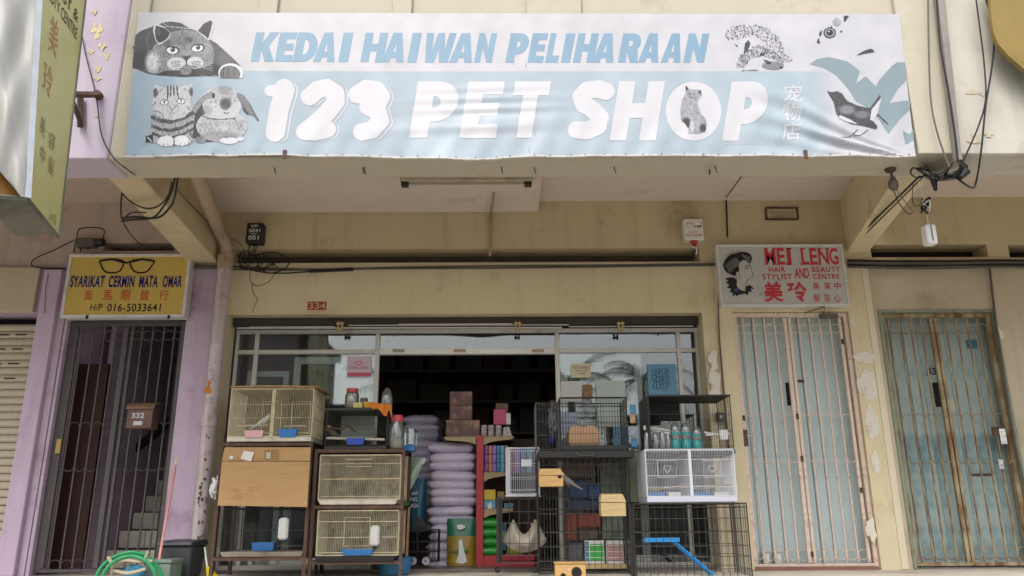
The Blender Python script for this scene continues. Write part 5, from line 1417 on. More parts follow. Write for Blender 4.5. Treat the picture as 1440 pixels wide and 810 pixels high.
M_RUSTG = mat('rusty_gate_paint', '#9c9070', 0.75, var=0.2, scale=10, stain='#6e4324', stain_amt=0.85, stain_scale=7, bump=0.5, stretch=(1, 1, .35))
g2 = gate(HB[0] + 0.012, HB[1] - 0.012, WZ + 0.02, HB[3] - 0.01, YGt, gx((1253, 1268.5, 1284, 1299, 1334, 1349, 1364, 1378.5)), [(x, .026) for x in gx((1240.5,))] + [(x, .036) for x in gx((1313.5,))] + [(x, .026) for x in gx((1319.5,))] + [(x, .028) for x in gx((1394,))],
          M_RUSTG, 'heavily rusted grille gate in front of the teal door at the right', 460, ring_rows=(gz(461, 1316), gz(779, 1316)), arch_rows=((gz(589, 1316), 1), (gz(644, 1316), -1)))
M_GRNF = mat('green_grey_frame', '#7f8c78', 0.7, var=0.15, scale=8, stain='#6a4a2c', stain_amt=0.45, stain_scale=8, bump=0.4)
fr = thing('door_frame', ((HB[0]+HB[1])/2, YW, WZ), 'worn green grey frame around the rusty gate', 'door frame')
MB().box(HB[0] - .02, HB[0] + 0.010, YW - .012, YW + .08, WZ, HB[3] + .016).build('jamb', M_GRNF, fr, bevel=.003)
MB().box(HB[1] - .010, HB[1] + 0.02, YW - .012, YW + .08, WZ, HB[3] + .016).build('jamb', M_GRNF, fr, bevel=.003)
MB().box(HB[0] + .0105, HB[1] - .0105, YW - .011, YW + .08, HB[3] - .008, HB[3] + .015).build('head', M_GRNF, fr, bevel=.003)
M_TEAL = mat('patchy_teal_door', '#a0aeaa', 0.65, var=0.15, scale=1.5, stain='#356c7a', stain_amt=0.6, stain_scale=1.6, streak=('#5b8791', .6), bump=0.1)
dt2 = thing('folding_door', ((HB[0]+HB[1])/2, YG - 0.05, WZ), 'patchy faded teal door behind the rusted grille gate', 'door')
xa, xb = HB[0] + 0.003, HB[1] - 0.003; n = 8
for k in range(n):
    a, b = xa + (xb-xa)*k/n, xa + (xb-xa)*(k+1)/n
    MB().box(a + 0.002, b - 0.002, YG - 0.07 + (0.004 if k % 2 else 0), YG - 0.03, WZ + 0.02, HB[3] - 0.003).build('door_panel', M_TEAL, dt2, bevel=0.003)
MB().box(xa, xb, YG - 0.028, YG - 0.01, WZ, HB[3] - 0.002).build('backing', M_SLOT, dt2)
part('letter_slot', 1314, 538, 1323, 572, Yd, 0.006, M_SLOT, dt2, bevel=0)
txt(dt2, '33', 1303, 517, 1317, 527, Yd - .001, M_INKBLK, 0.02)
part('sticker', 1335, 560, 1343, 578, Yd, 0.003, mat('torn_paper', '#b9b7a8', .8, var=.1), dt2, bevel=0)
part('blue_mark', 1359, 478, 1374, 490, Yd, 0.003, mat('blue_mark', '#3d6f86', .8, var=.1), dt2, bevel=0)
part('rust_bar', 1364, 666, 1396, 669, Yd - .01, 0.01, M_RUST, dt2, bevel=0)
M_CHROME = MATS['chrome']
part('lock_case', 1407, 602, 1416, 625, YGt - 0.02, 0.05, M_CHROME, g2, bevel=0.006)
part('padlock', 1405, 645, 1412, 660, YGt - 0.03, 0.02, M_CHROME, g2, bevel=0.004)
part('lock_plate', 1396, 600, 1409, 612, YGt - 0.01, 0.02, M_RUST, g2)

M_DARKG = mat('dark_grey_gate_paint', '#4b4746', 0.5, var=0.12, scale=8, stain='#6d655f', stain_amt=0.2, stain_scale=14, bump=0.15)
g3 = gate(HP[0] + 0.004, HP[1] - 0.004, WZ + 0.02, HP[3] - 0.006, YW + 0.05, gx((111.5, 127, 142.5, 158.5, 196, 211, 226.5, 241.5), 470), [(gx((102,), 470)[0], .05)] + [(gx((173,), 470)[0], .05)] + [(gx((182.5,), 470)[0], .028), (gx((253.5,), 470)[0], .03)],
          M_DARKG, 'dark grey grille gate of the stair entrance under the yellow sign', 460, frame_w=0.055, ring_rows=(P(180, 470, YW).z, P(120, 796, YW).z), arch_rows=((P(180, 600, YW).z, 1), (P(180, 654, YW).z, -1)))
part('lock', 78, 617, 85, 638, YW + 0.02, 0.03, mat('brass', '#a8935a', .4, metal=.6), g3, bevel=.004)
mb_ = thing('letter_box', tuple(P(200, 600, YW - .1)), 'brown metal letter box numbered in white hanging on the dark gate', 'letter box')
M_MAIL = mat('brown_letter_box_paint', '#5c4238', 0.5, var=0.12, scale=8, stain='#7a5b4a', stain_amt=0.3)
x0, x1, z0, z1 = rect(178, 574, 214, 602, YW - 0.1)
MB().hexa([(x0, YW-.10, z0), (x1, YW-.10, z0), (x1, YW+.045, z0), (x0, YW+.045, z0), (x0, YW-.10, z1), (x1, YW-.10, z1), (x1, YW+.045, z1 + .02), (x0, YW+.045, z1+.02)]).build('body', M_MAIL, mb_, bevel=.004)
prof = [(YW-.115, z1 - .008), (YW-.112, z1 + .014), (YW-.085, z1 + .042), (YW-.04, z1 + .058), (YW+.045, z1 + .062), (YW+.045, z1 + .05), (YW-.04, z1 + .046), (YW-.08, z1 + .032), (YW-.104, z1 + .008), (YW-.107, z1 - .008)]
n = len(prof)
MB().add([(x0 - .012, a, b) for a, b in prof] + [(x1 + .012, a, b) for a, b in prof], [tuple(range(n)), tuple(range(2*n-1, n-1, -1))] + [(i, i+n, (i+1) % n + n, (i+1) % n) for i in range(n)]).build('lid', mat('worn_brown_lid', '#6f5540', .6, var=.15), mb_)
part('name_slot', 187, 592, 200, 598, YW - .106, .006, M_ALU, mb_)
txt(mb_, '332', 185, 580.5, 203, 588, YW - .1025, M_WHITEINK, 0.03)

# ------------------------------------------------------------------ shopfront: aluminium frame and glass
M_ALF = mat('anodised_frame', '#c6c3bb', 0.45, metal=0.1, var=0.06, scale=6, stain='#7d776b', stain_amt=0.3)
M_WDF = mat('white_door_frame', '#e0e0da', 0.5, var=0.05, scale=4, stain='#9a978b', stain_amt=0.2)
M_GLASS = glassmat('shop_glass', refl=0.03, dirt=0.02)
sf = thing('shopfront', ((HS[0]+HS[1])/2, YG, WZ), 'aluminium and glass front of the pet shop with its middle left open', 'shopfront')
zhead = P(660, 464, YG).z
xL, xR = P(333, 464, YG).x, P(982, 462, YG).x
sfz = lambda v, u=660: P(u, v, YG).z
def sfx(u, v=480): return P(u, v, YG).x
D_ = 0.05
MB().box(xL, xR, YG - 0.002, YG + D_, sfz(468), sfz(462.5)).build('head_rail', M_ALF, sf, bevel=.003)
mull = [(sfx(333.5), .03), (sfx(361), .042), (sfx(531), .045), (sfx(783.5), .045), (sfx(954), .04), (sfx(979.5), .025)]
for x, w_ in mull: MB().box(x - w_/2, x + w_/2, YG, YG + D_, WZ, sfz(468)).build('mullion', M_ALF, sf, bevel=.003)
tz0, tz1 = sfz(496.5), sfz(490.5)
for (a, wa), (b, wb_) in zip(mull, mull[1:]):
    big = abs(a - sfx(531)) < .01
    MB().box(a + wa/2, b - wb_/2, YG + .002 - (.02 if big else 0), YG + D_, tz0 - (.012 if big else 0), tz1 + (.004 if big else 0)).build('transom', M_WDF if big else M_ALF, sf, bevel=.003)
    MB().box(a + wa/2 - .002, b - wb_/2 + .002, YG + .022, YG + .027, tz1 - .002, sfz(467)).build('pane', M_GLASS, sf)
    if not big:
        MB().box(a + wa/2 - .002, b - wb_/2 + .002, YG + .022, YG + .027, WZ + 0.06, tz0 + .002).build('pane', M_GLASS, sf)
        MB().box(a + wa/2, b - wb_/2, YG + .003, YG + D_, WZ + .0, WZ + .06).build('bottom_rail', M_ALF, sf, bevel=.003)
# worn stickers on the door header
for a, b in ((552, 569), (638, 655), (748, 765)): part('worn_sticker', a, 491, b, 495.5, YG - .021, .002, M_PIPE2, sf, bevel=0)
# inner door leaves, pushed aside behind the glass
def leaf(u0, v0, u1, Y, wpx, label, m=M_WDF):
    x0, x1 = P(u0, 560, Y).x, P(u1, 560, Y).x; z1 = P((u0+u1)/2, v0, Y).z; w_ = wpx
    t = thing('glass_door', ((x0+x1)/2, Y, WZ), label, 'door')
    MB().box(x0, x0 + w_, Y, Y + .04, WZ + .02, z1).build('stile', m, t, bevel=.003); MB().box(x1 - w_, x1, Y, Y + .04, WZ + .02, z1).build('stile', m, t, bevel=.003)
    MB().box(x0 + w_, x1 - w_, Y + .001, Y + .039, z1 - w_, z1).build('top_rail', m, t, bevel=.003)
    MB().box(x0 + w_, x1 - w_, Y + .001, Y + .039, WZ + .02, WZ + .12).build('bottom_rail', m, t, bevel=.003)
    MB().box(x0 + w_, x1 - w_, Y + .018, Y + .022, WZ + .12, z1 - w_).build('pane', M_GLASS, t)
    return t
leaf(410, 502, 527, YG + .056, .07, 'white framed glass door leaf behind the left shop window')
leaf(345, 522, 404, YG + .10, .055, 'narrower white framed leaf behind the far left of the shop window')
leaf(789, 498, 904, YG + .056, .07, 'white framed glass door leaf behind the right shop window')
# roller shutter head in the recess above, with rods and cream brackets
hd_ = thing('shutter_head', ((HS[0]+HS[1])/2, YW + .15, HS[3]), 'dark shutter head with thin rods and cream brackets over the shop opening', 'shutter')
MB().box(HS[0] + .02, HS[1] - .02, YW + .13, YG - .01, sfz(462) + .01, HS[3] - .004).build('head_box', mat('dark_brown_box', '#3a332c', .8, var=.2), hd_)
for v, a, b, r_ in ((457.5, 490, 800, .006), (459.5, 800, 975, .006), (461.5, 333, 790, .009), (456, 560, 720, .005), (460, 350, 470, .005)):
    MB().tube([P(a, v, YW + .11), P(b, v - .8, YW + .11)], r_, 6).build('rod', M_ALF, hd_)
M_BRK = mat('cream_bracket', '#b59f6d', .6, var=.15)
for u in (478, 728, 873):
    part('bracket', u - 3.5, 452, u - 1.5, 466, YW + .06, .05, M_BRK, hd_); part('bracket', u + 1.5, 452, u + 3.5, 466, YW + .06, .05, M_BRK, hd_)
    part('bracket_plate', u - 5, 453, u + 5, 456, YW + .05, .03, M_BRK, hd_); part('bracket_plate', u - 4, 460.5, u + 4, 463, YW + .05, .03, M_BRK, hd_)

# ------------------------------------------------------------------ paper on the glass
def poster(u0, v0, u1, v1, Y, m, label, tilt=0, name='poster', cat='poster'):
    x0, x1, z0, z1 = rect(u0, v0, u1, v1, Y)
    t = thing(name, ((x0+x1)/2, Y, z0), label, cat)
    dz = tilt
    MB().hexa([(x0, Y, z0), (x1, Y, z0 + dz), (x1, Y + .003, z0 + dz), (x0, Y + .003, z0), (x0, Y, z1), (x1, Y, z1 + dz), (x1, Y + .003, z1 + dz), (x0, Y + .003, z1)]).build('sheet', m, t)
    return t
M_PAPER = mat('paper', '#c9c5bd', .7, var=.04, scale=4)
M_PINKP = mat('pink_white_paper', '#d2bcc6', .6, var=.03)
M_PINKR = mat('pink_red_ink', '#c55a68', .6, var=.03)
M_BLUEP = mat('blue_poster', '#6496b4', .6, var=.12, scale=8)
M_CREAMP = mat('cream_paper', '#cfc6a4', .7, var=.04)
YP = YG + .018
t = poster(488, 501, 522, 530, YG + .012, M_PINKP, 'square pink and white poster with a crown on the left shop window')
part('band', 488.5, 524, 521.5, 529, YG + .010, .0015, M_PINKR, t, bevel=0)
txt(t, 'ROYAL CANIN', 491, 515, 517, 519, YG + .0105, M_PINKR, .02)
for k in range(5):
    u = 499 + k*2.6; MB().lathe(tuple(P(u, 510 - (1.5 if k in (1,3) else (2.2 if k == 2 else 0)), YG + .0095)), [(.008, 0), (.008, .001)], 7, 'y').build('crown_print', M_PINKR, t)
MB().tube([P(500, 512.5, YG+.0105), P(510, 512.5, YG+.0105)], .004, 4).build('crown_print', M_PINKR, t)
t = poster(803, 511, 831, 531, YP - .01, M_CREAMP, 'cream notice with black print at the top of the right shop window', name='notice', cat='notice')
txt(t, 'DOG TRAINING', 806, 515, 828, 518.5, YP - .0115, M_INKBLK, .0); txt(t, 'OBEDIENCE CLASS', 809, 520.5, 825, 522.5, YP - .0115, M_INKBLK, .0); txt(t, '012-5168881', 811, 524.5, 823, 526.5, YP - .0115, M_INKBLK, .0)
poster(789, 536, 818, 565, YP - .008, M_PAPER, 'white paper sheet on the glass below the cream notice', name='notice', cat='notice')
poster(839, 535, 880, 600, YP - .008, mat('pale_green_paper', '#b9c4ba', .7, var=.04), 'large pale green sheet in the middle of the right shop window', name='notice', cat='notice')
t = poster(820, 541, 833, 560, YP - .012, mat('brown_puppy_print', '#8a6a42', .7, var=.6, scale=30), 'small torn picture in brown between the two pale sheets', name='picture', cat='picture')
t = poster(911, 512, 951, 557, YP - .01, M_BLUEP, 'blue poster with dark handwriting in the far right shop window')
x0, x1, z0, z1 = rect(913, 515, 949, 555, YP - .012)
random.seed(5)
for j in range(3):
    mb = MB()
    for k in range(5):
        cx = x0 + (x1-x0)*(.2 + .13*k); cz = z1 - (z1-z0)*(.2 + .24*j); r_ = .016 + random.uniform(0, .01)
        ribbon(mb, [(cx + r_*math.cos(a/8*6.28*random.choice([.7, 1])), cz + 1.5*r_*math.sin(a/8*6.28)) for a in range(9)], .006, YP - .012)
    mb.build('handwriting_print', mat('navy_ink', '#17324f', .6), t)
poster(787, 580, 812, 612, YP - .006, mat('white_blue_leaflet', '#a9b4cf', .7, var=.25, scale=14), 'white and blue leaflet low on the right shop window', name='notice', cat='notice')
poster(862, 592, 884, 630, YP - .006, M_BLUEP, 'blue bag of pet litter standing behind the right window', name='litter_bag', cat='bag')

# ------------------------------------------------------------------ cages
M_WCREAM = mat('cream_wire', '#c2b898', .5, var=.12, scale=20, stain='#8b7a58', stain_amt=.4, stain_scale=12, bump=0)
M_WBLACK = mat('black_wire', '#26231f', .5, var=.2, scale=20, bump=0)
M_WWHITE = mat('white_wire', '#cfd2d8', .45, var=.05, bump=0)
M_WGREY = mat('grey_wire', '#5c5a56', .5, var=.2, scale=20, bump=0)
M_TRAYW = mat('white_tray', '#c4beb0', .5, var=.08, scale=6, stain='#8f8570', stain_amt=.3)
M_TRAYB = mat('black_tray', '#1d1b1a', .5, var=.1)
def wires(x0, x1, y0, y1, z0, z1, sp, hz, r, m, parent, faces='fbtlr', hsp_top=None, name='wire_mesh'):
    mb = MB()
    def seg(a, b, rr=r):
        mb.tube([a, b], rr, 3, caps=False)
    def pane(fn, L_):
        n = max(1, int(round(L_ / sp)))
        for k in range(n+1): a, b = fn(k / n); seg(a, b)
    if 'f' in faces: pane(lambda t: ((x0+(x1-x0)*t, y0, z0), (x0+(x1-x0)*t, y0, z1)), x1-x0)
    if 'b' in faces: pane(lambda t: ((x0+(x1-x0)*t, y1, z0), (x0+(x1-x0)*t, y1, z1)), x1-x0)
    if 'l' in faces: pane(lambda t: ((x0, y0+(y1-y0)*t, z0), (x0, y0+(y1-y0)*t, z1)), y1-y0)
    if 'r' in faces: pane(lambda t: ((x1, y0+(y1-y0)*t, z0), (x1, y0+(y1-y0)*t, z1)), y1-y0)
    if 't' in faces: pane(lambda t: ((x0+(x1-x0)*t, y0, z1), (x0+(x1-x0)*t, y1, z1)), x1-x0)
    for h in hz:
        z = z0 + (z1-z0)*h
        if 'f' in faces: seg((x0, y0-r, z), (x1, y0-r, z), r*1.3)
        if 'b' in faces: seg((x0, y1+r, z), (x1, y1+r, z), r*1.3)
        if 'l' in faces: seg((x0-r, y0, z), (x0-r, y1, z), r*1.3)
        if 'r' in faces: seg((x1+r, y0, z), (x1+r, y1, z), r*1.3)
    return mb.build(name, m, parent, kind='stuff')
def cage(u0, v0, u1, v1, Y, dp, m, label, sp=.016, hz=(0, .33, .66, 1), r=.0016, fr=.004, tray=None, tray_h=.03, faces='fbtlr', name='bird_cage', cat='cage', doors=()):
    x0, x1, z0, z1 = rect(u0, v0, u1, v1, Y)
    t = thing(name, ((x0+x1)/2, Y + dp/2, z0), label, cat)
    if tray: zt = z0 + tray_h
    else: zt = z0
    wires(x0, x1, Y, Y + dp, zt, z1, sp, hz, r, m, t, faces)
    mb = MB()
    for z in (zt, z1):
        mb.tube([(x0, Y, z), (x1, Y, z), (x1, Y+dp, z), (x0, Y+dp, z)], fr, 4, close=True)
    mb.build('frame', m, t, kind='stuff')
    for x, y in ((x0, Y), (x1, Y), (x1, Y+dp), (x0, Y+dp)): MB().tube([(x, y, zt), (x, y, z1)], fr, 4).build('corner_post', m, t)
    if tray:
        MB().box(x0 - .004, x1 + .004, Y - .004, Y + dp + .004, z0, zt - .006).build('tray', tray, t, bevel=.004)
    for a, b, c_, d in doors:
        xa, xb, za, zb_ = rect(a, b, c_, d, Y - .006)
        MB().tube([(xa, Y - .006, za), (xb, Y - .006, za), (xb, Y - .006, zb_), (xa, Y - .006, zb_)], .0035, 4, close=True).build('door', m, t)
    t['dims'] = 0; del t['dims']
    return t, (x0, x1, zt, z1)
def tub(u0, v0, u1, v1, Y, dp, m, parent=None, label=None, name='feeder', cat='feeder', flare=.12):
    x0, x1, z0, z1 = rect(u0, v0, u1, v1, Y); f = (x1-x0)*flare/2; w_ = .006
    mb = MB()
    mb.hexa([(x0+f, Y+f, z0), (x1-f, Y+f, z0), (x1-f, Y+dp-f, z0), (x0+f, Y+dp-f, z0), (x0, Y, z1), (x1, Y, z1), (x1, Y+dp, z1), (x0, Y+dp, z1)])
    del mb.f[-5]; mb.m.pop()
    mb.hexa([(x0+f+w_, Y+f+w_, z0+w_), (x1-f-w_, Y+f+w_, z0+w_), (x1-f-w_, Y+dp-f-w_, z0+w_), (x0+f+w_, Y+dp-f-w_, z0+w_), (x0+w_, Y+w_, z1), (x1-w_, Y+w_, z1), (x1-w_, Y+dp-w_, z1), (x0+w_, Y+dp-w_, z1)])
    del mb.f[-5]; mb.m.pop()
    o = mb.build(name, m, parent)
    if label: tag(o, label, cat)
    return o
def bottle(u0, v0, u1, v1, Y, label):
    x0, x1, z0, z1 = rect(u0, v0, u1, v1, Y); t = thing('water_bottle', ((x0+x1)/2, Y, z0), label, 'bottle')
    h = z1 - z0
    MB().box(x0, x1, Y, Y + .05, z0 + h*.18, z1).build('tank', mat('milky_bottle_plastic', '#b9bab6', 0.4, var=0.05, scale=8, stain='#96948a', stain_amt=0.3), t, bevel=.012, seg=2)
    cx = (x0+x1)/2
    MB().lathe((cx, Y+.025, z0), [(.004, 0), (.007, h*.08), (.02, h*.1), (.02, h*.18)], 10).build('spout', M_TRAYB, t)
    return t
def tray(u0, v0, u1, v1, Y, dp, m, parent, name='tray'):
    x0, x1, z0, z1 = rect(u0, v0, u1, v1, Y); f = .02
    MB().hexa([(x0+f, Y, z0), (x1-f, Y, z0), (x1-f, Y+dp, z0), (x0+f, Y+dp, z0), (x0, Y-.01, z1), (x1, Y-.01, z1), (x1, Y+dp, z1), (x0, Y+dp, z1)]).build(name, m, parent, bevel=.003)
def angle_rack(us, v_top, Y, dp, shelves, label, m=M_RUST, w_=.028):
    """us: left and right pixel of the posts at the top; shelves: v of each shelf rail"""
    x0, x1 = P(us[0], v_top, Y).x, P(us[1], v_top, Y).x; z1 = P(sum(us)/2, v_top, Y).z
    t = thing('steel_rack', ((x0+x1)/2, Y + dp/2, WZ), label, 'rack')
    for x in (x0, x1):
        for y in (Y, Y + dp):
            MB().box(x - w_/2, x + w_/2, y - .002, y + .002, WZ, z1).build('post', m, t)
            MB().box(x - w_/2 if x == x1 else x + w_/2 - .003, x - w_/2 + .003 if x == x1 else x + w_/2, y + .0021, y + .03, WZ, z1).build('post_flange', m, t)
    for v in shelves:
        z = P(sum(us)/2, v, Y).z
        for y in (Y - .004, Y + dp): MB().box(x0 - w_/2, x1 + w_/2, y - .002, y + .002, z - .014, z + .014).build('shelf_rail', m, t)
        MB().box(x0, x1, Y, Y + dp, z + .008, z + .012).build('shelf_plate', M_SLOT, t)
    return t
YA = 6.95
random.seed(21)
ra = angle_rack((313, 438), 624, YA, .46, (625, 786), 'rusty brown steel rack under the left bird cages beside the drainpipe')
t, b_ = cage(323, 546, 439, 621, YA + .01, .44, M_WCREAM, 'wide cream wire bird cage with a white bird on top of the left rack', sp=.0145, hz=(0, .06, .38, .66, .97), r=.0019, tray=M_TRAYW, tray_h=.045, fr=.005, doors=((369, 565, 395, 608), (410, 565, 436, 608)))
MB().box((b_[0]+b_[1])/2 - .004, (b_[0]+b_[1])/2 + .03, YA + .014, YA + .44, b_[2], b_[3]).build('divider', M_WCREAM, t)
for q in ((323, 598, 378), (388, 599, 430)):
    MB().tube([P(q[0] + 10, q[1] + 1, YA+.12), P(q[2], q[1], YA+.12)], .008, 6).build('perch', M_TRAYW, t)
MB().box(b_[0], b_[1], YA + .445, YA + .449, b_[2], b_[3]).build('back_board', mat('olive_back_board', '#7d7658', .8, var=.3, scale=4, stain='#4a4534', stain_amt=.6, stain_scale=4), t)
M_PINKT = mat('pink_plastic', '#c9a0a0', .4, var=.05); M_BLUET = mat('blue_plastic', '#2f6fae', .35, var=.06); M_NAVYT = mat('deep_blue_plastic', '#27479c', .35, var=.06)
tub(343, 605, 370, 615, YA - .02, .06, M_PINKT, None, 'pink feeding tray clipped to the cream cage on the left rack')
tub(391, 603, 417, 614, YA - .02, .06, M_BLUET, None, 'bright blue feeding tray clipped to the cream cage on the left rack')
# the bird
def bird(c, s, m, label, face=-1):
    """perching finch, facing left or right"""
    t = thing('bird', c, label, 'bird')
    c = Vector(c)
    pts = [(-.055*face, -.03), (-.03*face, -.008), (0, .004), (.022*face, .022), (.034*face, .040), (.042*face, .048)]
    rr = [.006, .014, .024, .022, .017, .008]
    MB().tube([c + Vector((-a*s*-1, 0, b*s)) for a, b in pts], [q*s for q in rr], 10).build('body', m, t, smooth=True)
    MB().tube([c + Vector((-.03*face*s, 0, -.012*s)), c + Vector((-.10*face*s, 0, -.05*s))], [.010*s, .004*s], 6).build('tail', m, t)
    hc = c + Vector((.042*face*s, 0, .048*s))
    MB().lathe(tuple(hc - Vector((0, 0, .018*s))), [(.004*s, 0), (.015*s, .006*s), (.019*s, .018*s), (.015*s, .03*s), (.004*s, .037*s)], 10).build('head', mat('yellowish_feathers', '#c9bf8f', .7, var=.1), t, smooth=True)
    MB().tube([hc + Vector((.015*face*s, 0, 0)), hc + Vector((.03*face*s, 0, -.004*s))], [.006*s, .001*s], 5).build('beak', mat('beak_orange', '#b5602c', .5), t)
    for d in (-1, 1): MB().tube([c + Vector((0, d*.006, -.012*s)), c + Vector((0, d*.008, -.035*s))], .0018*s, 4).build('leg', mat('beak_orange', '#b5602c', .5), t)
    for d in (-1, 1): MB().lathe(tuple(hc + Vector((.008*face*s, d*.0165*s, 0))), [(.0035*s, -.001), (.0035*s, .001)], 6, 'y').build('eye', M_BLACK, t)
    return t
bird(tuple(P(370, 594, YA + .12)), 1.15, mat('white_feathers', '#d6d5cf', .7, var=.04), 'small white finch perched inside the cream cage on the left rack', 1)
o = MB().prism([(P(321, 545, YA).x, b_[3] + .012), (P(440, 545, YA).x + .0, b_[3] + .006), (P(440, 545, YA).x + .05, b_[3] + .008), (P(440, 545, YA).x + .05, b_[3] + .014), (P(440, 545, YA).x + .02, b_[3] + .013), (P(380, 545, YA).x, b_[3] + .022), (P(330, 545, YA).x, b_[3] + .017)], YA - .02, YA + .5)
MB_ = o.build('cardboard_sheet', mat('cardboard', '#a58358', .85, var=.08, scale=5, stain='#7f5c34', stain_amt=.25, stretch=(1, 1, 4)), None)
tag(MB_, 'thin cardboard sheet lying on top of the cream cage on the left rack', 'cardboard')
M_CARD = MATS['cardboard']
# cardboard hung in front
cb = thing('hanging_cardboard', tuple(P(372, 670, YA - .06)), 'big brown cardboard panel hung over the left rack with a white label', 'cardboard')
cc4 = [P(306, 711, YA-.11), P(432, 713, YA-.10), P(436, 649, YA-.05), P(312, 649, YA-.05)]
def plate(pts, th, nm, m, parent):
    MB().add(list(pts) + [p + Vector((0, th, 0)) for p in pts], [(0,1,2,3), (7,6,5,4), (0,4,5,1), (1,5,6,2), (2,6,7,3), (3,7,4,0)]).build(nm, m, parent)
plate(cc4, .006, 'lower_flap', M_CARD, cb)
plate([P(312, 648, YA-.05), P(436, 648, YA-.05), P(437, 629, YA-.035), P(316, 629, YA-.035)], .006, 'upper_flap', M_CARD, cb)
plate([P(338, 645, YA-.058), P(353, 649, YA-.058), P(357.5, 636, YA-.058), P(343, 633.5, YA-.058)], .002, 'white_label', M_PAPER, cb)
plate([P(323, 645.5, YA-.058), P(328, 645.5, YA-.058), P(328, 641, YA-.058), P(323, 641, YA-.058)], .002, 'price_tag', M_PAPER, cb)
plate([P(374, 645, YA-.056), P(381, 645, YA-.056), P(381, 636, YA-.056), P(374, 636, YA-.056)], .001, 'pale_patch', M_CREAMP, cb)
for k, s in enumerate(('PULL APART', 'MADE IN', 'PACK 100', 'CARTON', 'KEEP DRY HERE')):
    txt(cb, s, 371 + (k % 2), 632 + k*3, 392, 634 + k*3, YA - .0595, mat('brown_print', '#4a3520', .8), .0)
# cage with the blue tray, below
t, b_ = cage(316, 715, 433, 782, YA + .01, .44, M_WBLACK, 'dark wire cage with a blue tray under the cardboard panel', sp=.017, hz=(0, .5, 1), r=.0011, tray=M_TRAYB, tray_h=.03, fr=.005, name='wire_cage')
tray(309, 776, 427, 783, YA - .015, .46, mat('dull_steel_tray', '#8f8678', .5, metal=.3, var=.15, scale=8, stain='#5a4634', stain_amt=.4), t, 'sliding_tray')
tub(353, 763, 385, 774.5, YA + .06, .12, M_BLUET, None, 'light blue dish in the dark cage under the cardboard panel', 'dish', 'dish')
bottle(390.5, 728, 404, 766, YA - .03, 'white water bottle on the dark cage under the cardboard panel')

YB = 7.0
rb_ = angle_rack((445, 568), 631, YB, .46, (634, 713, 791), 'rusty steel rack holding the two stained cream cages left of the doorway')
t, b_ = cage(458, 577, 544, 632, YB + .01, .40, M_WBLACK, 'small black wire cage with a blue tray on top of the second rack', sp=.016, hz=(0, .3, .6, 1), r=.0014, tray=M_TRAYB, tray_h=.035, fr=.006, name='wire_cage')
part('roof_plate', 457, 573, 545, 577, YB + .0, .42, M_TRAYB, t)
MB().tube([P(459, 602, YB+.1), P(483, 603, YB+.1), P(489, 598, YB+.1), P(500, 607, YB+.1)], .009, 6).build('perch', mat('brown_branch', '#5b4334', .8, var=.2), t)
MB().tube([P(459, 616, YB+.05), P(541, 618, YB+.05)], .012, 6).build('perch', M_TRAYW, t)
tub(487, 616, 512, 625, YB - .02, .06, M_NAVYT, None, 'deep blue feeding tray on the small black cage')
part('white_card', 480, 580, 527, 616, YB + .395, .004, mat('pale_green_card', '#a9b3a2', .7, var=.05), t, bevel=0)
bird(tuple(P(470, 612, YB + .12)), 1.3, mat('brown_grey_feathers', '#5b5048', .8, var=.3, scale=30), 'brown grey bird inside the small black cage', -1)
def lidded_jar(u0, v0, u1, v1, Y, lidm, label, content=None):
    x0, x1, z0, z1 = rect(u0, v0, u1, v1, Y); r_ = (x1-x0)/2; cx = (x0+x1)/2; h = z1-z0
    t = thing('jar', (cx, Y + r_, z0), label, 'jar')
    MB().lathe((cx, Y + r_, z0), [(r_*.92, 0), (r_, h*.04), (r_, h*.68), (r_*.78, h*.80), (r_*.78, h*.84)], 18).build('glass_body', glassmat('jar_plastic', refl=.06, dirt=.18), t, smooth=True)
    MB().lathe((cx, Y + r_, z0 + h*.81), [(r_*.84, 0), (r_*.86, h*.04), (r_*.86, h*.16), (r_*.8, h*.19)], 18).build('lid', lidm, t, smooth=True)
    if content: MB().lathe((cx, Y + r_, z0 + .003), [(r_*.86, 0), (r_*.9, h*content[1]*.5), (r_*.88, h*content[1])], 14).build('contents', content[0], t, smooth=True)
    return t
M_LIDR = mat('red_lid', '#b5404a', .4, var=.05)
ztb = 573.2
lidded_jar(483.5, 545, 503, ztb, YB + .12, M_LIDR, 'clear jar with a red lid on the small black cage', (mat('pale_seed', '#b8ad97', .8, var=.2, scale=60), .6))
lidded_jar(545.5, 583, 567, 631, YB + .05, M_LIDR, 'tall clear jar with a red lid at the right end of the second rack', (mat('pale_seed', '#b8ad97', .8), .3))
o = tub(496, 566, 510, ztb, YB + .08, .09, mat('pale_yellow_tub', '#c9be6e', .5, var=.05), None, 'pale yellow tub beside the red lidded jar', 'plastic_tub', 'tub', .1)
o = tub(511, 565, 525, ztb, YB + .06, .09, mat('yellow_tub', '#c98f1c', .5, var=.05), None, 'deep yellow tub beside the orange cloth', 'plastic_tub', 'tub', .1)
part_o = MB(); pbox(part_o, 506, 559, 516, 566, YB + .14, .06); tag(part_o.build('small_box', M_GREYC, None, bevel=.006), 'small grey box behind the yellow tubs', 'box')
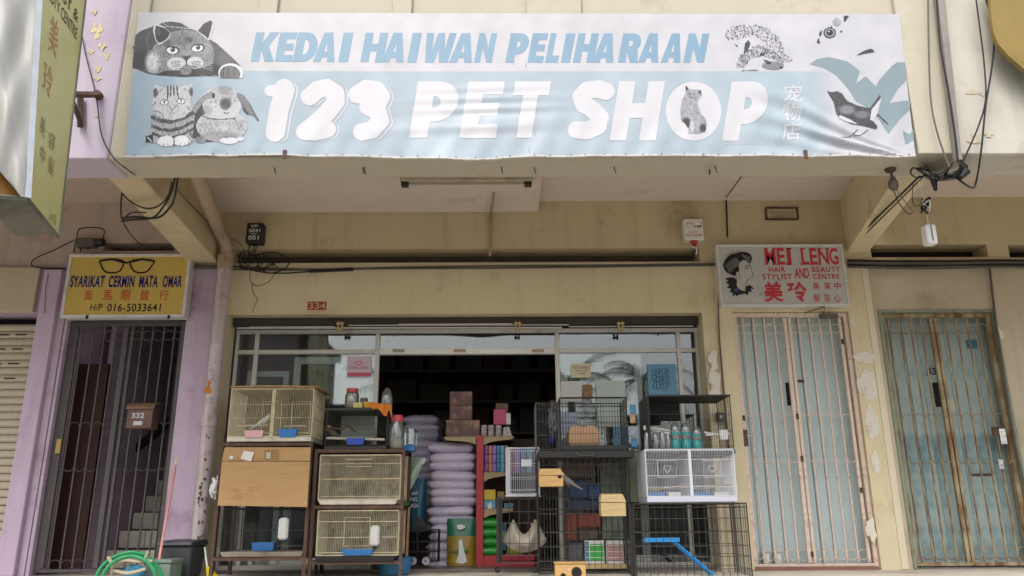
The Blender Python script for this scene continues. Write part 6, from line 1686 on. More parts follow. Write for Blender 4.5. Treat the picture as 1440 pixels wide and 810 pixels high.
# orange cloth draped over the corner
M_OCL = mat('orange_cloth', '#c2731a', .7, var=.1, scale=8, bump=.2)
mb = MB(); nx, ny = 22, 10; vs = []
for j in range(ny+1):
    for i in range(nx+1):
        a, bb = i/nx, j/ny
        u = 520 + a*31; 
        depth_v = 6 + 11*math.sin(min(1, a*1.6)*1.57)*(0.6 + .4*math.cos(a*9)) if a < .8 else 14 + 6*math.sin(a*20)
        v = 566 + 3*a + bb*depth_v
        vs.append(P(u, v, YB - .02 + .012*math.sin(a*19 + bb*2) - .02*bb))
mb.add(vs, [(j*(nx+1)+i, (j+1)*(nx+1)+i, (j+1)*(nx+1)+i+1, j*(nx+1)+i+1) for j in range(ny) for i in range(nx)])
mb.add([p + Vector((0, .004, 0)) for p in vs], [(j*(nx+1)+i, j*(nx+1)+i+1, (j+1)*(nx+1)+i+1, (j+1)*(nx+1)+i) for j in range(ny) for i in range(nx)])
tag(mb.build('cloth', M_OCL, None, smooth=True), 'orange cloth draped over the corner of the small black cage', 'cloth')
x0, x1, z0, z1 = rect(535, 546, 551, 571, YB + .1); r_ = (x1-x0)/2
tag(MB().lathe(((x0+x1)/2, YB + .1 + r_, z0), [(r_*.9, 0), (r_, .03), (r_*.95, .09), (r_*.7, .14), (r_*.35, .165), (.01, .17)], 16).build('plastic_dome', glassmat('jar_plastic'), None, smooth=True), 'clear plastic dome standing beside the orange cloth', 'dome')
t, b_ = cage(449, 640, 563, 702, YB + .01, .44, M_WCREAM, 'stained cream wire cage on the upper shelf of the second rack', sp=.0145, hz=(0, .06, .45, .8, 1), r=.0019, fr=.005, doors=((487, 646, 523, 656),))
MB().tube([P(452, 674, YB+.03), P(562, 673, YB+.03)], .006, 5).build('perch', mat('pale_wood', '#b09468', .7, var=.1), t)
MB().box(b_[0], b_[1], YB + .445, YB + .449, b_[2], b_[3]).build('back_board', mat('grey_back_board', '#a09a86', .8, var=.25, scale=4, stain='#453f33', stain_amt=.75, stain_scale=4), t)
tray(447, 703, 559, 709.5, YB - .02, .46, M_TRAYW, t, 'sliding_tray')
for s, a, b, c_, d in (('FRAGILE', 498, 664, 520, 668), ('Handle', 538, 680, 551, 684)): txt(t, s, a, b, c_, d, YB + .443, mat('red_brown_print', '#8a5a48', .8), .0)
t, b_ = cage(446, 718, 560, 781, YB + .01, .44, M_WCREAM, 'stained cream wire cage on the lower shelf with a white bottle', sp=.0145, hz=(0, .06, .4, .75, 1), r=.0019, fr=.005, doors=((484, 728, 520, 768),))
tray(442, 783, 556, 790, YB - .02, .46, M_TRAYB, t, 'sliding_tray')
MB().box(b_[0], b_[1], YB + .445, YB + .449, b_[2], b_[3]).build('back_board', MATS['grey_back_board'], t)
tub(480, 772.5, 524, 781, YB - .02, .08, M_BLUET, None, 'blue feeding tray on the lower stained cream cage')
bottle(520, 739, 533, 774, YB - .03, 'white water bottle on the lower stained cream cage')
x0, x1, z0, z1 = rect(530, 786, 572, 812, YB + .1)
tag(MB().lathe(((x0+x1)/2, YB + .3, z0), [(.10, 0), (.13, .02), (.155, (z1-z0)), (.162, (z1-z0)), (.162, (z1-z0) + .006), (.15, z1-z0)], 22).build('basin', mat('teal_blue_basin', '#2a6a92', .4, var=.05), None, smooth=True), 'teal blue plastic basin under the second rack', 'basin')

# blue and clear transparent carrier at the doorway
cr2 = thing('pet_carrier', tuple(P(575, 622, 7.4)), 'small clear blue plastic carrier beside the tall red lidded jar', 'carrier')
x0, x1, z0, z1 = rect(567, 601, 583, 634, 7.3)
MB().box(x0, x1, 7.3, 7.5, z0 + .05, z1).build('clear_top', glassmat('blue_clear_plastic', tint=(.7, .85, .92), refl=.08, dirt=.15), cr2, bevel=.01)
MB().box(x0, x1, 7.3, 7.5, z0, z0 + .048).build('base', M_BLUET, cr2, bevel=.006)
# ------------------------------------------------------------------ feed sacks
from mathutils import noise as mnoise
def sack_mesh(seed, sx, sy, sz, m, nm='sack'):
    bm = bmesh.new()
    nx, ny = 30, 16
    rnd = random.Random(seed)
    grid = {}
    for side in (0, 1):
        for i in range(nx+1):
            for j in range(ny+1):
                a, b = i/nx*2-1, j/ny*2-1
                edge_ = max(0, (1 - abs(a)**4.5)) ** .5 * max(0, (1 - abs(b)**3)) ** .5
                nv = mnoise.noise(Vector((a*2.2, b*2.2, seed*5.1 + side))) * .16 + mnoise.noise(Vector((a*6, b*6, seed*3.7 + side))) * .16 + abs(mnoise.noise(Vector((a*3.5+b, b*9, seed*1.3)))) * .22
                z = (1 if side else -1) * edge_ * (1 + nv * edge_ + .10*abs(math.sin(b*9 + a*4 + seed)) * abs(a)**2) + .10*mnoise.noise(Vector((a*1.6, seed*2.0, b)))*(1-abs(a)**4)*(1-abs(b)**4)
                wob = 1 + .05*mnoise.noise(Vector((a*3, b*3, seed)))
                if side == 0 and (abs(i*2-nx) == nx or abs(j*2-ny) == ny): grid[side, i, j] = bm.verts.new((a*sx/2*wob, b*sy/2, 0))
                elif side == 1 and (abs(i*2-nx) == nx or abs(j*2-ny) == ny): grid[side, i, j] = grid[0, i, j]
                else: grid[side, i, j] = bm.verts.new((a*sx/2*wob, b*sy/2, z*sz/2))
    for side in (0, 1):
        for i in range(nx):
            for j in range(ny):
                q = [grid[side, i, j], grid[side, i+1, j], grid[side, i+1, j+1], grid[side, i, j+1]]
                if side == 0: q.reverse()
                bm.faces.new(q)
    me = bpy.data.meshes.new(nm); bm.to_mesh(me); bm.free(); me.materials.append(m)
    me.polygons.foreach_set('use_smooth', [True]*len(me.polygons))
    return me
M_SACK = mat('lilac_sack_plastic', '#cfc5d6', .38, var=.07, scale=5, stain='#9c8ca6', stain_amt=.25, bump=.6, bscale=14)
YSF = 8.45
rowsF = [(626 + 12.1*k, 626 + 12.1*k + 13) for k in range(14)]
meshes = [sack_mesh(k, .46, .62, .155, M_SACK) for k in range(5)]
rnd = random.Random(4)
def sacks(rows, uc, Y, where, grp, wpx):
    for k, (a, b) in enumerate(rows):
        c = P(uc + rnd.uniform(-1.5, 1.5), (a+b)/2 + 1.2, Y)
        o = put('feed_sack', meshes[(k * 2 + int(Y*7)) % 5], None, c)
        o.rotation_euler = (R(rnd.uniform(-3, 3)), R(rnd.uniform(-2.5, 2.5)), R(rnd.uniform(-5, 5)) + (math.pi if k % 2 else 0))
        w_ = P(uc + wpx/2, a, Y).x - P(uc - wpx/2, a, Y).x
        hgt = P(uc, a, Y).z - P(uc, b, Y).z
        o.scale = (w_/.46, 1, hgt*1.38/.155)
        lab = f'lilac feed sack, {ORD[k]} of the {where}' if k < len(rows)-1 else f'lilac feed sack at the very bottom of the {where}'
        tag(o, lab, 'sack', grp)
sacks(rowsF, 638, YSF, 'front stack beside the red post', 'lilac feed sacks in the front stack', 65)
rowsB = [(588 + 11.2*k, 588 + 11.2*k + 12) for k in range(14)]
sacks(rowsB, 596, 9.1, 'darker stack behind the second rack', 'lilac feed sacks in the back stack', 50)
# pallet below the back stack
tag(MB().box(P(572, 745, 9.1).x, P(622, 745, 9.1).x, 8.85, 9.4, WZ + .02, P(596, 742, 9.1).z).build('pallet', M_DARKROOM, None), 'dark pallet carrying the back stack of sacks', 'pallet')
def upright_bag(u0, v0, u1, v1, Y, dp, m, label, cat='bag', top=None, name='pet_food_bag', lean=0):
    x0, x1, z0, z1 = rect(u0, v0, u1, v1, Y)
    t = thing(name, ((x0+x1)/2, Y, z0), label, cat)
    nx, nz = 10, 16; vs = []
    for s_ in (0, 1):
        for j in range(nz+1):
            for i in range(nx+1):
                a, b = i/nx*2-1, j/nz
                th = dp/2 * (max(0, 1-abs(a)**3))**.5 * (1 - .82*b**3) * (1 + .12*mnoise.noise(Vector((a*2, b*4, u0+s_))))
                vs.append((x0 + (x1-x0)*(a+1)/2 + .008*mnoise.noise(Vector((b*5, u0, a))), Y + dp/2 + (th if s_ else -th) + lean*b, z0 + (z1-z0)*b))
    n1 = (nx+1)*(nz+1)
    def q(lo, hi, mm, nm):
        mb = MB()
        fs = []
        for j in range(lo, hi):
            for i in range(nx):
                a = j*(nx+1)+i
                fs.append((a, a+1, a+nx+2, a+nx+1)); fs.append((n1+a, n1+a+nx+1, n1+a+nx+2, n1+a+1))
        used = sorted({i for f in fs for i in f}); mp = {k: i for i, k in enumerate(used)}
        mb.add([vs[k] for k in used], [tuple(mp[i] for i in f) for f in fs]); mb.build(nm, mm, t, smooth=True)
    k = int(nz * .66) if top else nz
    q(0, k, m, 'bag_body')
    if top: q(k, nz, top, 'bag_top')
    return t
Yb = 8.05
M_GREENB = mat('dark_green_bag', '#1f6a4c', .35, var=.1, scale=6, bump=.3, bscale=14)
t = upright_bag(628, 729, 669, 796, Yb, .13, mat('golden_bag', '#9a7d2c', .35, var=.3, scale=7, stain='#5f6a2c', stain_amt=.4, stain_scale=9, bump=.3, bscale=14), 'green and gold pet food bag standing before the front stack of sacks', top=M_GREENB)
patch(648, 741, 6, 3.5, Yb - .004, M_WHITE, t, 700, name='white_logo', rough=.2)
pts_ = [(645, 760), (650, 758), (651, 768), (654, 780), (657, 790), (650, 793), (641, 791), (645, 780)]
mb = MB(); w_ = [P(u, v, Yb - .006) for u, v in pts_]; mb.prism([(p.x, p.z) for p in w_], Yb - .008, Yb - .004); mb.build('white_hen_print', M_WHITE, t)
patch(647, 776, 14, 3, Yb - .003, mat('olive_print', '#56622a', .6, var=.2), t, 702, name='dark_band_print', rough=.3)
t = upright_bag(573, 673, 598, 748, 8.2, .16, mat('teal_bag', '#1d5a70', .35, var=.08, bump=.3, bscale=10), 'dark teal pet food bag with white letters behind the second rack')
for k, s in enumerate(('and', 'NG', 'ASA')): txt(t, s, 577 + 2*(k == 0), 690 + 9*k, 587 + 2*(k == 2), 696 + 9*k, 8.195, M_WHITE, .02)
# pale green sheet bulging behind the rack
mb = MB(); nx, ny = 14, 20; vs = []
for j in range(ny+1):
    for i in range(nx+1):
        a, b = i/nx, j/ny
        wpx = 27*(1-b)**.8 + 3
        vs.append(P(569 + a*wpx, 641 + 55*b + (4*a if b < .2 else 0), 7.55 + .04*math.sin(a*5+b*4)))
mb.add(vs, [(j*(nx+1)+i, (j+1)*(nx+1)+i, (j+1)*(nx+1)+i+1, j*(nx+1)+i+1) for j in range(ny) for i in range(nx)])
mb.add([p + Vector((0,.006,0)) for p in vs], [(j*(nx+1)+i, j*(nx+1)+i+1, (j+1)*(nx+1)+i+1, (j+1)*(nx+1)+i) for j in range(ny) for i in range(nx)])
tag(mb.build('plastic_bag', mat('pale_green_plastic', '#a7b8a4', .4, var=.05, bump=.3, bscale=10), None, smooth=True), 'pale green plastic bag hanging at the right side of the second rack', 'bag')
mb = MB(); q = [P(570, 672, 7.5), P(574, 680, 7.5), P(575, 700, 7.5), P(572, 716, 7.5), P(568.5, 712, 7.5), P(569, 690, 7.5)]
mb.prism([(p.x, p.z) for p in q], 7.49, 7.51); tag(mb.build('plastic_strip', mat('vivid_green_plastic', '#2fae3a', .4, var=.05), None), 'vivid green plastic strip beside the rack below the pale green bag', 'bag')
cable_pts = [P(575, 713, 7.45), P(571, 795, 7.45)]
tag(MB().tube(cable_pts, .012, 6).build('wooden_pole', mat('pale_wood2', '#a47c4c', .7, var=.1), None), 'light wooden pole leaning upright beside the second rack', 'pole')
# trolley behind the rack
tr = thing('trolley', tuple(P(597, 800, 7.9)), 'low black wire trolley with two pale wheels in the doorway', 'trolley')
x0, x1, z0, z1 = rect(574, 745, 616, 790, 7.8)
wires(x0, x1, 7.8, 8.0, z0, z1, .05, (0, .3, .62, 1), .004, M_WBLACK, tr)
for u in (580.5, 599):
    p = P(u, 789, 7.78); MB().lathe((p.x, 7.76, p.z), [(.034, 0), (.038, .01), (.038, .03), (.034, .04)], 16, 'y').build('wheel', mat('pale_lilac_wheel', '#b3a8bb', .5), tr, smooth=True)
    MB().lathe((p.x, 7.755, p.z), [(.01, 0), (.01, .004)], 8, 'y').build('hub', M_GREYC, tr)
MB().tube([P(586, 748, 7.78), P(588, 775, 7.78)], .009, 6).build('handle', M_BLACK, tr)
patch(589, 738, 8, 11, 7.9, mat('grey_fur', '#3b3a38', .9, var=.4, scale=30), None, 777, name='fur_toy', rough=.5, th=.05); o = bpy.data.objects['fur_toy']; tag(o, 'dark fluffy toy hanging above the low black trolley', 'toy')

# ------------------------------------------------------------------ red gondola shelf
M_RED = mat('red_shelf_paint', '#a82a32', .45, var=.06, scale=5, stain='#7d2228', stain_amt=.2)
M_SHELF = mat('beige_shelf', '#a39068', .5, var=.08, scale=5)
YS = 8.0
gd = thing('shelf_unit', tuple(P(690, 797, YS)), 'red gondola shelf with beige brackets in the open doorway', 'shelf')
x0, x1, z0, z1 = rect(669.5, 612, 680, 795, YS)
MB().box(x0, x1, YS, YS + .05, WZ + .02, z1).build('post', M_RED, gd, bevel=.003)
xs0, xs1 = P(670, 785, YS).x, P(752, 785, YS).x
MB().box(x1, xs1, YS + .003, YS + .5, WZ + .02, P(700, 781, YS).z).build('base', M_RED, gd, bevel=.003)
MB().box(x1, P(760, 650, YS).x, YS + .42, YS + .46, WZ + .05, z1).build('back_panel', mat('brown_back_panel', '#3a2a22', .7, var=.1), gd)
def bracket(uA, vA, uB, vB, uC, vC, Y):   # tapering bracket, root at A/B, tip at C
    a, b, c_ = P(uA, vA, Y), P(uB, vB, Y), P(uC, vC, Y)
    pts = [(a.x, a.z), (b.x, b.z)] + [(b.x + (c_.x-b.x)*t, b.z + (c_.z - b.z)*(t**.45)) for t in (.2, .4, .6, .8, 1)] + [(c_.x, a.z)]
    MB().prism(pts, Y, Y + .012).build('bracket', M_SHELF, gd)
bracket(669, 615, 669, 625, 626, 619, YS + .01); bracket(680.5, 615, 680.5, 626, 721, 617.5, YS + .01)
bracket(680.5, 665, 680.5, 678, 711, 669, YS + .01); bracket(680.5, 717, 680.5, 729, 721, 720, YS + .01)
sh = [(624, 723, 616), (681, 716, 666.5), (681, 722, 718)]
for a, b, v in sh:
    x0_, x1_ = P(a, v, YS).x, P(b, v, YS).x; z = P(690, v, YS).z
    MB().box(x0_, x1_, YS + .025, YS + .40, z, z + .02).build('shelf_board', M_SHELF, gd, bevel=.002)
zt1, zt2, zt3 = [P(690, v, YS).z + .022 for _, _, v in sh]
def goods(u0, u1, v0, zb, Y, dp, m, label, name='product_box', cat='box', group=None, bevel=.003, bands=()):
    x0, x1 = P(u0, v0, Y).x, P(u1, v0, Y).x; z1 = P((u0+u1)/2, v0, Y).z
    t = None
    o = MB().box(x0, x1, Y, Y + dp, zb, z1).build(name, m, None, bevel=bevel)
    tag(o, label, cat, group)
    for a, b, mm in bands:
        MB().box(x0 + .001, x1 - .001, Y - .0015, Y - .0002, zb + (z1-zb)*a, zb + (z1-zb)*b).build('print', mm, o)
        bpy.context.view_layer.update()
        c_ = bpy.context.scene.objects
    return o
def reparent_fix(o):
    pass
M_BRB = mat('printed_brown_box', '#5e3c30', .45, var=.35, scale=9, stain='#a98566', stain_amt=.45, stain_scale=9, bump=.02)
Ysb = YS + .03
zc = zt1
goods(627, 674.5, 590.5, zc, Ysb, .25, M_BRB, 'widest brown printed box at the bottom of the stack on the red shelf')
zc = P(650, 590.5, Ysb).z + .003
goods(632.5, 664, 570.5, zc, Ysb + .01, .24, M_BRB, 'middle brown printed box of the stack on the red shelf')
zc = P(650, 570.5, Ysb).z + .003
goods(632.5, 664, 550.5, zc, Ysb + .012, .24, M_BRB, 'topmost brown printed box of the stack on the red shelf')
M_CANW = mat('white_printed_can', '#a89a98', .4, var=.5, scale=40, bump=0)
for k, u in enumerate((676, 686, 696.5)):
    for j in range(2):
        x0_, x1_ = P(u, 605, Ysb).x, P(u + 9, 605, Ysb).x; r_ = (x1_-x0_)/2; hh = (P(690, 597.5, Ysb).z - zt1)/2
        o = MB().lathe(((x0_+x1_)/2, Ysb + r_, zt1 + hh*j + .001), [(r_*.92, 0), (r_, .004), (r_, hh - .006), (r_*.92, hh - .002)], 14).build('pet_food_can', M_CANW, None, smooth=True)
        tag(o, f'{("lower","upper")[j]} small white can, {("left","middle","right")[k]} pile on the red shelf', 'can', 'cans on the top shelf')
tag(MB().prism([(P(707, 613, Ysb).x, zt1), (P(720, 613, Ysb).x, zt1), (P(716, 600, Ysb).x, P(716, 600, Ysb).z), (P(708, 601, Ysb).x, P(708, 601, Ysb).z)], Ysb, Ysb + .1).build('paper_bag', M_CANW, None), 'pale patterned packet at the right end of the top shelf', 'packet')
zc = P(700, 597, Ysb).z + .003
goods(694, 711, 575.5, zc, Ysb + .01, .1, mat('rose_box', '#b2485f', .5, var=.05), 'rose pink box standing on the cans')
goods(711.5, 718, 581, zc, Ysb + .02, .1, M_PAPER, 'narrow white box beside the rose pink box')
goods(697, 714.5, 567, zc, Ysb + .13, .1, mat('tan_box', '#7b5a42', .6, var=.2), 'tan box behind the rose pink box')
COLS = [('purple', '#7a3a8a'), ('orange', '#b06a3c'), ('violet', '#8a5fb0'), ('blue', '#2f6fa8'), ('sky blue', '#4a9ac0'), ('brown', '#8a6a4a')]
hz_ = (P(690, 626, Ysb).z - zt2) / 3
for j in range(3):
    for k in range(6):
        nm, hx = COLS[k]
        u = 681 + k*5.6
        x0_, x1_ = P(u + .3, 645, Ysb).x, P(u + 5.3, 645, Ysb).x
        mm = mat('snack_tub_' + nm.replace(' ', '_'), hx, .4, var=.35, scale=30, stain='#c9b78c', stain_amt=.3, stain_scale=25, bump=0)
        o = MB().box(x0_, x1_, Ysb, Ysb + .08, zt2 + hz_*j + .001, zt2 + hz_*(j+1) - .003).build('snack_packet', mm, None, bevel=.003)
        tag(o, f'{nm} snack packet, {("bottom","middle","top")[j]} row of the second red shelf level', 'packet', 'snack packets on the second shelf level')
for k in range(4):
    u = 714 + k*9
    o = MB().box(P(u, 645, Ysb + .2).x, P(u + 7, 645, Ysb + .2).x, Ysb + .2, Ysb + .28, zt2, P(u, 629, Ysb + .2).z).build('snack_packet', MATS['snack_tub_' + COLS[k+1][0].replace(' ', '_')], None, bevel=.003)
    tag(o, f'{COLS[k+1][0]} packet seen through the white wire cage', 'packet')
M_YELB = mat('yellow_box', '#c3a92c', .45, var=.1)
goods(680.8, 697, 688.5, zt3 + (P(690, 703, Ysb).z - zt3), Ysb, .12, M_YELB, 'yellow upper half box with a dog on the third shelf level')
goods(680.8, 697, 703.6, zt3, Ysb, .12, mat('sky_blue_box', '#5a98b4', .45, var=.12), 'sky blue box with a white puppy on the third shelf level')
patch(689, 712, 3, 5, Ysb - .002, M_WHITE, bpy.data.objects['shelf_unit'], 720, name='puppy_print', rough=.3)
goods(699, 709, 691, zt3 + .09, Ysb + .05, .1, mat('mustard_box', '#8a6f2c', .5, var=.2), 'mustard box beside the yellow dog box')
goods(709, 722, 707.5, zt3, Ysb, .1, mat('blue_photo_box', '#4f8298', .5, var=.5, scale=20), 'blue box with a photo at the right end of the third level')
M_GRN = mat('green_packet', '#1f8a2c', .3, var=.15, scale=6, bump=.4, bscale=20)
gm = sack_mesh(31, .16, .3, .1, M_GRN)
for k in range(4):
    o = put('green_food_bag', gm, None, P(691, 735.5 + 13*k, Ysb + .12)); o.scale = (1.05, 1, 1.05); o.rotation_euler = (0, 0, R((k*37) % 11 - 5))
    tag(o, f'shiny green food bag, {ORD[k]} in the pile on the red shelf', 'bag', 'green bags on the lowest shelf')
goods(699, 712, 735, P(700, 775, Ysb).z, Ysb + .1, .1, mat('teal_mixed_box', '#1f5a6a', .5, var=.6, scale=20, stain='#8aa03a', stain_amt=.5, stain_scale=12), 'dark teal and green box beside the pile of green bags')
goods(712, 735, 760, WZ + .11, Ysb + .15, .1, mat('yellow_green_bag', '#7f8a2c', .5, var=.4, scale=20, stain='#b3a53a', stain_amt=.5), 'yellow green bag low behind the hanging cloth')

# ------------------------------------------------------------------ white cage and black trolley cage with the hammock
YW2 = 7.35
t, b_ = cage(713, 630, 758, 695, YW2, .34, M_WWHITE, 'white wire cage hanging beside the red shelf', sp=.020, hz=(0, .1, .36, .66, 1), r=.0019, fr=.008)
MB().box(b_[0] - .012, b_[0] + .03, YW2 + .012, YW2 + .34, b_[2], b_[3]).build('side_panel', M_WWHITE, t, bevel=.003)
MB().box(b_[0] - .02, b_[1] + .02, YW2 - .006, YW2 + .35, b_[2] - .02, b_[2] - .008).build('base_rim', M_WWHITE, t, bevel=.003)
part('door', 733, 646, 748, 656, YW2 - .012, .004, M_WWHITE, t)
YT = 7.1
t, b_ = cage(703, 702, 758, 792, YT, .40, M_WBLACK, 'black wire trolley cage holding a pale cloth hammock', sp=.09, hz=(0, .12, .3, .62, .8, 1), r=.003, fr=.006, name='wire_trolley', cat='trolley')
MB().box(b_[0] - .03, b_[0] + .02, YT + .01, YT + .06, b_[2], b_[3] + .02).build('side_bar', M_TRAYB, t)
for u in (700, 752):
    p = P(u, 801, YT)
    MB().lathe((p.x, YT - .01, p.z + .0), [(.02, 0), (.026, .008), (.026, .022), (.02, .03)], 14, 'y').build('caster', M_BLACK, t, smooth=True)
hm_ = MB(); nx, ny = 30, 14; vs = []
hang = [(725, 729), (764, 727)]
for j in range(ny+1):
    for i in range(nx+1):
        a, b = i/nx, j/ny
        u = 707 + 61*a
        # upper edge dips between two peaks, lower edge bulges
        top = 729 + 22*math.sin(max(0, min(1, (a-.25)/.49))*math.pi) + (31*((.25-a)/.25)**1.1 if a < .25 else 0) + (28*((a-.74)/.26)**1.1 if a > .74 else 0)
        bot = 762 + 15*math.sin(a*math.pi)**.8 - (2 if a < .1 else 0)
        v = top + (max(bot, top+1) - top)*b
        vs.append(P(u, v, YT + .16 - .10*math.sin(b*math.pi)*math.sin(a*math.pi) + .010*math.sin(a*22 + b*5)))
hm_.add(vs, [(j*(nx+1)+i, (j+1)*(nx+1)+i, (j+1)*(nx+1)+i+1, j*(nx+1)+i+1) for j in range(ny) for i in range(nx)])
hm_.add([p + Vector((0,.006,0)) for p in vs], [(j*(nx+1)+i, j*(nx+1)+i+1, (j+1)*(nx+1)+i+1, (j+1)*(nx+1)+i) for j in range(ny) for i in range(nx)])
hm = hm_.build('hammock', mat('pale_canvas', '#a39c8e', .85, var=.06, scale=8, bump=.3), None, smooth=True)
tag(hm, 'pale canvas hammock slung inside the black trolley cage', 'hammock')
patch(749, 743, 3, 7, YT + .145, mat('pink_print', '#b58a84', .8, var=.3, scale=30), t, 733, name='pink_cloth_print')

# ------------------------------------------------------------------ tall cage column right of the doorway
YC1 = 7.0
t, b_ = cage(757, 642, 887, 806, YC1, .45, M_WBLACK, 'tall black wire cage with wooden nest boxes right of the doorway', sp=.052, hz=(0, .1, .22, .34, .5, .54, .66, .76, .84, .92, 1), r=.0026, fr=.006, name='wire_cage')
wires(b_[0] + .02, b_[1] - .01, YC1 + .004, YC1 + .44, b_[2] + .9*0, b_[3], .026, (), .0008, M_WGREY, t, 'fb', name='fine_wire_mesh')
part('top_tray', 757, 633, 891, 644, YC1 - .02, .47, M_TRAYB, t, bevel=.006)
MB().tube([P(811, 636, YC1 - .04), P(813, 640, YC1 - .04), P(833, 640, YC1 - .04), P(834, 636, YC1 - .04)], .005, 5).build('tray_handle', M_GREYC, t)
t, b_ = cage(788, 559, 882, 632, YC1 + .03, .40, M_WBLACK, 'black wire cage with a round tan shelter on top of the tall cage', sp=.026, hz=(0, .12, .3, .5, .62, .84, 1), r=.0018, fr=.005, name='wire_cage', doors=((789, 560, 876, 572),))
part('base_tray', 788, 626, 882, 633, YC1 + .02, .42, M_TRAYB, t)
t, b_ = cage(754, 567, 786, 632, YC1 + .12, .34, M_WGREY, 'narrow grey wire cage at the left of the tan shelter cage', sp=.03, hz=(0, .3, .6, .95, 1), r=.0018, fr=.005, name='wire_cage')
# tan round shelter
M_TANP = mat('tan_plush', '#c29a78', .85, var=.08, scale=12, bump=.3)
pts_ = [(800, 626), (800, 606), (803, 600), (809, 598), (816, 599), (820, 601), (827, 598), (834, 598), (840, 602), (843, 608), (843, 626)]
w_ = [P(u, v, YC1 + .12) for u, v in pts_]
ts = thing('pet_shelter', tuple(w_[0]), 'tan double arched pet shelter inside the upper black cage', 'shelter')
MB().prism([(p.x, p.z) for p in w_], YC1 + .12, YC1 + .36).build('shell', M_TANP, ts, bevel=.012, seg=2)
o = tag(blob('crumpled_bag', P(779, 590, YC1 + .3), (.05, .06, .16), mat('silver_plastic_bag', '#5b5b60', .3, var=.3, scale=20, bump=.4), None, 8, 4, .5), 'crumpled grey plastic bag behind the narrow wire cage', 'bag')
o = tag(blob('crumpled_bag', P(777, 618, YC1 + .32), (.03, .05, .06), mat('deep_blue_bag', '#1d2560', .4, var=.2), None, 9, 3, .4), 'small dark blue bag low beside the door mullion', 'bag')
o = tag(blob('crumpled_bag', P(778, 641, YC1 + .60), (.03, .04, .05), mat('yellow_bag', '#b08a1c', .4, var=.2), None, 12, 3, .4), 'small yellow bag under the dark blue bag by the mullion', 'bag')
# wooden nest boxes
M_WOOD = mat('golden_plywood', '#bf9a62', .6, var=.12, scale=4, stain='#8a5f2c', stain_amt=.3, stretch=(1, 1, 6), bump=.15)
M_WOOD2 = mat('pale_plywood', '#bda577', .65, var=.12, scale=4, stain='#86683c', stain_amt=.35, stretch=(1, 1, 6), bump=.15)
def nest(u0, v0, u1, v1, Y, dp, m, label, hole=None, side=.0):
    x0, x1, z0, z1 = rect(u0, v0, u1, v1, Y); t = thing('nest_box', ((x0+x1)/2, Y, z0), label, 'nest box'); h = z1-z0
    MB().box(x0, x1, Y, Y + dp, z0, z0 + h*.62).build('body', m, t, bevel=.003)
    MB().hexa([(x0 - .006, Y - .008, z0 + h*.635), (x1 + .006, Y - .008, z0 + h*.635), (x1 + .006, Y + dp, z0 + h*.635), (x0 - .006, Y + dp, z0 + h*.635),
               (x0 + .012, Y + .012, z1), (x1 - .02, Y + .012, z1), (x1 - .02, Y + dp, z1 + .01), (x0 + .012, Y + dp, z1 + .01)]).build('lid', m, t, bevel=.003)
    if hole:
        p = P(*hole, Y - .003); MB().lathe((p.x, Y - .004, p.z), [(.018, 0), (.018, .003)], 14, 'y').build('entry_hole', M_SLOT, t)
    return t
nest(758, 659, 792, 684, YC1 - .17, .16, M_WOOD, 'golden wooden nest box hung outside the tall cage, upper left', hole=(787, 670))
nest(845, 695, 880, 726, YC1 - .17, .16, M_WOOD2, 'pale wooden nest box hung outside the tall cage, right side')
x0, x1, z0, z1 = rect(781, 791, 824, 822, YC1 - .2)
nb = thing('nest_box', ((x0+x1)/2, YC1 - .2, z0), 'wooden hut with round openings at the foot of the tall cage', 'nest box')
MB().box(x0, x1, YC1 - .19, YC1 - .03, z0, z1 - .012).build('body', M_WOOD, nb, bevel=.003)
MB().box(x0 - .006, x1 + .006, YC1 - .2, YC1 - .02, z1 - .011, z1).build('roof', M_WOOD, nb, bevel=.003)
for u, v, r_ in ((792, 810, .022), (811, 805, .042)):
    p = P(u, v, YC1 - .2); MB().lathe((p.x, YC1 - .194, p.z), [(r_, 0), (r_, .003)], 16, 'y').build('opening', M_SLOT, nb)
p = P(800, 801, YC1-.2); MB().lathe((p.x, YC1 - .195, p.z), [(.006, 0), (.006, .004)], 8, 'y').build('white_peg', M_WHITE, nb)
# grey parrot beside the nest box
bt = bird(tuple(P(799, 678, YC1 - .08)), 1.25, mat('grey_parrot_feathers', '#6b6a68', .8, var=.25, scale=40), 'grey parrot clinging beside the golden nest box', -1)
# rope / chew toys and boxes inside
GB = [(823, 850, '#2fa53a', 'green'), (853, 877, '#b85fa0', 'pink'), (880.5, 891, '#b0509a', 'magenta')]
for u0, u1, hx, nm in GB:
    x0, x1, z0, z1 = rect(u0, 760, u1, 793, YC1 + .36)
    t = thing('litter_pack', ((x0+x1)/2, YC1 + .36, z0), f'{nm} and white litter pack standing inside the tall cage', 'pack', None)
    MB().box(x0, x1, YC1 + .36, YC1 + .43, z0, z1).build('pack_body', M_WHITE, t, bevel=.004)
    MB().box(x0 + .012 + (.03 if nm == 'green' else 0), x1 - .008, YC1 + .356, YC1 + .3595, z0 + .025, z1 - .03).build('colour_panel', mat(nm + '_print', hx, .45, var=.12, scale=30), t)
    if nm == 'green': MB().box(x0 + .002, x0 + .03, YC1 + .356, YC1 + .3595, z0 + .025, z1 - .01).build('teal_panel', mat('teal_print', '#2a7c8a', .45), t)
    for q in range(3): MB().box(x0 + .01, x1 - .01, YC1 + .3555, YC1 + .3560, z0 + .05 + q*.05, z0 + .056 + q*.05).build('white_stripe', M_WHITE, t)
tag(MB().box(P(822, 796, YC1+.34).x, P(886, 796, YC1+.34).x, YC1 + .34, YC1 + .44, P(850, 800, YC1+.34).z, P(850, 793.6, YC1+.34).z).build('wooden_board', M_WOOD2, None, bevel=.003), 'pale wooden board under the litter packs', 'board')
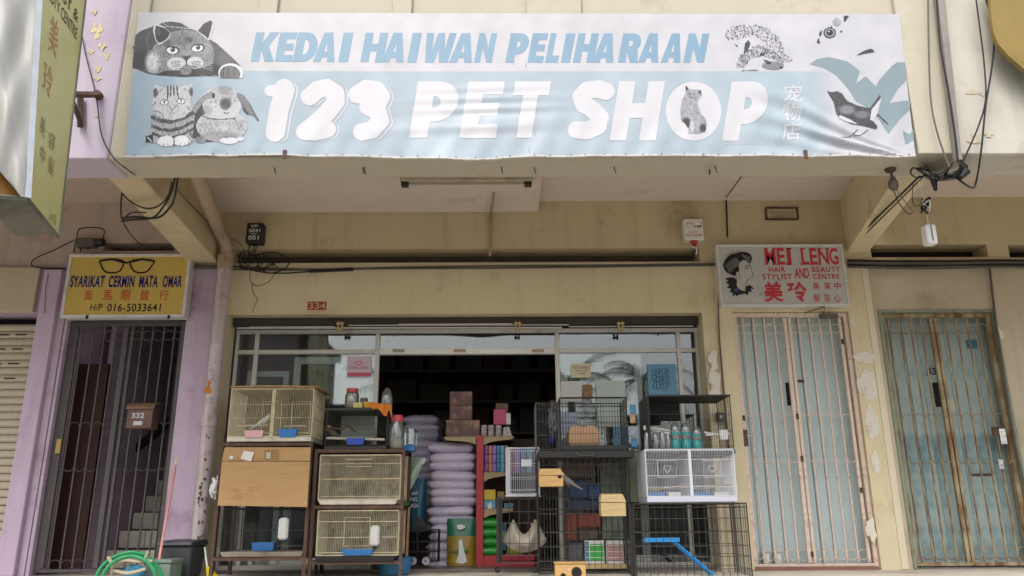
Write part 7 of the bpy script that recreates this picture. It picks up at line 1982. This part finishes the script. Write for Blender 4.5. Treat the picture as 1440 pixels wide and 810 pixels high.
# things behind the right window glass: dim, coloured stock
STK = [(792, 650, 838, 672, '#6a5648', 'brown carton high'), (800, 676, 826, 700, '#1f4a7a', 'dark blue bag'), (828, 680, 846, 702, '#24548a', 'blue packet'), (797, 703, 843, 716, '#22334f', 'navy folded sack'),
       (796, 722, 812, 760, '#7a2f22', 'rust red bag'), (813, 722, 845, 742, '#8a3428', 'red printed carton'), (814, 745, 842, 760, '#5e4a40', 'brown tin'), (800, 764, 820, 790, '#6a6a72', 'grey bag'), (846, 650, 880, 760, '#6f7a68', 'olive green cabinet')]
for a, b, c_, d, hx, nm in STK:
    Yk = YC1 + .50
    x0, x1, z0, z1 = rect(a, b, c_, d, Yk)
    o = MB().box(x0, x1, Yk, Yk + (.12 if nm.startswith('olive') else .17), z0, z1).build('stock_' + nm.split()[-1], mat('stock_' + nm.replace(' ', '_'), hx, .6, var=.35, scale=12), None, bevel=.012)
    tag(o, f'{nm} stacked between the tall cage and the shop glass' if 'high' not in nm else 'brown carton high between the tall cage and the shop glass', nm.split()[-1] if nm.split()[-1] != 'high' else 'carton')
tag(MB().box(P(790, 700, YG+.6).x, P(890, 700, YG+.6).x, YG + .34, YG + .62, WZ + .02, P(850, 795, YG+.35).z).build('stock_shelf', M_DARKROOM, None), 'dark low shelf behind the right shop window', 'shelf')
x0, x1, z0, z1 = rect(881, 634, 897, 706, YC1 + .43)
tag(MB().box(x0, x1, YC1 + .46, YC1 + .48, z0, z1).build('olive_panel', mat('olive_panel', '#6f7a60', .6, var=.06), None), 'narrow olive green board between the tall cage and the white cage', 'board')
# packets hanging between the cages
for k, (u, v, hx, nm) in enumerate([(890, 575, '#3a7fa8', 'blue'), (890, 588, '#b08a68', 'tan'), (891, 606, '#8d93a8', 'grey'), (892, 622, '#3a6f9a', 'darker blue')]):
    o = MB(); pbox(o, u - 4, v - 6, u + 4, v + 7, YC1 + .02, .02); tag(o.build('treat_packet', mat('packet_' + nm.replace(' ', '_'), hx, .4, var=.25, scale=30), None, bevel=.004), f'{nm} treat packet in the strip hanging between the upper cages', 'packet', 'treat packets in the hanging strip')

# ------------------------------------------------------------------ rightmost column: three cages
YD = 6.85
t, b_ = cage(914, 557, 1029, 631, YD, .44, M_WBLACK, 'black cage with white and teal bottles above the white cage', sp=.020, hz=(0, .05, .35, .65, 1), r=.0012, fr=.004, name='wire_cage')
MB().box(b_[0] - .01, b_[1] + .01, YD + .0, YD + .45, b_[3] + .004, b_[3] + .012).build('roof_plate', M_TRAYB, t)
MB().box(b_[0] - .01, b_[1] + .01, YD - .005, YD + .45, b_[2] - .05, b_[2] - .004).build('base_tray', M_TRAYB, t, bevel=.006)
MB().box(b_[0] - .012, b_[0] - .006, YD + .0, YD + .45, b_[2], b_[3]).build('side_panel', M_TRAYB, t)
MB().box(b_[0] - .012, b_[0] + .36, YD + .442, YD + .448, b_[3] - .10, b_[3]).build('back_strip', M_TRAYB, t)
zfl = b_[2] + .004
M_TEALP = mat('teal_plastic', '#2f9a9a', .3, var=.06)
for k, (u, v, w2) in enumerate(((951, 593, 7), (966, 593, 7.5), (981, 598, 7))):
    x0, x1 = P(u - w2, 610, YD + .06).x, P(u + w2, 610, YD + .06).x; r_ = (x1-x0)/2; z1 = P(u, v, YD + .06).z; h = z1 - zfl; cx = (x0+x1)/2
    tt = thing('feeder_bottle', (cx, YD + .06 + r_, zfl), f'clear feeder bottle with teal base in the black cage, {("left","middle","right")[k]} of the three', 'bottle', 'feeder bottles in the black cage')
    MB().lathe((cx, YD + .06 + r_, zfl + h*.35), [(r_*.8, 0), (r_*.95, .01), (r_*.95, h*.38), (r_*.75, h*.55), (r_*.3, h*.63)], 16).build('tank', glassmat('milky_plastic', tint=(.8, .88, .9), refl=.1, dirt=.3), tt, smooth=True)
    MB().lathe((cx, YD + .06 + r_, zfl), [(r_*1.02, 0), (r_, h*.3), (r_*.85, h*.36)], 16).build('base', M_TEALP, tt, smooth=True)
    MB().lathe((cx, YD + .06 + r_, zfl + h*.52), [(r_*.97, 0), (r_*.97, h*.1)], 16).build('band', M_TEALP, tt, smooth=True)
rnd = random.Random(9)
for k, (a, b) in enumerate(((906, 916), (918, 926), (928, 936), (937, 943))):
    x0, x1 = P(a, 615, YD + .08).x, P(b, 615, YD + .08).x; r_ = (x1-x0)/2; z1 = P(a, 606 + (k % 2)*3, YD + .08).z
    tag(MB().lathe(((x0+x1)/2, YD + .10, zfl), [(r_*.85, 0), (r_, .01), (r_*.95, (z1-zfl)*.8), (r_*.5, z1-zfl)], 12).build('plastic_cup', glassmat('cup_plastic', tint=(.85, .88, .9), refl=.12, dirt=.5), None, smooth=True), f'small clear cup in the black cage, {("leftmost","second","third","rightmost")[k]} of four left of the bottles', 'cup', 'clear cups in the black cage')
for k, (a, b, c_, d) in enumerate(((905, 600, 944, 606), (905, 603, 944, 610), (990, 608, 1024, 614), (992, 612, 1026, 610))):
    tag(MB().tube([P(a, b, YD + .16), P(c_, d, YD + .12)], .010, 7).build('plastic_tube', M_WHITE, None), ('upper white tube left of the feeder bottles', 'lower white tube left of the feeder bottles', 'upper white tube right of the feeder bottles', 'lower white tube right of the feeder bottles')[k], 'tube')
o = tub(1012, 604, 1024, 618, YD + .1, .06, M_WHITE, None, 'white plastic scoop at the right end of the black cage', 'scoop', 'scoop')
# white double cage
t, b_ = cage(909, 632, 1034, 706, YD - .02, .42, M_WWHITE, 'clean white double bird cage with heart shaped door ornaments', sp=.0135, hz=(0, .2, .44, .78, .97), r=.0017, fr=.006, tray=mat('white_lilac_tray', '#c6c6d4', .4, var=.04), tray_h=.045,
               doors=((925, 648, 951, 671), (989, 648, 1014, 671)))
MB().box((b_[0]+b_[1])/2 - .012, (b_[0]+b_[1])/2 + .012, YD - .026, YD + .4, b_[2], b_[3]).build('divider', M_WWHITE, t, bevel=.003)
MB().box(b_[0] - .003, b_[0] - .0005, YD - .02, YD + .4, b_[2], b_[3]).build('side_panel', M_WWHITE, t)
for u in (938.5, 1001):
    hp = []
    for k in range(15):
        a = math.pi*2*k/14; hx_ = 16*math.sin(a)**3; hy = 13*math.cos(a) - 5*math.cos(2*a) - 2*math.cos(3*a) - math.cos(4*a)
        if 1 <= k <= 13: p = P(u + hx_*.32, 659 - hy*.36, YD - .03); hp.append(p)
    MB().tube(hp, .0028, 4).build('heart', M_WWHITE, t)
for a, b, c_, d in ((912, 690, 965, 682), (966, 684, 1032, 682)):
    MB().tube([P(a, b, YD + .1), P(c_, d, YD + .1)], .006, 6).build('perch', mat('pale_wood3', '#b0935c', .7), t)
for k, (a, b) in enumerate(((912, 936), (940, 958), (975, 1000), (1005, 1025))):
    tub(a, 692, b, 699, YD + .02, .08, M_WHITE if k % 2 else M_BLUET, None, f'small feeding dish inside the white cage, {("leftmost","second from left","third from left","rightmost")[k]}', 'feeder')
# open black wire cage with the blue ramp
t, b_ = cage(893, 708, 1054, 816, YD - .05, .5, M_WBLACK, 'large open black wire cage with a blue ramp at the lower right', sp=.06, hz=(0, .14, .3, .44, .62, .8, .95, 1), r=.0026, fr=.005, name='wire_cage', cat='cage')
wires(b_[0] + (b_[1]-b_[0])*.74, b_[1], YD - .046, YD + .44, b_[2], b_[3], .02, (), .0014, M_WGREY, t, 'fr', name='fine_wire_mesh')
MB().box(b_[0] - .03, b_[0] + .005, YD + .03, YD + .06, WZ, b_[3] + .0).build('side_panel', M_TRAYB, t)
rp = thing('ramp', tuple(P(930, 760, YD + .2)), 'bright blue plastic ladder ramp with a small landing inside the open cage', 'ramp')
M_RAMP = mat('bright_blue_plastic', '#2b86c9', .35, var=.06)
x0, x1 = P(905, 760, YD + .15).x, P(954, 760, YD + .15).x; zl = P(930, 762, YD + .15).z
MB().box(x0, x1, YD + .1, YD + .26, zl, zl + .02).build('landing', M_RAMP, rp, bevel=.003)
MB().box(x0, x1, YD + .095, YD + .1, zl, zl + .035).build('rim', M_RAMP, rp)
ra_, rb2 = P(949, 762, YD + .12), P(1004, 809, YD + .05)
for dy in (0, .12): MB().tube([ra_ + Vector((0, dy, 0)), rb2 + Vector((0, dy, 0))], .012, 4).build('side_rail', M_RAMP, rp)
for k in range(12):
    p = ra_.lerp(rb2, (k + .5)/12); MB().box(p.x - .006, p.x + .006, p.y, p.y + .12, p.z - .003, p.z + .003).build('rung', M_RAMP, rp)
# socket on the pilaster
so_ = thing('wall_socket', tuple(P(1014, 586, YW-.04)), 'grey weathered socket box on the pilaster behind the black cage', 'socket')
part('plate', 1008, 580, 1020.5, 592.5, YW - .065, .028, M_GREYC, so_, bevel=.004)
part('switch', 1012, 584, 1016, 588, YW - .069, .004, M_WHITE, so_, bevel=.002)

# ------------------------------------------------------------------ bin, hose, broom at the lower left
bn_ = thing('wheelie_bin', tuple(P(240, 810, 7.1)), 'dark grey rubbish bin with its lid beside the drainpipe', 'bin')
M_BIN = mat('dark_grey_plastic', '#3c3e42', .5, var=.1, scale=8)
x0, x1, z0, z1 = rect(222, 768, 267, 830, 7.05)
MB().hexa([(x0 + .03, 7.08, WZ), (x1 - .02, 7.08, WZ), (x1 - .02, 7.36, WZ), (x0 + .03, 7.36, WZ), (x0, 7.05, z1), (x1, 7.05, z1), (x1, 7.40, z1), (x0, 7.40, z1)]).build('body', M_BIN, bn_, bevel=.01)
MB().hexa([(x0 - .03, 7.02, z1 + .002), (x1 + .01, 7.02, z1 + .002), (x1 + .01, 7.42, z1 + .002), (x0 - .03, 7.42, z1 + .002), (x0 - .02, 7.03, z1 + .04), (x1, 7.03, z1 + .04), (x1, 7.40, z1 + .05), (x0 - .02, 7.40, z1 + .05)]).build('lid', M_BIN, bn_, bevel=.01)
br_ = thing('broom', tuple(P(235, 710, 6.95)), 'thin pink broom handle leaning against the dark gate by the bin', 'broom')
MB().tube([P(221.5, 800, 6.8), P(247, 654, 7.3)], .011, 8).build('handle', mat('pink_plastic_handle', '#c98a84', .4, var=.05), br_, smooth=True)
MB().tube([P(246, 658, 7.29), P(249, 642, 7.34)], [.013, .005], 8).build('tip', M_CREAMP, br_)
ho = thing('garden_hose', tuple(P(180, 800, 6.6)), 'green garden hose arched over the grey crate at the lower left', 'hose')
pts = [(132, 830, 6.5), (138, 805, 6.5), (150, 790, 6.52), (168, 780, 6.54), (188, 777, 6.56), (205, 782, 6.58), (218, 793, 6.6), (226, 806, 6.6), (230, 830, 6.6)]
MB().tube(cable('x', pts, 0, None, None), .014, 8).build('hose_loop', mat('green_hose', '#1f8a55', .35, var=.06), ho, smooth=True)
pts = [(140, 832, 6.45), (146, 806, 6.45), (160, 790, 6.47), (182, 782, 6.5), (202, 787, 6.5), (216, 802, 6.5), (222, 830, 6.5)]
MB().tube(cable('x', pts, 0, None, None), .013, 8).build('hose_loop', MATS['green_hose'], ho, smooth=True)
cra = thing('crate', tuple(P(215, 800, 6.8)), 'greenish grey plastic crate beside the dark bin', 'crate')
x0, x1, z0, z1 = rect(200, 787, 238, 830, 6.75)
MB().box(x0, x1, 6.75, 7.0, WZ, z1 - .03).build('body', mat('grey_green_plastic', '#6f7f74', .5, var=.08), cra, bevel=.006)
MB().box(x0 - .01, x1 + .01, 6.74, 7.01, z1 - .029, z1).build('rim', MATS['grey_green_plastic'], cra, bevel=.006)
brn = thing('driftwood', tuple(P(175, 798, 6.6)), 'pale dry branches tangled in the green hose', 'branches')
for q in ([(156, 812, 6.55), (158, 795, 6.5), (152, 783, 6.5)], [(157, 795, 6.5), (175, 788, 6.5), (200, 789, 6.52), (208, 776, 6.5)], [(175, 789, 6.5), (190, 785, 6.52), (214, 790, 6.52)], [(158, 802, 6.5), (180, 806, 6.5), (205, 800, 6.5)]):
    MB().tube(cable('x', q, 0, None, None), .013, 6).build('branch', mat('dry_branch', '#a59c88', .9, var=.15), brn)
tag(blob('plastic_bag', P(188, 806, 6.62), (.085, .05, .06), mat('turquoise_plastic', '#3f86a8', .4, var=.1, bump=.3), None, 14, 3, .4), 'crumpled blue plastic bag tucked inside the hose loop', 'bag')
tag(blob('plastic_bag', P(192, 782, 6.62), (.07, .05, .03), mat('pale_turquoise_plastic', '#6fb0a8', .4, var=.1, bump=.3), None, 15, 3, .4), 'pale turquoise plastic bag on top of the hose loop', 'bag')
yb_ = thing('mop', tuple(P(293, 800, 7.0)), 'white mop pole with a yellow head left of the drainpipe foot', 'mop')
MB().tube([P(292, 802, 7.05), P(288, 770, 7.2)], .008, 6).build('pole', M_WHITE, yb_)
MB().tube([P(292, 798, 7.05), P(300, 815, 7.0)], [.016, .05], 8).build('yellow_head', mat('yellow_plastic', '#c9b81c', .4), yb_)
